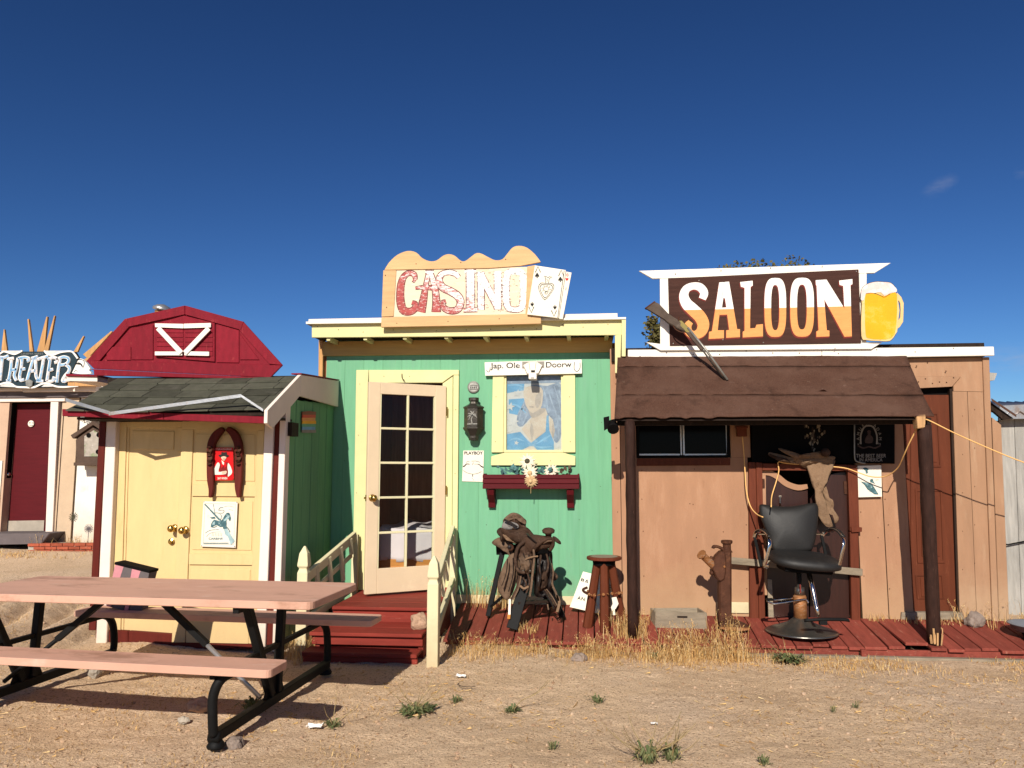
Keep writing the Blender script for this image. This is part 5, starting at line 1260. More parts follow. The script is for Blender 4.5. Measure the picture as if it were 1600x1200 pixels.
for k in range(5):
    xx = B0.x + .35 + k * .55
    mb = MB(); mb.bar((xx, YF + .26, 2.055), (xx, YL - .06, 2.46), 0.04, 0.05); part('porch_rafter', mb, m_darkwood, sa)
# flake of lifted roofing
part('lifted_flap', MB().prism([W(1272, 613.5, 7.10), W(1287, 608.5, 7.05), W(1297, 613.5, 7.10)], (0, 0.03, 0.006)), m_roofing, pr)
# posts
def post(u0, v0, u1, z1, Y0, Y1, r, name='porch_post'):
    a, b = W(u0, v0, Y0), WZ(u1, 1000, 0); 
    b = Vector((W(u1, z1, Y1).x, Y1, W(u1, z1, Y1).z))
    n = 14
    pts = [a.lerp(b, i / n) + Vector((0.006 * noise.noise(Vector((i * .9, u0, 0))), 0.005 * noise.noise(Vector((i * .9, u0, 9))), 0)) for i in range(n + 1)]
    return part(name, MB().tube(pts, [r * (1 + .08 * noise.noise(Vector((i * .7, u1, 3)))) for i in range(n + 1)], 10), m_log, sa, sm=True)
post(984, 655, 989, 992, YF + .06, YF + .14, 0.046)
p2 = post(1444, 664, 1460, 1007, YF + .05, YF + .17, 0.055)
part('post_bracket', MB().pp([(1432, 649), (1447, 648), (1446, 668), (1434, 670)], YF + 0.0, 0.09), m_rawwood, sa, bev=0.006)
part('post_bracket', MB().pp([(1448, 652), (1456, 653), (1455, 664), (1449, 665)], YF + 0.02, 0.09), m_darkwood, sa, bev=0.006)
mb = MB(); pb0 = W(1460, 1004, YF + .16)
for i in range(16):
    a = random.uniform(0, 6.28); q = pb0 + Vector((math.cos(a) * .055, math.sin(a) * .05, random.uniform(-.02, .02)))
    mb.bar(q, q + Vector((math.cos(a) * .012, math.sin(a) * .012, random.uniform(.05, .13))), .014, .006)
part('split_base', mb, m_rawwood, sa)['kind'] = 'stuff'
# sliding window under the porch
wf = part('window', MB().ring([(995, 655.5), (1140.5, 655.5), (1140.5, 715), (995, 716)], [(999, 658), (1136, 658), (1136, 711), (999, 712)], YL - 0.02, 0.04), m_black, sa, bev=0.003)
part('pane', MB().pb(998, 657, 1065, 713, YL + 0.012, 0.005), m_blackglass, wf)
part('pane', MB().pb(1066, 657, 1138, 712, YL + 0.006, 0.005), m_blackglass, wf)
for q in ((1063, 658, 1065.2, 711), (1067, 658, 1069.4, 711), (1134.5, 658, 1137.5, 711), (999, 709, 1062.5, 711.5), (1070, 709, 1134, 711.5)):
    part('sash', MB().pb(*q, YL - 0.006, 0.012), m_galv, wf)
part('lower_sill', MB().pp([(995, 716.5), (1141, 715.5), (1141, 727), (995, 728)], YL - 0.014, 0.014), m_rust, wf)
# black board over the swing doors
part('header_panel', MB().pp([(1175, 652), (1398, 652), (1398, 724.6), (1175, 722)], YL - 0.02, 0.02), m_black, sa)
# batwing door frame
part('door_frame', MB().pp([(1170, 722), (1181, 722), (1186, 976), (1172, 976)], YL - 0.05, 0.05), m_redbrown, sa, bev=0.004)
part('door_frame', MB().pp([(1181.5, 722), (1191, 723), (1196, 976), (1186.5, 976)], YL - 0.065, 0.065), m_redbrown, sa, bev=0.004)
part('door_frame', MB().pp([(1191.3, 724), (1324, 726), (1324, 736), (1191.3, 735)], YL - 0.06, 0.06), m_redbrown, sa, bev=0.004)
part('door_frame', MB().pp([(1324.3, 726), (1340, 727), (1343, 830), (1328, 830)], YL - 0.055, 0.055), m_redbrown, sa, bev=0.004)
part('door_frame', MB().pp([(1328, 831), (1341.5, 831), (1345, 972), (1331, 972)], YL - 0.052, 0.052), m_redbrown, sa, bev=0.004)
part('door_frame', MB().pp([(1330, 823), (1347, 824), (1347, 831), (1331, 832)], YL - 0.075, 0.02), m_redbrown, sa, bev=0.003)
lf = part('swing_door', MB().pp(smooth([(1196, 744), (1207, 745), (1218, 752), (1230, 762), (1246, 768), (1262, 766)], 3) + [(1264, 968), (1200, 972)], YL + 0.0, 0.03), m_darkdoor, sa, bev=0.004)
part('edge_strip', MB().rib([(1190, 738), (1203, 739), (1215, 745), (1229, 756), (1247, 762), (1262, 760)], [9, 9, 9, 9, 9, 7], YL - 0.012, 0.045, 4), m_orange, lf, bev=0.002)
part('edge_strip', MB().pp([(1190, 742), (1196.5, 742), (1199, 930), (1193, 930)], YL - 0.010, 0.04), m_orange, lf, bev=0.002)
mb = MB(); mb.tube([W(1219, 776, YL - .004), W(1219, 786, YL - .03), W(1219, 795, YL - .004)], 0.008, 6); mb.pb(1217, 774, 1221, 777, YL - .005, .005); part('door_pull', mb, m_chrome, lf)
rt = part('swing_door', MB().pp([(1266, 780)] + smooth([(1268, 776), (1284, 752), (1300, 741), (1318, 738), (1323, 738)], 3) + [(1327, 970), (1266, 970)], YL + 0.004, 0.03), m_darkdoor, sa, bev=0.004)
part('hinge', MB().pb(1319, 752, 1324, 772, YL - 0.01, 0.012), m_iron, rt); part('hinge', MB().pb(1191, 748, 1195, 762, YL - 0.025, 0.012), m_iron, lf)
part('threshold', MB().pb(1194, 968, 1330, 976, YL - 0.03, 0.05), m_darkwood, sa)
part('loose_board', MB().pp([(1199, 905), (1206, 906), (1209, 965), (1201, 965)], YL - 0.02, 0.018), m_greywood, sa)
# right hand panelled door
rd = part('door', MB().pp([(1408, 617), (1487, 617), (1499, 960), (1411, 962)], YL + 0.05, 0.04), m_rust, sa, bev=0.003)
for q, y in (([(1412, 645), (1424, 645), (1424, 866), (1412, 866)], .045), ([(1432, 645), (1466, 645), (1471, 730), (1436, 730)], .045), ([(1430, 764), (1472, 764), (1477, 880), (1434, 880)], .045), ([(1430, 899), (1474, 899), (1477, 936), (1433, 936)], .045)):
    c_ = (sum(a for a, b in q) / 4, sum(b for a, b in q) / 4)
    inn = [(c_[0] + (a - c_[0]) * .86, c_[1] + (b - c_[1]) * .93) for a, b in q]
    part('panel_moulding', MB().ring([W_ for W_ in q], inn, YL + y - 0.003, 0.008), m_rust, rd, bev=0.002)
    part('raised_panel', MB().pp([(c_[0] + (a - c_[0]) * .66, c_[1] + (b - c_[1]) * .82) for a, b in q], YL + y - 0.001, 0.006), m_rust, rd, bev=0.004)
part('door_jamb', MB().pp([(1484, 607), (1489, 607), (1501, 962), (1496.5, 962)], YL + 0.02, 0.08), m_darkwood, sa)
part('door_gap_shade', MB().pb(1410, 605, 1489, 618, YL + 0.075, 0.05), m_black, sa)  # black strip painted for the shade in the gap above the door
part('door_sill', MB().pp([(1409, 957), (1503, 957), (1506, 968), (1408, 968)], YL - 0.02, 0.08), m_greywood, sa)
# lean-to at the right rear
mb = MB(); mb.hexa([W(1549, 626, 7.75), W(1588, 652, 7.75), W(1588, 652, 8.6), W(1549, 626, 8.6)], [W(1549, 622, 7.75), W(1588, 648, 7.75), W(1588, 648, 8.6), W(1549, 622, 8.6)]); part('lean_to_roof', mb, m_roofing, sa)
mb = MB(); mb.prism([W(1549, 640, 7.8), W(1568, 656, 7.8), W(1584, 654, 7.8), W(1549, 629, 7.8)], (0, .04, 0)); part('eave_board', mb, m_darkwood, sa)
part('roof_bracket', MB().pp([(1546, 582), (1558, 583), (1554, 594), (1546, 595)], YL + 0.05, 0.5), m_greywall, sa)

# grey plank shed at the far right
gs = thing('grey_plank_shed', 'grey weathered plank shed with metal roof beyond the saloon', 'shed', W(1600, 950, 9))
u = 1561
for i in range(9):
    part('plank', MB().pp([(u, 652), (u + 23.4, 652), (u + 35.4, 962), (u + 12, 962)], 9.0 + random.uniform(0, .02), 0.03), m_greywall, gs, bev=0.004); u += 24
mb = MB()
P0, P1 = W(1561, 645, 8.85), W(1790, 645, 8.85)
rows = []
for j in range(2):
    rows.append([P0.lerp(P1, i / 60) + Vector((0, 1.6 * j, .25 * j + .018 * math.sin(i * 1.57))) for i in range(61)])
part('metal_roof', MB().sheet(rows), m_galv, gs, sm=True, solid=0.004)
part('eave_trim', MB().pp([(1562, 634), (1790, 622), (1790, 650), (1562, 655)], 8.87, 0.02), m_galv, gs)
mb = MB(); mb.box(W(1562, 800, 9).x, W(1790, 800, 9).x, 9.04, 11, -.05, 2.05); part('shed_body', mb, m_greywall, gs)
mb = MB(); mb.tube([W(1563, 850, 8.99), W(1575, 851, 8.97), W(1600, 846, 8.97), W(1650, 838, 8.97)], 0.008, 6); part('wall_cable', mb, m_black, gs)

# saloon sign
YG2 = YL - 0.11
sg = thing('saloon_sign', 'big brown sign in white frame with white and amber letters SALOON', 'sign', W(1195, 545, YG2))
oS, sS = (980, 390), 3.478
def SG(pts): return sub(oS, sS, pts)
part('frame_board', MB().pp(SG([(63, 115), (1434, 72), (1345, 127), (138, 158)]), YG2 + 0.01, 0.03), m_white, sg, bev=0.004)
part('frame_board', MB().pp(SG([(178, 157.5), (226, 156), (237, 522), (180, 545)]), YG2 + 0.012, 0.03), m_white, sg, bev=0.004)
part('frame_board', MB().pp(SG([(1260, 130), (1301, 128), (1300, 510), (1268, 512)]), YG2 + 0.012, 0.03), m_white, sg, bev=0.004)
part('frame_board', MB().pp(SG([(103, 503), (179, 512), (240, 516), (1270, 503), (1388, 503), (1328, 540), (182, 548)]), YG2 + 0.011, 0.03), m_white, sg, bev=0.004)
part('board', MB().pp(SG([(222, 156), (1258, 107), (1272, 508), (232, 522)]), YG2, 0.02), m_signbrown, sg, bev=0.003)
def SR(pts, wd, y, mbx, grow=0, dx=0, dy=0):
    q = smooth([p + (k,) for p, k in zip(pts, wd)], 6)
    mbx.rib(SG([(k[0] + dx, k[1] + dy) for k in q]), [(k[2] + grow) / sS for k in q], y, 0.001)
def oring(u0, u1, v0, v1, p=3.2, n=40):
    c, r = ((u0 + u1) / 2, (v0 + v1) / 2), ((u1 - u0) / 2, (v1 - v0) / 2)
    out = []
    for i in range(n):
        t = 2 * math.pi * i / n; a, b = math.cos(t), math.sin(t)
        out.append((c[0] + r[0] * math.copysign(abs(a) ** (2 / p), a), c[1] + r[1] * math.copysign(abs(b) ** (2 / p), b)))
    return out
def letter(ch, y, dx, dy, grow):
    mb = MB()
    def poly(q):
        c = (sum(a for a, b in q) / len(q), sum(b for a, b in q) / len(q))
        if grow:
            q2 = []
            n = len(q)
            ar = sum(q[i][0] * q[(i + 1) % n][1] - q[(i + 1) % n][0] * q[i][1] for i in range(n))
            sg_ = 1 if ar > 0 else -1
            for i in range(n):
                a, b, e = q[i - 1], q[i], q[(i + 1) % n]
                n1 = (b[1] - a[1], a[0] - b[0]); n2 = (e[1] - b[1], b[0] - e[0])
                l1, l2 = math.hypot(*n1) or 1, math.hypot(*n2) or 1
                v = (n1[0] / l1 + n2[0] / l2, n1[1] / l1 + n2[1] / l2); l = math.hypot(*v) or 1
                q2.append((b[0] + sg_ * v[0] / l * grow * 1.2, b[1] + sg_ * v[1] / l * grow * 1.2))
            q = q2
        mb.pp(SG([(a + dx, b + dy) for a, b in q]), y, 0.001)
    if ch == 'S':
        SR([(408, 268), (418, 235), (396, 205), (358, 198), (322, 214), (308, 250), (322, 292), (358, 328), (396, 366), (414, 408), (400, 448), (366, 464), (336, 450), (328, 418), (345, 392)], [34, 40, 40, 34, 38, 46, 56, 62, 62, 60, 52, 40, 38, 38, 26], y, mb, grow * 2, dx, dy)
    elif ch == 'A':
        poly([(502, 180), (528, 178), (513, 262), (521, 262), (512, 320), (503, 320), (490, 440), (524, 440), (524, 480), (445, 484), (447, 448), (462, 446)])
        poly([(527, 178), (552, 176), (596, 434), (611, 434), (611, 474), (540, 478), (540, 440), (556, 438), (545, 352), (498, 354), (502, 318), (541, 316), (533, 262), (521, 262), (514, 262)])
    elif ch == 'L':
        poly([(616, 178), (680, 171), (680, 194), (668, 202), (666, 430), (698, 428), (704, 410), (736, 407), (736, 470), (630, 476), (630, 448), (640, 442), (640, 206), (620, 200)])
    elif ch in 'OQ':
        k = 0 if ch == 'O' else 1
        a = ((748, 862, 156, 473), (888, 1013, 155, 472))[k]; b = ((780, 829, 190, 440), (921, 978, 188, 436))[k]
        mb.ring(SG([(p + dx, q + dy) for p, q in oring(a[0] - grow, a[1] + grow, a[2] - grow, a[3] + grow)]), SG([(p + dx, q + dy) for p, q in oring(b[0] + grow, b[1] - grow, b[2] + grow, b[3] - grow, 2.8)]), y, 0.001)
    else:
        poly([(1026, 168), (1082, 165), (1181, 322), (1176, 196), (1156, 190), (1154, 170), (1222, 162), (1222, 186), (1211, 192), (1219, 470), (1182, 472), (1070, 268), (1083, 440), (1097, 442), (1097, 470), (1030, 473), (1030, 446), (1042, 440), (1032, 196), (1028, 190)])
    return mb
for ch in 'SALOQN':
    bk = part('letter_shadow', letter(ch, YG2 - 0.0015, -3, 7, 4), m_signred, sg)
    ol = letter(ch, YG2 - 0.0030, 0, 0, 2.2)
    fc = letter(ch, YG2 - 0.0045, 0, 0, -0.6 if ch != 'S' else 0)
    l_ = part('letter', fc, [m_signwhite, m_signamber], sg)
    o_ = part('letter_outline', ol, [m_signwhite, m_signamber], l_)
    for ob, cols_ in ((l_, 1), (o_, 1)):
        bm = bmesh.new(); bm.from_mesh(ob.data)
        p0 = W(*SG([(440, 326)])[0], YG2) - Vector(sg.location); p1 = W(*SG([(1220, 308)])[0], YG2) - Vector(sg.location)
        d = (p1 - p0); no = Vector((d.z, 0, -d.x))
        bmesh.ops.bisect_plane(bm, geom=bm.verts[:] + bm.edges[:] + bm.faces[:], plane_co=p0, plane_no=no)
        for f in bm.faces: f.material_index = 1 if (f.calc_center_median() - p0).dot(no) > 0 else 0
        bm.to_mesh(ob.data); bm.free()
mb = MB(); 
for st in ([(575, 318), (575, 318)],): pass
bmug = thing('beer_mug_sign', 'flat painted sign shaped like a yellow beer mug with foam', 'sign', W(1378, 532, YG2))
YM = YG2 - 0.02
part('mug', MB().pp(SG(smooth([(1290, 215), (1274, 300), (1272, 470), (1300, 492), (1370, 497), (1430, 496), (1462, 455), (1470, 420), (1468, 240)], 2, True)), YM, 0.018), m_beeredge, bmug, bev=0.003)
part('beer', MB().pp(SG(smooth([(1296, 238), (1345, 240), (1392, 252), (1440, 236), (1466, 245), (1462, 420), (1436, 480), (1370, 488), (1312, 482), (1296, 460), (1292, 350)], 2, True)), YM - 0.002, 0.002), m_beer, bmug)
part('foam', MB().pp(SG(smooth([(1268, 268), (1274, 215), (1305, 186), (1350, 174), (1390, 175), (1432, 180), (1458, 205), (1466, 228), (1430, 236), (1398, 252), (1378, 232), (1340, 236), (1298, 238), (1285, 275)], 2, True)), YM - 0.004, 0.003), m_foam, bmug)
hr = [(1466, 232), (1490, 258), (1503, 290), (1502, 345), (1500, 392), (1482, 420), (1466, 432), (1466, 400)]
hr2 = [(1468, 282), (1476, 276), (1484, 294), (1486, 330), (1484, 368), (1477, 382), (1469, 378), (1468, 330)]
part('handle', MB().ring(SG(hr), SG(hr2), YM + 0.002, 0.016), m_beeredge, bmug, bev=0.002)
mb = MB()
sm_ = smooth([(1290, 215), (1274, 300), (1272, 470), (1300, 492), (1370, 497), (1430, 496), (1462, 455)], 4); mb.rib(SG(sm_), 0.5, YM - 0.003, .001)
sm_ = smooth([(1268, 268), (1274, 215), (1305, 186), (1350, 174), (1390, 175), (1432, 180), (1458, 205)], 4); mb.rib(SG(sm_), 0.6, YM - 0.0045, .001)
sm_ = smooth([(1298, 238), (1340, 236), (1378, 250), (1398, 258), (1430, 240)], 4); mb.rib(SG(sm_), 0.6, YM - 0.0046, .001)
part('outline', mb, m_ink, bmug)

# rifle leaning over the porch roof
rfl = thing('wooden_rifle', 'old wooden stocked rifle leaning from the saloon sign onto the roof', 'rifle', W(1136, 594, 7.0))
def RW(u, v):                                      # the rifle lies on a tilted line, butt at the sign, muzzle on the roof
    u_, v_ = SG([(u, v)])[0]
    return W(u_, v_, 7.36 - 0.17 * min(max((u_ - 1010) / 126, 0), 1.0))
st = [RW(*p) for p in [(100, 318), (148, 282), (172, 292), (222, 345), (262, 372), (292, 388), (300, 412), (330, 430), (322, 448), (280, 432), (222, 398), (200, 378)]]
part('stock', MB().prism(st, (0.0, 0.045, 0.0)), m_stock, rfl, bev=0.008)
part('butt_plate', MB().prism([RW(*p) for p in [(97, 316), (148, 279), (154, 284), (104, 322)]], (0, 0.05, 0)), m_iron, rfl)
part('receiver', MB().prism([RW(*p) for p in [(275, 385), (296, 384), (330, 418), (350, 445), (340, 460), (318, 448), (286, 412)]], (0, 0.04, 0)), m_brass, rfl, bev=0.003)
part('trigger_guard', MB().tube([RW(*p) for p in [(250, 412), (262, 432), (290, 448), (312, 450)]], 0.006, 6, 3), m_iron, rfl)
part('fore_end', MB().prism([RW(*p) for p in [(318, 446), (346, 444), (420, 540), (402, 548)]], (0, 0.035, 0)), m_stock, rfl, bev=0.006)
part('barrel', MB().tube([RW(330, 424), RW(430, 548), RW(545, 708)], 0.0115, 10), m_pewterlt, rfl, sm=True)
part('magazine_tube', MB().tube([RW(350, 462) + Vector((0, .012, 0)), RW(530, 708) + Vector((0, .012, 0))], 0.008, 8), m_pewter, rfl, sm=True)
part('hammer', MB().tube([RW(280, 386), RW(276, 372), RW(284, 366)], 0.006, 6), m_iron, rfl)

# things on the saloon wall
bs = thing('black_beer_poster', 'black beer poster reading THE BEST BEER IN AMERICA beside the swing doors', 'poster', W(1358, 725, YL - 0.03))
YP = YL - 0.06
part('plate', MB().pp([(1335, 655), (1392, 655), (1391, 722), (1337, 724)], YP, 0.006), m_black, bs)
part('curled_edge', MB().tube([W(1335, 657, YP - .004), W(1335, 700, YP - .006), W(1336, 718, YP - .008), W(1342, 722, YP - .01), W(1352, 724, YP - .006)], 0.007, 6, 3), m_pewterlt, bs, sm=True)
mb = MB(); text_mb(mb, 'THE BEST BEER', 1361, 712, 5.6, YP - 0.001, wpx=47, bold=.01); text_mb(mb, 'IN AMERICA', 1361, 718.4, 5.4, YP - 0.001, wpx=36, bold=.01)
tx = 'SAMUEL ADAMS'
for i, chx in enumerate(tx):
    if chx == ' ': continue
    a = rad(-205 + i * (230 / 11)); 
    text_mb(mb, chx, 1358 + 17.5 * math.cos(a), 684 + 22 * math.sin(a), 4.6, YP - 0.001, rot=a + math.pi / 2)
part('lettering', mb, m_inkgrey, bs, recalc=False)
part('arch', MB().rib(smooth([(1345, 694), (1345, 680), (1350, 668), (1357, 665), (1365, 668), (1370, 680), (1370, 694)], 4), 2.4, YP - 0.001, 0.001), m_inkgrey, bs)
part('figure', MB().pp(smooth([(1355, 674), (1358, 672), (1361, 674), (1360, 679), (1364, 684), (1363, 692), (1352, 692), (1352, 685), (1356, 679)], 2, True), YP - 0.0015, 0.001), m_posterdim, bs)
part('ribbon', MB().rib(smooth([(1340, 696), (1349, 700), (1358, 698), (1367, 700), (1376, 696)], 4), 2.2, YP - 0.0018, 0.001), m_posterdim, bs)
mp2 = thing('teal_map_poster', 'white poster with teal shapes under the black beer poster', 'poster', W(1358, 776, YL - 0.03))
part('plate', MB().pp([(1339.5, 728), (1377, 727), (1378, 776), (1341, 777)], YL - 0.04, 0.012), m_paper, mp2)
o_, s_ = (1325, 650), 8.892
part('print', MB().pp(sub(o_, s_, [(175, 910), (300, 935), (320, 930), (370, 1000), (425, 1090), (370, 1090), (270, 1020), (230, 960)]), YL - 0.0415, 0.001), m_inkteal, mp2)
part('print', MB().pp(sub(o_, s_, smooth([(205, 730), (250, 715), (290, 740), (270, 760), (280, 790), (250, 800), (240, 760)], 2, True)), YL - 0.0415, 0.001), m_inkteal, mp2)
part('print', MB().pp(sub(o_, s_, [(305, 885), (340, 870), (355, 910), (380, 945), (340, 930), (310, 920)]), YL - 0.0415, 0.001), m_inkteal, mp2)
mb = MB()
for i in range(10):
    a, b = random.uniform(180, 400), random.choice((750, 775, 800, 860, 890, 1000, 1050, 1090)); mb.rib(sub(o_, s_, [(a, b), (a + random.uniform(20, 55), b - 4)]), 0.6, YL - 0.0415, .001)
part('fine_print', mb, m_inkpale, mp2)
tp = thing('torn_picture', 'torn flaking picture on the black panel over the swing doors', 'picture', W(1268, 705, YL - 0.03))
for i in range(46):
    b = random.uniform(656, 704); a = random.gauss(1274 - (b - 656) * .12, 9 - (b - 656) * .09); r_ = random.uniform(1.0, 3.0)
    q = [(a + r_ * random.uniform(.4, 1.2) * math.cos(t), b + 1.7 * r_ * random.uniform(.4, 1.2) * math.sin(t)) for t in [j * 1.05 for j in range(6)]]
    part('paper_scrap', MB().pp(q, YL - 0.023 - .0004 * i, 0.0012), random.choice([m_greywood, m_darkwood, m_stock, m_stock, m_greywood, m_pewter]), tp)
jb = thing('junction_box', 'small brown outlet box beside the porch window', 'outlet box', W(1160, 682, YL - 0.03))
part('box', MB().pb(1152, 668, 1167, 682, YL - 0.05, 0.052), m_redbrown, jb, bev=0.004)
part('lid', MB().pb(1150.5, 665.5, 1168.5, 669, YL - 0.058, 0.06), m_redbrown, jb, bev=0.003)
yc = thing('extension_cord', 'long yellow extension cord looping from the outlet box across the porch', 'cord', W(1166, 780, YL - 0.06))
def cord(px): return MB().tube([W(a, b, y) for a, b, y in px], 0.0055, 7, 4)
part('cord_run', cord([(1160, 682, YL - .05), (1162, 705, YL - .05), (1164, 735, YL - .08), (1166, 765, YL - .09), (1172, 790, YL - .12), (1182, 803, YL - .25), (1192, 808, YL - .4)]), m_cord, yc, sm=True)
part('cord_run', cord([(1205, 792, YL - .4), (1206, 775, YL - .2), (1213, 752, YL - .1), (1217, 735, YL - .09), (1216, 722, YL - .09), (1230, 724, YL - .1), (1280, 728, YL - .1), (1318, 731, YL - .09), (1340, 738, YL - .1), (1362, 745, YL - .14), (1384, 744, YL - .22), (1402, 732, YL - .36), (1412, 712, YL - .52), (1421, 692, YL - .62), (1434, 668, YL - .70), (1446, 655, YL - .74)]), m_cord, yc, sm=True)
part('cord_run', cord([(1446, 655, YL - .74), (1456, 659, YL - .76), (1490, 676, YL - .73), (1530, 694, YL - .7), (1570, 711, YL - .68), (1610, 726, YL - .66), (1700, 755, YL - .6)]), m_cord, yc, sm=True)
sl_ = thing('spotlight', 'small black spotlight clamped to the porch corner by the green wall', 'lamp', W(956, 674, 7.1))
ys_ = YF + .1
part('head', MB().lathe([(0.02, -0.06), (0.04, -0.05), (0.046, 0.0), (0.052, 0.05), (0.045, 0.05)], W(957.5, 666, ys_), 14, M=Vector((0.05, -0.8, -0.55)).to_track_quat('Z', 'Y').to_matrix()), m_black, sl_, sm=True)
part('lens', MB().lathe([(0.04, 0.04), (0.04, 0.044)], W(957.5, 666, ys_), 14, M=Vector((0.05, -0.8, -0.55)).to_track_quat('Z', 'Y').to_matrix()), m_greywood, sl_)
part('mount', MB().pp([(943, 652), (952, 650), (952, 668), (944, 673)], ys_, 0.03), m_black, sl_, bev=0.003)
part('arm', MB().tube([W(948, 660, ys_ + .02), W(962, 656, ys_ + .02), W(980, 660, ys_ + .02)], 0.012, 6), m_black, sl_)
pk = thing('nailed_plank', 'long grey plank nailed waist high across the swing door frame', 'plank', W(1246, 890, YL - 0.09))
part('board', MB().pp([(1140, 870.5), (1348, 889), (1348, 900), (1140, 881)], YL - 0.10, 0.022), m_greywood, pk, bev=0.003)

# ================================================================== BOARDWALK
def dz(y): return 0.035 + (y - 6.85) * 0.16
bw = thing('boardwalk', 'low red painted plank boardwalk in front of the green and terracotta buildings', 'boardwalk', (1.0, 7.2, -0.02))
x = -1.26
while x < 4.6:
    wd = random.choice((0.135, 0.14, 0.14, 0.145, 0.19))
    yb_ = 7.79 if x < 0.30 else 7.545
    yf_ = 6.84 + random.uniform(-0.03, 0.025) + (0.02 if x > .3 else 0)
    lift = random.uniform(0, 0.006)
    skew = random.uniform(-.004, .004)
    if x < 0.31 < x + wd: yb_ = 7.54
    if 2.62 < x < 2.80: lift = 0.035
    mb = MB()
    b = [(x + skew, yf_, dz(yf_) + lift - 0.025), (x + wd - 0.010 + skew, yf_, dz(yf_) + lift - 0.025), (x + wd - 0.010, yb_, dz(yb_) - 0.025), (x, yb_, dz(yb_) - 0.025)]
    mb.hexa(b, [(p[0], p[1], p[2] + 0.025) for p in b])
    part('plank', mb, m_deck, bw, bev=0.004)
    x += wd
for a, b in ((-1.25, 0.62), (0.64, 2.25), (2.27, 4.6)):
    mb = MB(); mb.box(a, b, 6.87 + random.uniform(0, .015), 6.905, -0.055, dz(6.89) - 0.027); part('rim_joist', mb, m_deck, bw, bev=0.004)
mb = MB(); mb.box(-1.25, 4.6, 7.3, 7.34, -0.05, dz(7.3) - .03); part('joist', mb, m_darkwood, bw)
mb = MB(); mb.box(0.9, 4.6, 6.80, 6.865, -0.075, -0.03); part('sleeper', mb, m_greywood, bw, bev=0.006)
part('scrap_block', MB().obox((2.27, 6.83, -0.01), (.02, 0, 0), (0, .02, 0), (0, 0, .035)), m_deck, bw)

# ================================================================== ENTRY STEPS
es = thing('entry_steps', 'worn red painted wooden steps up to the open glass door', 'steps', (-1.8, 6.9, -0.03))
x0, x1 = -2.26, -1.345
def slab_(name, y0, y1, z0, z1, m=m_step, bev=0.006, a=x0, b=x1): return part(name, MB().box(a, b, y0, y1, z0, z1), m, es, bev=bev)
slab_('tread', 6.80, 7.06, 0.272, 0.302); slab_('tread', 7.065, 7.33, 0.272, 0.302); slab_('tread', 7.335, 7.79, 0.272, 0.301)
slab_('riser', 6.83, 6.855, 0.165, 0.270)
slab_('tread', 6.33, 6.58, 0.145, 0.175, a=x0 - .03); slab_('tread', 6.585, 6.828, 0.145, 0.174, a=x0 - .03)
slab_('riser', 6.365, 6.39, 0.07, 0.143, a=x0 - .02)
slab_('tread', 6.14, 6.363, 0.028, 0.058, a=x0 - .03)
slab_('riser', 6.165, 6.19, -0.06, 0.026, a=x0 - .02)
for xx in (x0 + .001, x1 - .041):
    mb = MB(); mb.prism([(xx, 6.19, -.06), (xx, 6.39, -.06), (xx, 6.39, .14), (xx, 6.86, .14), (xx, 6.86, .27), (xx, 7.75, .27), (xx, 7.75, -.06)], (0.04, 0, 0)); part('stringer', mb, m_step, es)
def picket_post(x, y, z0, z1, wd=0.089):
    h = wd / 2
    mb = MB()
    zs = [(z0, h), (z1 - .22, h), (z1 - .185, h * .72), (z1 - .165, h * 1.02), (z1 - .15, h * 1.02), (z1 - .06, h * .78), (z1, h * .16)]
    vs = []
    for z, r in zs: vs += [(x - r, y - r, z), (x + r, y - r, z), (x + r, y + r, z), (x - r, y + r, z)]
    fs = [(i * 4 + j, i * 4 + (j + 1) % 4, (i + 1) * 4 + (j + 1) % 4, (i + 1) * 4 + j) for i in range(len(zs) - 1) for j in range(4)] + [(3, 2, 1, 0), tuple(range(len(vs) - 4, len(vs)))]
    mb.add(vs, fs); return mb
pR = W(677, 1000, 6.12)
pL = W(475, 900, 6.42)
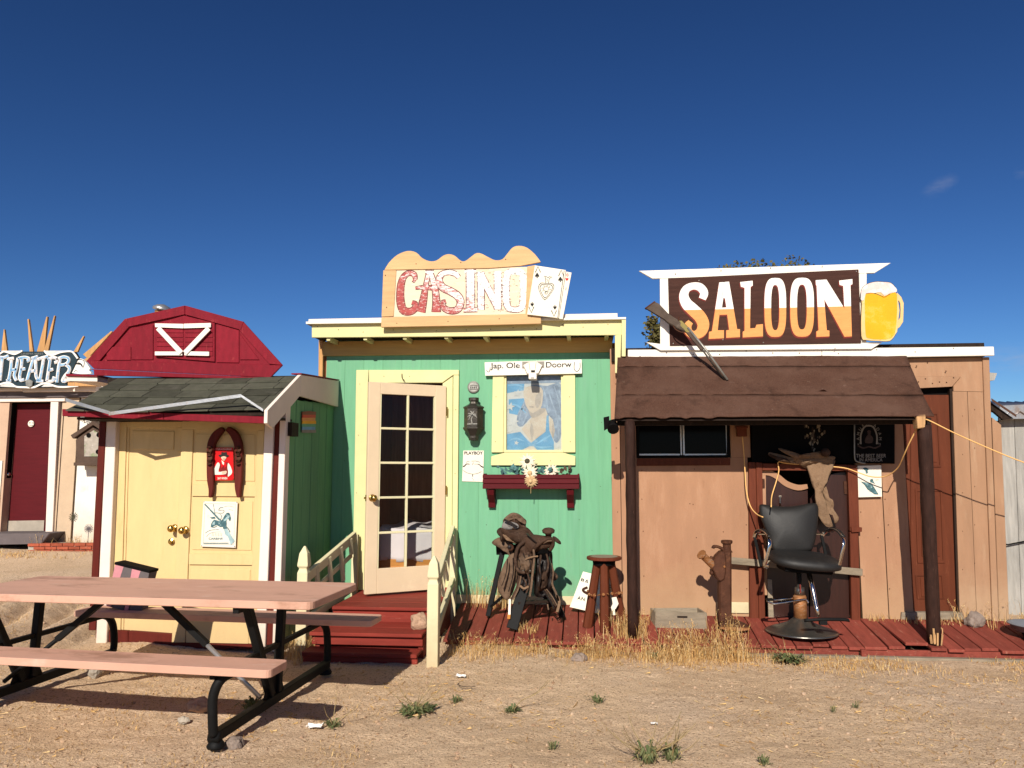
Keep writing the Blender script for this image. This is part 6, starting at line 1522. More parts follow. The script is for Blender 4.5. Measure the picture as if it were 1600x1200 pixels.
for (px, py, zt, nm, xe) in ((pL.x, 6.42, W(475, 853, 6.42).z, 'left', -2.33), (pR.x, 6.12, W(692, 868, 6.12).z, 'right', -1.33)):
    hrl = thing('handrail', 'cream step handrail with pointed post %s' % ('beside the shaded green shed wall' if nm == 'left' else 'between the red steps and the boardwalk'), 'handrail', (px, py, -0.03), 'cream handrails of the entry steps')
    part('post', picket_post(px, py, -0.06, zt), m_creamrail, hrl, bev=0.004)
    ex, ey = xe, 7.70
    zt2 = W(700 if nm == 'right' else 548, 822 if nm == 'right' else 832, 7.70).z
    part('end_post', MB().box(ex - .03, ex + .03, ey - .03, ey + .03, 0.0, zt2 - .02), m_creamrail, hrl, bev=0.003)
    a, b = Vector((px, py + .045, zt - 0.27)), Vector((ex, ey - .03, zt2 - 0.03))
    part('top_rail', MB().bar(a, b, 0.04, 0.085), m_creamrail, hrl, bev=0.004)
    part('bottom_rail', MB().bar(a - Vector((0, 0, .36)), b - Vector((0, 0, .50)), 0.04, 0.07), m_creamrail, hrl, bev=0.004)
    d_ = (b - a).normalized(); ln = (b - a).length
    pn = Vector((d_.x, 0, 0)) + Vector((0, d_.z, -d_.y)); pn = (pn - d_ * pn.dot(d_)).normalized()
    if pn.z > 0: pn = -pn
    for t0 in (.16, .40, .64, .86):
        p0 = a + d_ * ln * t0 + Vector((.014, 0, .02)); L2 = .33 if t0 < .8 else .16
        part('lattice_slat', MB().bar(p0, p0 + pn * L2, 0.024, 0.05), m_creamrail, hrl, bev=0.003)
    p0 = a + pn * .17 + d_ * .02; part('lattice_slat', MB().bar(p0 - Vector((.012, 0, 0)), p0 - Vector((.012, 0, 0)) + d_ * (ln - .12), 0.02, 0.045), m_creamrail, hrl, bev=0.003)

def rock(name, label, c, r, m=m_stone, seed=0, cat='stone', group=None):
    bm = bmesh.new(); bmesh.ops.create_icosphere(bm, subdivisions=3, radius=1)
    mb = MB()
    for v in bm.verts:
        p = v.co.copy(); k = 1 + .32 * noise.noise(p * 1.3 + Vector((seed, 0, 0))) + .16 * noise.noise(p * 3.1 + Vector((0, seed, 0))) + .06 * noise.noise(p * 8)
        mb.v.append(Vector((c[0] + p.x * r[0] * k, c[1] + p.y * r[1] * k, c[2] + p.z * r[2] * k)))
    mb.f = [[q.index for q in f.verts] for f in bm.faces]; mb.mi = [0] * len(mb.f); bm.free()
    o = part(name, mb, m, None, sm=False); tag(o, label, cat, group); return o
q = W(655, 972, 6.55); rock('rock', 'pinkish lumpy rock on the red steps beside the cream post', (q.x, 6.55, 0.235), (0.075, .07, .075), m_stone, 3)
q = WZ(905, 1032, -0.02); rock('rock', 'dark flat rock at the edge of the dry grass', (q.x, q.y, 0.0), (0.06, .05, .04), m_stonegrey, 5)
q = W(1522, 962, 7.4); rock('rock', 'round grey rock on the boardwalk by the right door', (q.x, 7.4, 0.175), (0.075, .06, .07), m_stonegrey, 8)
q = WZ(313, 1107, 0); rock('rock', 'reddish boulder in the table shadow near the bent front leg', (q.x, q.y, 0.02), (0.075, .06, .05), m_stone, 11)
q = WZ(287, 1125, 0); rock('rock', 'small pale stone left of the reddish boulder', (q.x, q.y, 0.0), (0.035, .02, .022), m_concrete, 13)
q = WZ(352, 1172, -.02); rock('rock', 'grey stone wedged under the front foot of the picnic table', (q.x + .03, q.y + .05, 0.0), (0.05, .05, .04), m_stonegrey, 17)
q = WZ(150, 1053, 0.03); rock('rock', 'pale block propping the rear of the left table rail', (q.x, q.y, 0.05), (0.045, .05, .05), m_concrete, 19)

# ================================================================== PICNIC TABLE
tb = thing('picnic_table', 'salmon pink picnic table with attached benches on black steel legs', 'picnic table', (-2.75, 4.75, 0.0))
ang = rad(-3.0)
ux, uy = Vector((math.cos(ang), math.sin(ang), 0)), Vector((-math.sin(ang), math.cos(ang), 0))
NR = Vector((-1.548, 4.305, 0))                       # near right corner of the top
def T(a, b, z): return NR - ux * a + uy * b + Vector((0, 0, z))
LEN = 2.33
def board(name, a0, a1, b0, b1, z0, z1, r=0.05, tilt=0.0):
    pts = []
    for cx, cy, s0 in ((a0 + r, b0 + r, 180), (a1 - r, b0 + r, 270), (a1 - r, b1 - r, 0), (a0 + r, b1 - r, 90)):
        for k in range(5):
            t = rad(s0 + k * 22.5); pts.append((cx + r * math.cos(t), cy + r * math.sin(t)))
    n = len(pts)
    mb = MB()
    up = lambda a: tilt * a
    mb.prism([T(a, b, z0 + up(a)) for a, b in pts], (0, 0, z1 - z0))
    return part(name, mb, m_tablepink, tb, bev=0.006)
board('tabletop', 0, LEN, 0, 0.765, 0.718, 0.762)
board('bench_seat', 0.11, LEN + 0.1, -0.265, -0.03, 0.41, 0.452, 0.035, 0.008)
board('bench_seat', 0.02, LEN + 0.0, 1.10, 1.36, 0.41, 0.452, 0.035, 0.004)
for k, a in enumerate((0.47, 2.22)):
    gzv = 0.005 if k == 0 else 0.03
    b0, b1, bm_ = -0.16, 1.50, 0.66
    part('base_rail', MB().bar(T(a, b0 + .0, gzv + .06), T(a, b1 - .06, gzv + .06), 0.055, 0.055), m_blackmetal, tb, bev=0.005)
    mb = MB(); mb.tube([T(a, b0, gzv + .07), T(a, b0 - .015, gzv + .16), T(a, b0 - .02, .28), T(a - .03, b0 - .005, .365), T(a - .08, b0 + .06, .402)], 0.027, 10, 5); part('leg', mb, m_blackmetal, tb, sm=True)
    mb = MB(); mb.tube([T(a, b1 - .06, gzv + .07), T(a, b1 - .055, gzv + .15), T(a, b1 - .08, .30), T(a, b1 - .14, .37), T(a, b1 - .22, .402)], 0.027, 10, 5); part('leg', mb, m_blackmetal, tb, sm=True)
    for b_, e_ in ((0.16, -.10), (0.64, .10)):
        mb = MB(); mb.bar(T(a, .56 + e_ * .45, gzv + .09), T(a, b_, .716), 0.05, 0.05); part('leg', mb, m_blackmetal, tb, bev=0.005)
    mb = MB(); mb.hexa([T(a - .004, .42, gzv + .085), T(a + .004, .42, gzv + .085), T(a + .004, .70, gzv + .085), T(a - .004, .70, gzv + .085)], [T(a - .004, .48, gzv + .2), T(a + .004, .48, gzv + .2), T(a + .004, .64, gzv + .2), T(a - .004, .64, gzv + .2)]); part('gusset_plate', mb, m_blackmetal, tb)
    part('cross_bar', MB().bar(T(a, -0.2, .39), T(a, 1.34, .39), 0.03, 0.03), m_blackmetal, tb)
    part('cross_bar', MB().bar(T(a, 0.03, .70), T(a, .74, .70), 0.035, 0.035), m_blackmetal, tb)
    d_ = 1 if k == 0 else -1
    part('brace', MB().tube([T(a, 0.37, gzv + .12), T(a + d_ * .38, 0.37, .44)], 0.014, 8), m_galv if k == 0 else m_blackmetal, tb, sm=True)
    part('brace', MB().bar(T(a + d_ * .36, 0.37, .425), T(a + d_ * .72, 0.37, .715), 0.035, 0.035), m_blackmetal, tb)
    for b_ in (b0 + .03, b1 - .09):
        mb = MB(); mb.lathe([(0.045, 0), (0.05, .012), (0.04, .03), (.03, .045)], T(a, b_, gzv - .005), 12); part('foot_cap', mb, m_blackmetal, tb, sm=True)
    mb = MB(); mb.tube([T(a - .03, b0 + .02, gzv + .055), T(a + .03, b0 + .02, gzv + .055)], 0.032, 10); part('pivot_cap', mb, m_blackmetal, tb, sm=True)
pkb = thing('striped_box', 'pink and grey striped padded box standing on the far table bench', 'box', (-3.0, 5.5, 0.455))
q0, q1 = W(181, 878, 5.60), W(234, 891, 5.60)
e_ = (q1 - q0); e_.y = 0; el = e_.length; e_.normalize(); nn = Vector((e_.z, 0, -e_.x))
zb_ = -(min(q0.z, q1.z) - 0.458)
def fr_(a, b, d): return q0 + e_ * a + nn * b + Vector((0, d, 0))
for k in range(4):
    a, b = el * k / 4, el * (k + 1) / 4; c = 0.02 if k % 2 else -0.012
    mb = MB(); mb.prism([fr_(a, 0.02, 0), fr_(b, 0.02, 0), fr_(b + c, .33, .0), fr_(a - c, .33, .0)], (0, 0.02, 0)); part('stripe', mb, m_pink if k % 2 == 0 else m_greycloth, pkb)
mb = MB(); mb.prism([fr_(0, 0.02, .021), fr_(el, 0.02, .021), fr_(el, .33, .021), fr_(0, .33, .021)], (0, .09, 0)); part('body', mb, m_greycloth, pkb)
zb_ = zb_
mb = MB(); mb.prism([fr_(-.005, 0, -.006), fr_(el + .005, 0, -.006), fr_(el + .005, .02, -.006), fr_(-.005, .02, -.006)], (0, .125, 0)); part('rim', mb, m_black, pkb, bev=.003)

# ================================================================== THINGS ON THE BOARDWALK
def pad(px, Y, th, bulge, jit=0.0, ylow=0.0, seed=0.0, pts3=None):
    "cushion or hide: outline traced at depth Y, swelling towards the front, flat at the back; ylow pulls the lower end forward"
    mb = MB()
    n = len(px)
    cx = sum(a for a, b in px) / n; cy = sum(b for a, b in px) / n
    v0, v1 = min(b for a, b in px), max(b for a, b in px)
    hx, hy = (max(a for a, b in px) - min(a for a, b in px)) / 2, (v1 - v0) / 2
    lv = [1.0, .97, .9, .78, .64, .5, .35, .18]
    vs = []
    for k, r in enumerate(lv):
        for a, b in px:
            an = math.atan2((b - cy) / hy, (a - cx) / hx); w_ = 1 - r * r
            ea, eb = cx + hx * .92 * math.cos(an), cy + hy * .92 * math.sin(an)
            a2, b2 = a * (1 - w_) + ea * w_, b * (1 - w_) + eb * w_
            uu, vv = cx + (a2 - cx) * r, cy + (b2 - cy) * r
            t = (vv - v0) / (v1 - v0 + 1e-6)
            y = Y - ylow * t - (0 if k == 0 else bulge * (1 - r ** 3) + th * .5)
            p = W(uu, vv, y)
            if jit: p.y += jit * noise.noise(Vector((p.x * 14, p.z * 14, seed))) + .5 * jit * (1 - abs(noise.noise(Vector((p.x * 26, p.z * 17, seed + 3)))) * 2.4)
            vs.append(p)
    fs = [(k * n + i, k * n + (i + 1) % n, (k + 1) * n + (i + 1) % n, (k + 1) * n + i) for k in range(len(lv) - 1) for i in range(n)]
    c_ = len(vs); t = (cy - v0) / (v1 - v0 + 1e-6); vs.append(W(cx, cy, Y - ylow * t - bulge - th * .5))
    fs += [((len(lv) - 1) * n + i, (len(lv) - 1) * n + (i + 1) % n, c_) for i in range(n)]
    o_ = len(vs)
    for a, b in px:
        t = (b - v0) / (v1 - v0 + 1e-6); vs.append(W(a, b, Y - ylow * t + th * .5))
    vs.append(W(cx, cy, Y - ylow * .5 + th * .5)); cb = len(vs) - 1
    fs += [(i, o_ + i, o_ + (i + 1) % n, (i + 1) % n) for i in range(n)] + [(o_ + (i + 1) % n, o_ + i, cb) for i in range(n)]
    return mb.add(vs, fs)

# --- saddle on its stand
oz, sz = (740, 790), 5.714
def Z_(pts): return sub(oz, sz, pts)
def ZW(a, b, y): q = Z_([(a, b)])[0]; return W(q[0], q[1], y)
ss = thing('saddle_stand', 'black wooden saddle stand with splayed legs on the boardwalk', 'saddle stand', ZW(460, 1000, 7.2))
part('beam', MB().bar(ZW(225, 395, 7.46), ZW(640, 380, 7.05), .07, .09), m_black, ss)
part('leg', MB().bar(ZW(262, 400, 7.42), ZW(130, 985, 7.36), .045, .075, (0, 1, 0)), m_blackmetal, ss, bev=.004)
part('leg', MB().bar(ZW(480, 620, 7.12), ZW(342, 1102, 7.00), .03, .10, (1, 0, 0)), m_blackmetal, ss, bev=.004)
part('leg', MB().bar(ZW(600, 560, 7.16), ZW(800, 985, 7.30), .04, .06, (0, 1, 0)), m_blackmetal, ss, bev=.004)
part('leg', MB().bar(ZW(420, 420, 7.46), ZW(690, 900, 7.52), .04, .06, (0, 1, 0)), m_blackmetal, ss, bev=.004)
part('brace', MB().bar(ZW(150, 905, 7.37), ZW(255, 815, 7.28), .025, .06, (0, 1, 0)), m_blackmetal, ss, bev=.003)
part('brace', MB().bar(ZW(390, 870, 7.06), ZW(690, 850, 7.22), .025, .06, (0, 1, 0)), m_darkwood, ss, bev=.003)
part('white_strip', MB().pp(Z_([(312, 835), (333, 838), (330, 975), (308, 975)]), 6.985, .012), m_white, ss, bev=.002)
part('worn_tip', MB().pp(Z_([(302, 972), (330, 975), (326, 1015), (300, 1012)]), 6.982, .016), m_orangewood, ss, bev=.002)
sdl = thing('western_saddle', 'old cracked brown leather western saddle with hanging straps on black stand', 'saddle', ZW(450, 700, 7.15))
def zpad(nm, pts, Y, th, bul, m, sm=2, jit=.02, ylow=0.0): return part(nm, pad(smooth(Z_(pts), sm + 2, True), Y, th, bul, jit, ylow, len(pts)), m, sdl, sm=True)
zpad('rear_skirt', [(162, 335), (230, 282), (300, 300), (395, 385), (370, 440), (330, 460), (270, 400)], 7.30, .03, .03, m_leatherlt)
zpad('rear_jockey', [(205, 235), (245, 195), (300, 250), (430, 300), (400, 345), (330, 330), (260, 300)], 7.26, .03, .05, m_leather)
zpad('fender', [(310, 455), (380, 425), (410, 520), (400, 620), (340, 800), (285, 838), (215, 745), (240, 600)], 7.16, .02, .045, m_leatherlt, 3, .02, .04)
zpad('seat', [(245, 200), (330, 225), (450, 215), (500, 260), (560, 300), (560, 350), (460, 380), (380, 330), (280, 280)], 7.18, .06, .06, m_leather, 3)
zpad('swell', [(420, 300), (520, 260), (600, 265), (690, 280), (712, 320), (690, 370), (620, 400), (540, 420), (460, 420)], 7.10, .08, .06, m_leather, 3)
zpad('skirt', [(400, 350), (470, 310), (540, 380), (530, 470), (525, 600), (440, 610), (380, 560), (372, 440)], 7.10, .04, .06, m_leather, 3, .04)
zpad('pouch', [(400, 470), (470, 440), (520, 470), (520, 590), (450, 610), (400, 570)], 7.04, .03, .05, m_leatherlt, 3, .03)
zpad('far_fender', [(560, 420), (690, 400), (705, 520), (720, 640), (690, 760), (600, 820), (540, 780), (550, 560)], 7.16, .03, .03, m_leatherdk, 2, .05)
zpad('cinch_flap', [(600, 620), (650, 590), (660, 700), (610, 760), (570, 740)], 7.10, .02, .03, m_leather, 2, .03)
zpad('stirrup_leather', [(395, 620), (470, 600), (490, 680), (430, 760), (385, 740)], 7.08, .03, .02, m_leatherdk, 2, .03)
zpad('side_flap', [(705, 275), (735, 280), (775, 318), (780, 345), (755, 340), (720, 312)], 7.02, .015, .01, m_leather, 2, .005)
zpad('far_stirrup', [(705, 600), (735, 600), (755, 640), (725, 672), (705, 660)], 7.2, .03, .02, m_leather, 2, .01)
zpad('cantle', [(258, 165), (275, 118), (318, 80), (352, 64), (400, 74), (440, 108), (470, 140), (466, 180), (474, 212), (440, 232), (380, 222), (320, 232), (262, 222)], 7.27, .08, .045, m_leather, 1, .06)
zpad('cantle_binding', [(262, 130), (300, 88), (350, 62), (410, 78), (455, 122), (470, 160), (452, 168), (420, 120), (360, 92), (310, 112), (276, 150)], 7.21, .03, .02, m_leatherlt, 2, .03)
zpad('tin_patch', [(252, 180), (268, 148), (300, 138), (370, 152), (402, 176), (398, 204), (350, 214), (290, 216), (256, 208)], 7.19, .02, .015, m_duffel, 1, .015)
zpad('torn_flap', [(340, 250), (400, 228), (470, 238), (486, 262), (440, 275), (430, 300), (380, 296), (352, 300)], 7.13, .015, .02, m_leatherdk, 1, .03)
zpad('torn_flap', [(262, 255), (320, 278), (390, 318), (380, 340), (300, 310), (268, 282)], 7.16, .015, .015, m_suede, 1, .02)
zpad('torn_flap', [(245, 245), (262, 300), (255, 330), (236, 300)], 7.18, .015, .01, m_leather, 1, .02)
part('strap', MB().rib(Z_([(270, 125), (320, 148), (390, 192)]), 3, 7.125, .01, 4), m_leatherdk, sdl)
zpad('seat_back', [(242, 205), (300, 214), (380, 212), (470, 196), (520, 240), (560, 290), (520, 330), (430, 330), (340, 322), (270, 270)], 7.20, .05, .05, m_leather, 2, .05)
for a_, b_, c_ in ((320, 372, 20), (440, 590, 14), (505, 585, 12)):
    part('rosette', MB().lathe([(c_ / 1000, 0), (c_ / 1100, .006), (.003, .009)], ZW(a_, b_, 6.99 if a_ > 400 else 7.2), 14, M=Matrix.Rotation(rad(90), 3, 'X')), m_leatherdk if a_ < 400 else m_pewter, sdl)
for pts, wd in (([(395, 470), (420, 520), (400, 590)], 1.2), ([(440, 430), (470, 500), (450, 580)], 1.0), ([(490, 440), (505, 520), (500, 590)], 1.2), ([(300, 480), (290, 600), (250, 720)], .8), ([(350, 470), (350, 620), (310, 770)], 1.0), ([(580, 470), (600, 600), (580, 720)], 1.3), ([(670, 460), (690, 560), (672, 700)], 1.3), ([(470, 250), (520, 300), (560, 330)], 1.0)):
    part('seam', MB().rib(Z_(pts), wd, 6.985, .05, 4), m_leatherdk, sdl)
part('horn', MB().lathe([(.035, -.10), (.026, -.05), (.03, -.02), (.055, -.006), (.058, .012), (.045, .024), (.01, .028)], ZW(668, 232, 7.03), 16, M=Matrix.Rotation(rad(14), 3, 'X')), m_leather, sdl, sm=True)
part('fork_edge', MB().tube([ZW(540, 390, 7.02), ZW(580, 345, 6.99), ZW(640, 305, 6.98), ZW(700, 300, 7.0), ZW(708, 350, 7.03), ZW(680, 400, 7.05)], .018, 8, 4), m_leather, sdl, sm=True)
part('gullet_lining', MB().tube([ZW(620, 335, 6.99), ZW(660, 315, 6.98), ZW(700, 315, 6.99)], .010, 6, 3), m_leatherlt, sdl, sm=True)
part('rigging', MB().tube([ZW(470, 310, 7.05), ZW(400, 370, 7.02), ZW(372, 480, 7.0), ZW(400, 580, 6.99), ZW(460, 600, 6.99)], .017, 8, 5), m_leather, sdl, sm=True)
part('ring', MB().lathe([(.024, -.004), (.03, 0), (.024, .004), (.018, 0), (.024, -.004)], ZW(330, 375, 7.2), 14, M=Matrix.Rotation(rad(75), 3, 'X')), m_iron, sdl)
for pts, wd, m_, y in (([(535, 390), (540, 480), (525, 620), (515, 720), (500, 812)], 3.2, m_leatherlt, 7.0), ([(690, 515), (712, 600), (700, 690), (735, 780), (760, 850)], 3, m_leatherlt, 7.06), ([(410, 620), (390, 720), (345, 820), (325, 860)], 3.5, m_leather, 7.04), ([(425, 620), (400, 740), (350, 840)], 2.2, m_leatherlt, 7.03),
                       ([(620, 760), (670, 830), (720, 920)], 2, m_leatherdk, 7.06), ([(635, 750), (690, 830), (735, 900)], 2, m_leather, 7.05), ([(650, 745), (700, 810), (745, 890)], 1.6, m_leatherlt, 7.06), ([(740, 800), (765, 860), (745, 950)], 4, m_suede, 7.06), ([(780, 940), (770, 990), (740, 1015)], 1.8, m_black, 7.2), ([(760, 960), (775, 1010)], 1.6, m_black, 7.2),
                       ([(460, 480), (520, 458), (575, 452)], 2.2, m_suede, 6.98), ([(415, 715), (450, 740), (490, 720)], 3, m_suede, 7.0), ([(440, 640), (470, 700), (440, 760)], 2, m_leather, 7.01), ([(480, 600), (500, 690), (470, 780)], 2.4, m_leather, 7.01), ([(600, 440), (590, 560), (620, 660)], 3, m_leather, 7.02), ([(650, 430), (668, 520), (650, 600)], 2.6, m_leather, 7.03), ([(660, 880), (668, 930)], 2, m_leatherlt, 7.1)):
    part('strap', MB().rib(Z_(pts), wd, y, .008, 4), m_, sdl)

# --- stool with chain
oq, sq = (890, 850), 8.889
def QW(a, b, y): return W(oq[0] + a / sq, oq[1] + b / sq, y)
st_ = thing('round_stool', 'red painted round stool with four thick legs and a rusty chain', 'stool', QW(460, 1120, 7.2))
tc_ = QW(477, 172, 7.2)
part('seat', MB().lathe([(.02, -.03), (.148, -.03), (.158, -.024), (.158, -.004), (.152, 0), (.02, 0)], tc_, 28), m_redbrown, st_, bev=0)
mb = MB(); mb.lathe([(.125, .0012), (.118, .003)], tc_, 24); part('worn_top', mb, m_greywood, st_)
part('collar', MB().lathe([(.10, -.075), (.105, -.031)], tc_, 20), m_black, st_)
zd = dz(7.2)
for a, b in ((-.02, -1), (-.95, -.1), (.98, .1), (.1, 1)):
    tp = tc_ + Vector((a * .062, b * .065, -.045)); bt = Vector((tc_.x + a * .165, tc_.y + b * .13, dz(tc_.y + b * .13)))
    part('leg', MB().tube([tp, bt], [.037, .046], 8), m_rust if a < .5 else m_rust, st_)
ch = MB()
loop = [(tc_.x + .155 * math.cos(t), tc_.y + .155 * math.sin(t)) for t in [rad(-200 + i * 15) for i in range(25)]]
zc = QW(480, 705, 7.06).z
for i, (a, b) in enumerate(loop):
    ch.lathe([(.010, -.004), (.015, 0), (.010, .004), (.006, 0), (.010, -.004)], (a, b, zc - .012 * math.sin(i * .5)), 8, M=Matrix.Rotation(i * 1.57, 3, 'X') @ Matrix.Rotation(.4, 3, 'Y'))
part('chain', ch, m_rustcol, st_)
part('chain_end', MB().tube([QW(250, 690, 7.07), QW(200, 660, 7.06), QW(190, 630, 7.06), QW(245, 605, 7.08)], .012, 7, 4), m_iron, st_, sm=True)
part('hanging_tag', MB().pp([(oq[0] + a / sq, oq[1] + b / sq) for a, b in [(585, 745), (650, 735), (680, 830), (640, 900), (590, 930), (575, 880), (600, 830)]], 7.1, .006), m_paper, st_)
ls = thing('leaning_sign', 'cream board with dark lettering leaning behind the red stool', 'sign', (W(905, 950, 7.5).x, 7.55, .13))
mb = MB(); A_, B_, C_, D_ = W(911, 893, 7.74), W(982, 911, 7.74), W(966, 966, 7.5), W(890, 948.5, 7.5)
mb.prism([A_, B_, C_, D_], (0, .012, 0)); part('board', mb, m_cardcream, ls, bev=.002)
def LS(u, v): return 7.74 - .24 * (v - 900) / 55
mb = MB(); text_mb(mb, 'BA', 914, 908.5, 8, LS(914, 908) - .03, rot=.2); text_mb(mb, 'AN', 908, 935, 6, LS(908, 935) - .03, rot=.22); text_mb(mb, 'TE', 949, 917, 8, LS(950, 917) - .03, rot=.2); part('lettering', mb, m_ink, ls, recalc=False)

# --- crate
ck = thing('wooden_crate', 'open grey weathered wooden crate with handle slot on the boardwalk', 'crate', WZ(1064, 975, .06))
zt_ = 0.232; zb2 = 0.062
FL, FR_, BR, BL = WZ(1024.5, 956, zt_), WZ(1104.5, 957.5, zt_), None, None
_bl, _br = WZ(997, 937, zt_), WZ(1057.5, 929, zt_)
BL = FL + (_bl - FL) * min(1, (7.40 - FL.y) / (_bl.y - FL.y)); BR = FR_ + (_br - FR_) * min(1, (7.46 - FR_.y) / (_br.y - FR_.y))
dn_ = Vector((0, 0, zb2 - zt_))
def wallp(nm, a, b, t=.016, dz_=0):
    d = (b - a).normalized(); nrm = Vector((-d.y, d.x, 0)) * t
    mb = MB(); mb.hexa([a + dn_, b + dn_, b + nrm + dn_, a + nrm + dn_], [a + Vector((0, 0, dz_)), b + Vector((0, 0, dz_)), b + nrm + Vector((0, 0, dz_)), a + nrm + Vector((0, 0, dz_))]); return part(nm, mb, m_greywood, ck, bev=.003)
fw = wallp('front_board', FL, FR_); wallp('back_board', BR, BL); wallp('side_board', FR_ + (BR - FR_).normalized() * .017, BR, .016); wallp('side_board', BL, FL + (BL - FL).normalized() * .017, .016)
mb = MB(); mb.hexa([FL + dn_, FR_ + dn_, BR + dn_, BL + dn_], [FL + dn_ * .9, FR_ + dn_ * .9, BR + dn_ * .9, BL + dn_ * .9]); part('bottom_board', mb, m_greywood, ck)
d = (BL - BR).normalized(); n_ = Vector((-d.y, d.x, 0)); c_ = BL + (BR - BL) * .32 + n_ * .0175 + Vector((0, 0, -.05))
mb = MB(); mb.obox(c_, d * .045, n_ * .0012, (0, 0, .009)); part('handle_slot', mb, m_black, ck, bev=.004)
c_ = FL + (FR_ - FL) * .52 + (-Vector((-(FR_ - FL).y, (FR_ - FL).x, 0)).normalized()) * .0012 + Vector((0, 0, -.04)); d = (FR_ - FL).normalized()
mb = MB(); mb.obox(c_, d * .045, Vector((-d.y, d.x, 0)) * .0012, (0, 0, .008)); part('handle_slot', mb, m_darkwood, ck)

# --- rusty boot shaped pump
oP, sP = (960, 820), 4.0
def PX(pts): return sub(oP, sP, pts)
YPm = 7.16
pm = thing('hand_pump', 'rusty cast iron hand pump standing on a boot shaped foot', 'pump', W(1134, 985, YPm))
def pump_part(nm, pts, w2, y=YPm, bev=.006, sm=0): 
    q = PX(smooth(pts, sm, True) if sm else pts); return part(nm, MB().prism([W(a, b, y - w2) for a, b in q], (0, 2 * w2, 0)), m_iron, pm, bev=bev)
pump_part('column', [(658, 205), (690, 165), (734, 160), (735, 420), (735, 610), (655, 615), (655, 420)], .055, bev=.014)
pump_part('body_bulge', [(640, 195), (690, 165), (700, 250), (690, 340), (650, 350), (625, 300), (610, 260)], .07, bev=.01, sm=2)
part('neck', MB().lathe([(.05, -.10), (.036, -.08), (.036, -.03), (.05, -.02), (.052, 0), (.044, 0.006)], W(1135.5, 845, YPm), 12), m_iron, pm)
part('handle_curl', MB().tube([W(*PX([(615, 148)])[0], YPm - .02), W(*PX([(622, 136)])[0], YPm - .02), W(*PX([(650, 138)])[0], YPm - .02), W(*PX([(690, 160)])[0], YPm), W(*PX([(715, 172)])[0], YPm)], [.014, .015, .013, .018, .02], 8, 4), m_iron, pm, sm=True)
sa_, sb_ = W(*PX([(632, 268)])[0], YPm - .02), W(*PX([(541, 182)])[0], YPm - .10)
dd_ = (sb_ - sa_)
part('spout', MB().tube([sa_, sa_ + dd_ * .85, sa_ + dd_ * .93, sb_], [.036, .032, .045, .045], 12), m_rustcol, pm)
part('spout_lug', MB().tube([W(*PX([(608, 200)])[0], YPm - .04), W(*PX([(605, 215)])[0], YPm - .05), W(*PX([(625, 222)])[0], YPm - .03), W(*PX([(650, 205)])[0], YPm)], .014, 7, 4), m_iron, pm, sm=True)
part('bolt', MB().ell(W(*PX([(688, 262)])[0], YPm - .075), (.012, .01, .012), 8, 6), m_rustcol, pm)
part('lower_lug', MB().ell(W(*PX([(608, 300)])[0], YPm - .02), (.022, .03, .022), 10, 6), m_iron, pm, sm=True)
pump_part('foot', [(690, 600), (735, 560), (760, 600), (815, 622), (852, 640), (840, 655), (690, 655), (655, 640)], .06, bev=.012)
part('sole', MB().prism([W(a, b, YPm - .075) for a, b in PX([(655, 645), (690, 640), (850, 645), (848, 656), (800, 668), (690, 660)])], (0, .15, 0)), m_rustcol, pm, bev=.004)

# --- barber chair
oc, sc_ = (1140, 760), 4.8
def KX(pts): return sub(oc, sc_, pts)
def KW(a, b, y): q = KX([(a, b)])[0]; return W(q[0], q[1], y)
bcx = thing('barber_chair', 'black vinyl barber chair with chrome arms on a round metal base', 'barber chair', W(1254, 990, 7.2))
yb2 = 7.36
part('backrest', pad(smooth(KX([(219, 152), (240, 132), (330, 145), (430, 152), (540, 138), (630, 123), (662, 142), (668, 200), (655, 350), (632, 450), (600, 490), (470, 496), (335, 490), (305, 420), (265, 320), (228, 225)]), 3, True), yb2, .05, .055, 0, .10), m_vinyl, bcx, sm=True, sub_=1)
sc0 = KW(560, 552, 7.1)
mb = MB()
vs = []
prof = [(0, .058), (.5, .055), (.8, .046), (.94, .03), (1.0, .004), (.98, -.03), (.85, -.045), (0, -.047)]
n = 36
for r, z in prof[1:-1]:
    for j in range(n):
        t = 2 * math.pi * j / n; ca_, sa2 = math.cos(t), math.sin(t)
        px_ = math.copysign(abs(ca_) ** .75, ca_) * .30 * r; py_ = math.copysign(abs(sa2) ** .75, sa2) * .23 * r
        vs.append(sc0 + Vector((px_, py_, z - .05 * px_ / .3 * .5 + .03 * (py_ / .23))))
fs = [(k * n + j, k * n + (j + 1) % n, (k + 1) * n + (j + 1) % n, (k + 1) * n + j) for k in range(len(prof) - 3) for j in range(n)]
fs += [tuple(range(n)), tuple((len(prof) - 3) * n + j for j in range(n))[::-1]]
mb.add(vs, fs); part('seat', mb, m_vinyl, bcx, sm=True)
part('seat_pan', MB().obox(sc0 + Vector((0, .02, -.075)), (.2, 0, -.01), (0, .16, 0), (0, 0, .025)), m_black, bcx, bev=.01)
def flat_arm(pts, r=.021): return MB().tube([KW(a, b, y) for a, b, y in pts], r, 8, 5, flat=(0, 1, 0))
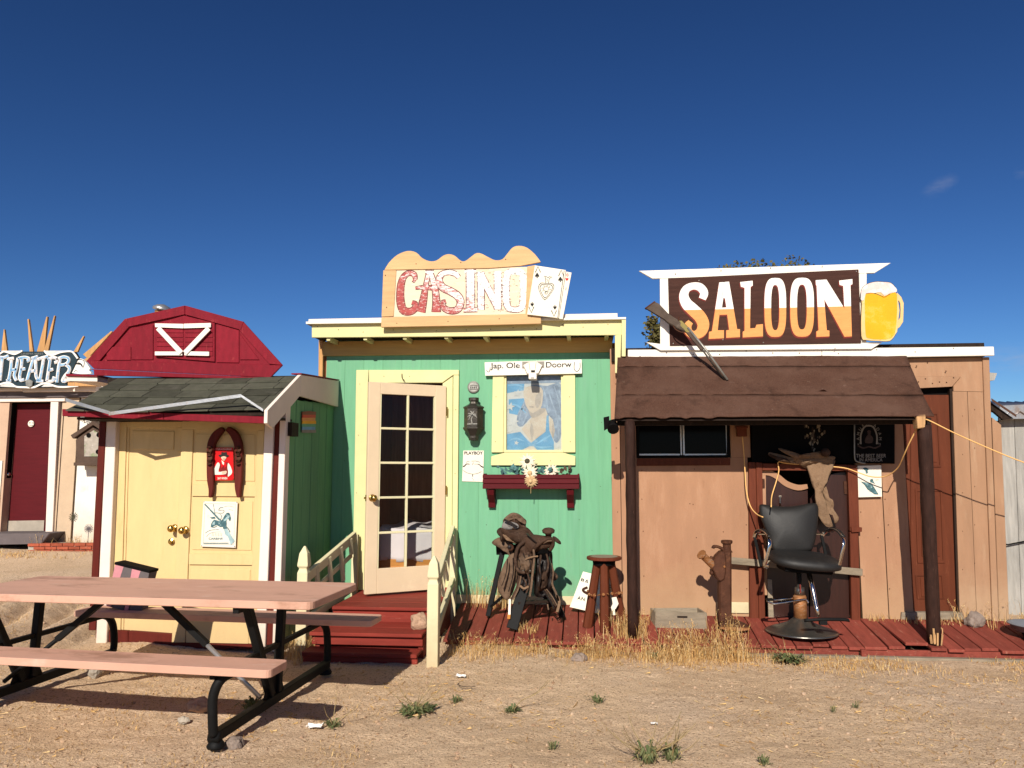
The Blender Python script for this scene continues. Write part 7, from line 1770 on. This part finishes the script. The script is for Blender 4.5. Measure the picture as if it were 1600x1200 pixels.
for nm, pts in (('arm', [(188, 385, 7.36), (200, 345, 7.34), (232, 330, 7.28), (268, 345, 7.10), (296, 385, 6.98), (302, 440, 6.94), (286, 520, 6.94), (262, 590, 6.96), (290, 602, 6.98)]), ('arm', [(690, 372, 7.36), (720, 340, 7.34), (765, 325, 7.26), (815, 340, 7.1), (852, 385, 6.98), (858, 440, 6.94), (842, 510, 6.94), (822, 590, 6.96), (800, 598, 6.98)])):
    a_ = part(nm, flat_arm(pts), m_chrome, bcx, sm=True)
    part('arm_pad', MB().tube([KW(a, b - 7, y) for a, b, y in pts[1:5]], .022, 8, 4, flat=(0, 0, 1)), m_vinyl, a_, sm=True)
    part('arm_strut', MB().bar(KW(*pts[0]), KW(pts[0][0] + 50, 600, 7.16), .025, .02), m_blackmetal, bcx, bev=.003)
part('back_bracket', MB().bar(KW(560, 470, 7.34), KW(560, 580, 7.24), .12, .012, (0, 1, 0)), m_blackmetal, bcx)
part('back_bar', MB().tube([KW(640, 358, 7.34), KW(700, 356, 7.34)], .008, 6), m_chrome, bcx)
part('back_bar', MB().tube([KW(220, 358, 7.34), KW(290, 358, 7.30)], .008, 6), m_chrome, bcx)
pc = Vector((W(1252, 990, 7.17).x, 7.17, dz(7.17)))
part('base', MB().lathe([(.305, .002), (.312, .008), (.29, .020), (.20, .048), (.11, .085), (.072, .115), (.06, .125)], pc, 40), m_basemetal, bcx, sm=True)
part('pump_column', MB().lathe([(.056, .1), (.056, .31), (.05, .315), (.048, .32)], pc, 20), m_rustcol, bcx, sm=True)
part('piston', MB().lathe([(.043, .32), (.043, .385), (.022, .39), (.022, sc0.z - pc.z - .06)], pc, 18), m_basemetal, bcx, sm=True)
part('lever', MB().bar(KW(528, 735, 7.10), KW(532, 800, 7.10), .010, .010, (0, 1, 0)), m_signred, bcx)
part('pedal_bar', MB().tube([KW(590, 875, 7.12), KW(575, 852, 7.12), KW(540, 850, 7.10), (KW(400, 872, 7.06)), KW(320, 878, 7.05), KW(285, 855, 7.05), KW(340, 850, 7.12), KW(480, 838, 7.16)], .009, 7, 4), m_chrome, bcx, sm=True)
part('pedal', MB().obox(KW(300, 848, 7.05), (.03, .01, 0), (0, .03, 0), (0, 0, .008)), m_blackmetal, bcx, bev=.003)
part('footrest_leg', MB().tube([KW(590, 632, 7.0), KW(625, 780, 6.94), KW(650, 905, 6.88), KW(668, 975, 6.84)], [.022, .020, .017, .014], 10), m_chrome, bcx, sm=True)
part('footrest', MB().tube([KW(560, 1006, 6.80), KW(690, 998, 6.80), KW(870, 1000, 6.84), KW(888, 1012, 6.84)], .014, 8, 3), m_blackmetal, bcx, sm=True)
part('footrest_block', MB().obox(KW(700, 1020, 6.81), (.03, 0, 0), (0, .02, 0), (0, 0, .018)), m_blackmetal, bcx)

# --- leather chaps over the swing door frame
oh, sh_ = (1140, 630), 5.333
def HX(pts): return sub(oh, sh_, pts)
cp = thing('leather_chaps', 'tan suede chaps draped over the swing door frame', 'chaps', W(1278, 815, YL - .12))
def hide(nm, pts, Y, bul, ylow=0.0, m=m_suede): return part(nm, pad(smooth(HX(pts), 5, True), Y, .016, bul, .03, ylow, Y + len(pts)), m, cp, sm=True)
hide('waist', [(325, 425), (345, 408), (420, 440), (540, 470), (700, 440), (860, 440), (878, 465), (840, 500), (720, 505), (640, 540), (560, 505), (450, 490), (380, 465)], YL - .10, .05)
hide('waist_fold', [(405, 380), (445, 378), (500, 415), (560, 430), (700, 415), (765, 400), (800, 425), (780, 460), (640, 470), (540, 482), (520, 450), (460, 420)], YL - .13, .05)
hide('leg_panel', [(640, 480), (740, 490), (856, 470), (880, 485), (850, 560), (818, 600), (810, 660), (765, 730), (740, 800), (752, 900), (820, 985), (862, 1020), (840, 1035), (790, 1015), (740, 940), (715, 820), (722, 740), (690, 690), (660, 590)], YL - .105, .05, .05)
hide('leg_panel', [(775, 700), (800, 690), (830, 790), (860, 870), (905, 945), (900, 985), (875, 1002), (868, 950), (825, 880), (785, 800)], YL - .10, .03, .05)
part('rolled_end', MB().ell(W(*HX([(797, 410)])[0], YL - .19), (.045, .045, .042), 14, 10, None, .15), m_leather, cp, sm=True)
hide('belt', [(330, 420), (430, 455), (545, 490), (540, 500), (420, 478), (335, 440)], YL - .155, .015, 0, m_leather)

# --- enamel pan at the right end
ep = thing('enamel_pan', 'shallow grey enamel pan on short black feet at the right end', 'pan', W(1610, 985, 7.1))
pc_ = Vector((W(1622, 975, 7.1).x, 7.1, dz(7.1)))
part('bowl', MB().lathe([(.11, .05), (.18, .075), (.215, .125), (.228, .125), (.228, .13), (.21, .13), (.175, .085), (.02, .06)], pc_, 32), m_enamel, ep, sm=True)
for i in range(4):
    a = rad(20 + i * 90); q = pc_ + Vector((math.cos(a) * .13, math.sin(a) * .13, 0)); part('foot', MB().lathe([(.022, 0), (.026, .03), (.02, .066)], q, 10), m_black, ep)

# ================================================================== TREES BEHIND THE SALOON
def tree(label, base, h, blobs, nl, seed):
    rnd = random.Random(seed)
    t = thing('tree', label, 'tree', base, 'trees behind the saloon')
    b = Vector(base)
    part('trunk', MB().tube([b, b + Vector((.05, 0, h * .35)), b + Vector((-.03, .05, h * .7)), b + Vector((0, 0, h * .95))], [.16, .12, .08, .03], 9, 3), m_bark, t, sm=True)
    for c_, r in blobs:
        mb = MB(); mb.tube([b + Vector((0, 0, h * .45)), (b + Vector((0, 0, h * .6))).lerp(c_, .5), c_], [.05, .035, .015], 6, 3); part('limb', mb, m_bark, t, sm=True)
    vs, fs = [], []
    for c_, r in blobs:
        k = int(nl * (r ** 2) / sum(q ** 2 for _, q in blobs))
        for i in range(k):
            d = Vector((rnd.gauss(0, 1), rnd.gauss(0, 1), rnd.gauss(0, 1))).normalized()
            p = c_ + d * r * (rnd.random() ** .45) * (1 + .5 * noise.noise((c_ + d * r) * 1.7))
            p.z -= .1 * r
            a = Vector((rnd.gauss(0, 1), rnd.gauss(0, 1), rnd.gauss(0, .7) - .3)).normalized() * rnd.uniform(.05, .11); e = a.cross(Vector((rnd.gauss(0, 1), rnd.gauss(0, 1), rnd.gauss(0, 1)))).normalized() * .028
            o_ = len(vs); vs += [p, p + a * .5 + e, p + a, p + a * .5 - e]; fs.append((o_, o_ + 1, o_ + 2, o_ + 3))
    mb = MB(); mb.v = vs; mb.f = fs; mb.mi = [0] * len(fs)
    o_ = part('crown', mb, m_leaves, t, recalc=False); o_['kind'] = 'stuff'
YTr = 15
def TW(u, v, dy=0): return W(u, v, YTr + dy)
tree('tree with olive crown rising above the saloon sign', (TW(1170, 800).x, YTr, -.05), 4.9, [(TW(1150, 440), .45), (TW(1185, 432, .4), .42), (TW(1165, 480), .7), (TW(1130, 500), .6), (TW(1215, 500), .6)], 5200, 2)
tree('second smaller olive crown above the right half of the saloon sign', (TW(1250, 800, 1).x, YTr + 1, -.05), 4.9, [(TW(1236, 432, 1), .42), (TW(1262, 440, 1), .38), (TW(1250, 490, 1), .7), (TW(1290, 500, 1), .45)], 4200, 4)
tree('sparse tree showing left of the saloon sign frame', (TW(1035, 800, -1).x, YTr - 1, -.05), 3.9, [(TW(1026, 520, -1), .22), (TW(1020, 500, -1), .13), (TW(1028, 548, -1), .25), (TW(1045, 530, -1), .35)], 1500, 6)

# ================================================================== DRY GRASS, WEEDS, STONES AND LITTER
rnd = random.Random(5)
def blades(spots):
    vs, fs = [], []
    for (x, y, z, h, lean, wd) in spots:
        a = rnd.uniform(0, 6.283); d = Vector((math.cos(a), math.sin(a), 0)); e = Vector((-d.y, d.x, 0)) * wd
        p = Vector((x, y, z - .01)); m_ = p + Vector((0, 0, h * .55)) + d * h * lean * .35; t = p + Vector((0, 0, h * (1 - lean * .35))) + d * h * lean
        o_ = len(vs); vs += [p - e, p + e, m_ + e * .8, m_ - e * .8, t]; fs += [(o_, o_ + 1, o_ + 2, o_ + 3), (o_ + 3, o_ + 2, o_ + 4)]
        if h > .13 and rnd.random() < .45:                        # seed head
            for k in range(3):
                q = m_.lerp(t, .55 + .2 * k); s_ = Vector((rnd.uniform(-1, 1), rnd.uniform(-1, 1), rnd.uniform(.2, 1.2))).normalized() * rnd.uniform(.012, .028)
                o_ = len(vs); vs += [q, q + s_ * .6 + e * 1.6, q + s_, q + s_ * .6 - e * 1.6]; fs.append((o_, o_ + 1, o_ + 2, o_ + 3))
    mb = MB(); mb.v = vs; mb.f = fs; mb.mi = [0] * len(fs); return mb
def surf(x, y):
    if -1.26 < x < 4.6 and 6.84 < y < 7.8: return dz(y) - .02
    return gz(x, y)
sp_ = []
def scatter(n, x0, x1, y0, y1, h0, h1, lean, dens, wd=.0022):
    for _ in range(n):
        x, y = rnd.uniform(x0, x1), rnd.uniform(y0, y1)
        if rnd.random() > dens(x, y): continue
        h = rnd.uniform(h0, h1)
        sp_.append((x, y, surf(x, y), h, rnd.uniform(lean * .3, lean), wd * rnd.uniform(.7, 1.4)))
cl = lambda x, y, s=1.7, o=0.0: min(1, max(0, .42 + o + 1.7 * noise.noise(Vector((x * s, y * s, 4)))))
front = lambda x, y: cl(x, y, 2.0, .15) * sst(6.15, 6.75, y) * sst(2.0, .9, x) * (.35 + .65 * sst(-1.3, -.6, x))
scatter(15000, -1.35, 2.3, 5.9, 6.86, .03, .14, 1.1, front, .0015)
scatter(1300, -1.2, -.1, 6.45, 6.9, .05, .17, 1.2, lambda x, y: cl(x, y, 2.4, .1))
scatter(2600, -.1, 1.3, 6.45, 6.95, .08, .25, 1.2, lambda x, y: cl(x, y, 2.4) * sst(6.4, 6.65, y))
scatter(1300, 1.0, 1.9, 6.5, 7.25, .10, .28, .5, lambda x, y: cl(x, y, 3, .1) * sst(.22, .05, abs(x - 1.22)) * sst(6.4, 6.7, y))
scatter(900, .1, .55, 6.9, 7.3, .10, .27, .5, lambda x, y: cl(x, y, 4))
scatter(7000, 1.5, 4.8, 6.0, 6.84, .02, .07, 1.0, lambda x, y: cl(x, y, 1.6, -.05) * sst(5.9, 6.6, y))
scatter(700, -1.3, -.3, 7.6, 7.79, .12, .42, .35, lambda x, y: .35 if abs(x + .95) < .25 else .05)
scatter(160, -.62, -.45, 6.98, 7.1, .08, .2, .6, lambda x, y: .5)
scatter(900, 2.55, 4.2, 7.40, 7.53, .04, .13, .6, lambda x, y: cl(x, y, 4))
scatter(900, 3.3, 4.4, 7.3, 8.4, .08, .28, .5, lambda x, y: cl(x, y, 3, -.1))
scatter(5000, -3.4, -1.2, 3.9, 5.4, .012, .05, 1.6, lambda x, y: cl(x, y, 1.9, -.25), .0016)
scatter(1800, -2.5, -2.25, 6.05, 7.2, .06, .22, .6, lambda x, y: cl(x, y, 3))
scatter(1300, -8.5, -6.8, 11.14, 11.48, .08, .30, .6, lambda x, y: cl(x, y, 2.4, .1), .0035)
scatter(900, -9.8, -7, 10.1, 11.0, .02, .09, 1.2, lambda x, y: cl(x, y, 1.4), .004)
scatter(2500, -7, -4.4, 6.0, 8.0, .02, .07, 1.2, lambda x, y: cl(x, y, 1.2, -.2), .002)
scatter(4000, -4, 5, 3.4, 6.2, .008, .028, 1.7, lambda x, y: cl(x, y, 1.1, -.3))
scatter(4500, 1.6, 5.0, 3.4, 6.0, .008, .032, 1.7, lambda x, y: cl(x, y, 1.1, -.12))
o_ = part('dry_grass', blades(sp_), m_straw, None, recalc=False); o_['kind'] = 'stuff'
# broken straw lying on the sand
vs, fs = [], []
for _ in range(9000):
    x = rnd.uniform(-5.5, 5.2); y = 3.1 + 3.9 * rnd.random() ** .8
    if rnd.random() > cl(x, y, 1.3, -.05): continue
    a = rnd.uniform(0, 3.14); l = rnd.uniform(.008, .06); d = Vector((math.cos(a), math.sin(a), 0)) * l; e = Vector((-math.sin(a), math.cos(a), 0)) * rnd.uniform(.0008, .002)
    p = Vector((x, y, surf(x, y) + .004)); o2_ = len(vs); vs += [p - e, p + e, p + d + e + Vector((0, 0, rnd.uniform(0, .012))), p + d - e + Vector((0, 0, rnd.uniform(0, .01)))]; fs.append((o2_, o2_ + 1, o2_ + 2, o2_ + 3))
mb = MB(); mb.v = vs; mb.f = fs; mb.mi = [0] * len(fs)
o_ = part('straw_litter', mb, m_straw, None, recalc=False); o_['kind'] = 'stuff'
# pebbles
ic = bmesh.new(); bmesh.ops.create_icosphere(ic, subdivisions=1, radius=1)
iv = [v.co.copy() for v in ic.verts]; if_ = [[v.index for v in f.verts] for f in ic.faces]; ic.free()
vs, fs = [], []
for _ in range(8000):
    x = rnd.uniform(-5.5, 5.5); y = 3.0 + 4.2 * rnd.random() ** 1.2
    if -1.26 < x < 4.6 and y > 6.8: continue
    r = .0028 + .011 * rnd.random() ** 4.5
    c_ = Vector((x, y, surf(x, y) + r * .25)); o2_ = len(vs)
    sx_, sy_, szz = r * rnd.uniform(.7, 1.4), r * rnd.uniform(.7, 1.4), r * rnd.uniform(.5, .9)
    vs += [c_ + Vector((v.x * sx_, v.y * sy_, v.z * szz)) * rnd.uniform(.8, 1.15) for v in iv]; fs += [[o2_ + i for i in f] for f in if_]
mb = MB(); mb.v = vs; mb.f = fs; mb.mi = [0] * len(fs)
o_ = part('pebbles', mb, m_pebble, None, recalc=False); o_['kind'] = 'stuff'
# green weeds
def weed(u, v, r, n, label, stems=0, h=.05):
    c_ = WZ(u, v, -.02); c_.z = surf(c_.x, c_.y)
    t = thing('weed', label, 'weed', c_, 'small weeds on the sand')
    vs, fs = [], []
    r *= .85
    for i in range(int(n * 1.8)):
        a = rnd.uniform(0, 6.283); d = Vector((math.cos(a), math.sin(a), 0)); l = r * rnd.uniform(.25, 1)
        b_ = c_ + d * l * rnd.uniform(.05, .5) + Vector((rnd.gauss(0, .2), rnd.gauss(0, .2), 0)) * r; e = Vector((-d.y, d.x, 0)) * r * rnd.uniform(.05, .12); z = rnd.uniform(.2, 1) * h
        o2_ = len(vs); vs += [b_, b_ + d * l * .55 + e + Vector((0, 0, z)), b_ + d * l + Vector((0, 0, z * .7)), b_ + d * l * .55 - e + Vector((0, 0, z))]; fs.append((o2_, o2_ + 1, o2_ + 2, o2_ + 3))
    mb = MB(); mb.v = vs; mb.f = fs; mb.mi = [0] * len(fs); q = part('leaves', mb, m_weedleaf, t, recalc=False); q['kind'] = 'stuff'
    for i in range(stems):
        a = rnd.uniform(0, 6.283); d = Vector((math.cos(a), math.sin(a) * .5, 0)); l = rnd.uniform(.12, .24)
        p = [c_, c_ + d * l * .3 + Vector((0, 0, l * .35)), c_ + d * l * .8 + Vector((0, 0, l * .6)), c_ + d * l * 1.2 + Vector((0, 0, l))]
        part('stem', MB().tube(p, [.003, .0026, .002, .0012], 5, 3), m_weeddry, t)
weed(650, 1112, .13, 90, 'largest flat green weed with dry stems in front of the steps', 9)
weed(712, 1097, .05, 26, 'tiny green weed right of the largest one')
weed(800, 1108, .07, 40, 'round green weed in the middle of the sand', 2)
weed(933, 1096, .07, 34, 'flat green weed below the dark rock')
weed(864, 1171, .04, 20, 'tiny green weed low in the middle of the sand')
weed(1012, 1196, .09, 40, 'tall thin weed cut by the bottom edge of the photo', 14, .10)
weed(1050, 1190, .07, 40, 'bushy green weed beside the tall thin one at the bottom', 6, .09)
weed(1021, 1022, .07, 40, 'green sprout in the dry grass under the crate', 0, .06)
weed(1233, 1028, .16, 60, 'grey green tuft in the dry grass by the boardwalk edge', 3, .07)
weed(1302, 1112, .03, 14, 'tiny sprig on bare sand below the barber chair')
weed(1337, 1105, .035, 16, 'small sprig right of the tiny one on bare sand')
weed(395, 1112, .10, 50, 'yellowish weed growing under the table base rail', 4, .08)
weed(520, 1138, .07, 34, 'sprawling weed beside the table shadow tip', 3)
weed(1195, 1197, .05, 22, 'small weed at the bottom edge right of the middle')
for u, v, r, lb in ((720, 1059, .035, 'white scrap of paper on sand near the cream post'), (492, 1140, .045, 'crumpled white scrap beside the table leg'), (1022, 1133, .02, 'tiny bluish white scrap on the open sand')):
    c_ = WZ(u, v, -.02); c_.z = surf(c_.x, c_.y) + .008
    mb = MB(); k = 7; rows = [[c_ + Vector(((i / (k - 1) - .5) * 2 * r, (j / (k - 1) - .5) * 1.4 * r, .5 * r * noise.noise(Vector((i * .6, j * .6, u))) + .3 * r)) for i in range(k)] for j in range(k)]
    mb.sheet(rows); o_ = part('paper_scrap', mb, m_litter, None, recalc=False, solid=.001); tag(o_, lb, 'scrap paper')
q = WZ(728, 1074, -.01); mb = MB(); mb.tube([q + Vector((-.06, .06, .01)), q + Vector((-.06, .02, .012)), q + Vector((-.01, -.02, .01)), q + Vector((.07, -.02, .012))], .003, 5, 4); tag(part('twig', mb, m_bark, None, sm=True), 'thin bent dark twig on the sand below the white scrap', 'twig')

def nails(owner, px, Y, r=.006, m=m_iron):
    mb = MB()
    for u, v in px: mb.lathe([(r, 0), (r * .7, .003)], W(u, v, Y), 6, M=RX)
    o = part('nail_heads', mb, m, owner); o['kind'] = 'stuff'
nails(sa, [(1000 + i * 41.5, 553.5 + rnd.uniform(-4, 4) - i * .35) for i in range(7)] + [(1310 + i * 60, 549 - i + rnd.uniform(-4, 4)) for i in range(4)], YL - .0725)
nails(sa, [(1003, 735), (1003, 780), (1005, 830), (1006, 900), (1165, 740), (1166, 820), (1167, 920), (1085, 733), (1088, 840), (1130, 831), (1345, 800), (1372, 840), (1350, 900), (1388, 820), (1390, 920), (1383, 780), (962, 600), (963, 700), (965, 800), (966, 900), (990, 690), (1078, 787), (1083, 788)], YL - .001, .005)
nails(sa, [(1424 + i * 11, 595 + rnd.uniform(-5, 5)) for i in range(7)] + [(1450, 565), (1478, 580), (1432, 572)], YL - .013, .007)
nails(sa, [(1504, 650 + i * 60) for i in range(5)] + [(1523, 640 + i * 60) for i in range(5)], YL + .003, .004)
nails(ca, [(496 + i * 38 + rnd.uniform(-6, 6), 516 - i * .5 + rnd.uniform(-7, 6)) for i in range(13)], YC - .321, .005)
nails(ca, [(562, 600), (560, 680), (557, 770), (554, 860), (640, 588), (600, 588), (712, 640), (711, 740), (709, 850), (775, 620), (774, 690), (890, 620), (891, 690), (800, 720), (860, 720)], YC - .0335, .004)
nails(ca, [(540, 660), (538, 720), (728, 800), (760, 820), (930, 600), (940, 660), (938, 760), (925, 860), (735, 870), (765, 900), (905, 812), (535, 648)], YC - .001, .004)
nails(cg, [(602, 430), (604, 480), (650, 412), (720, 410), (790, 405), (620, 505), (700, 502), (780, 498), (830, 495)], YN - .008, .005)
nails(sg, [SG([p])[0] for p in ((262, 130), (510, 112), (780, 98), (1060, 90), (1245, 118), (390, 168), (740, 505), (520, 490), (250, 510), (1130, 536))], YG2 - .0015, .006, m_pewterlt)
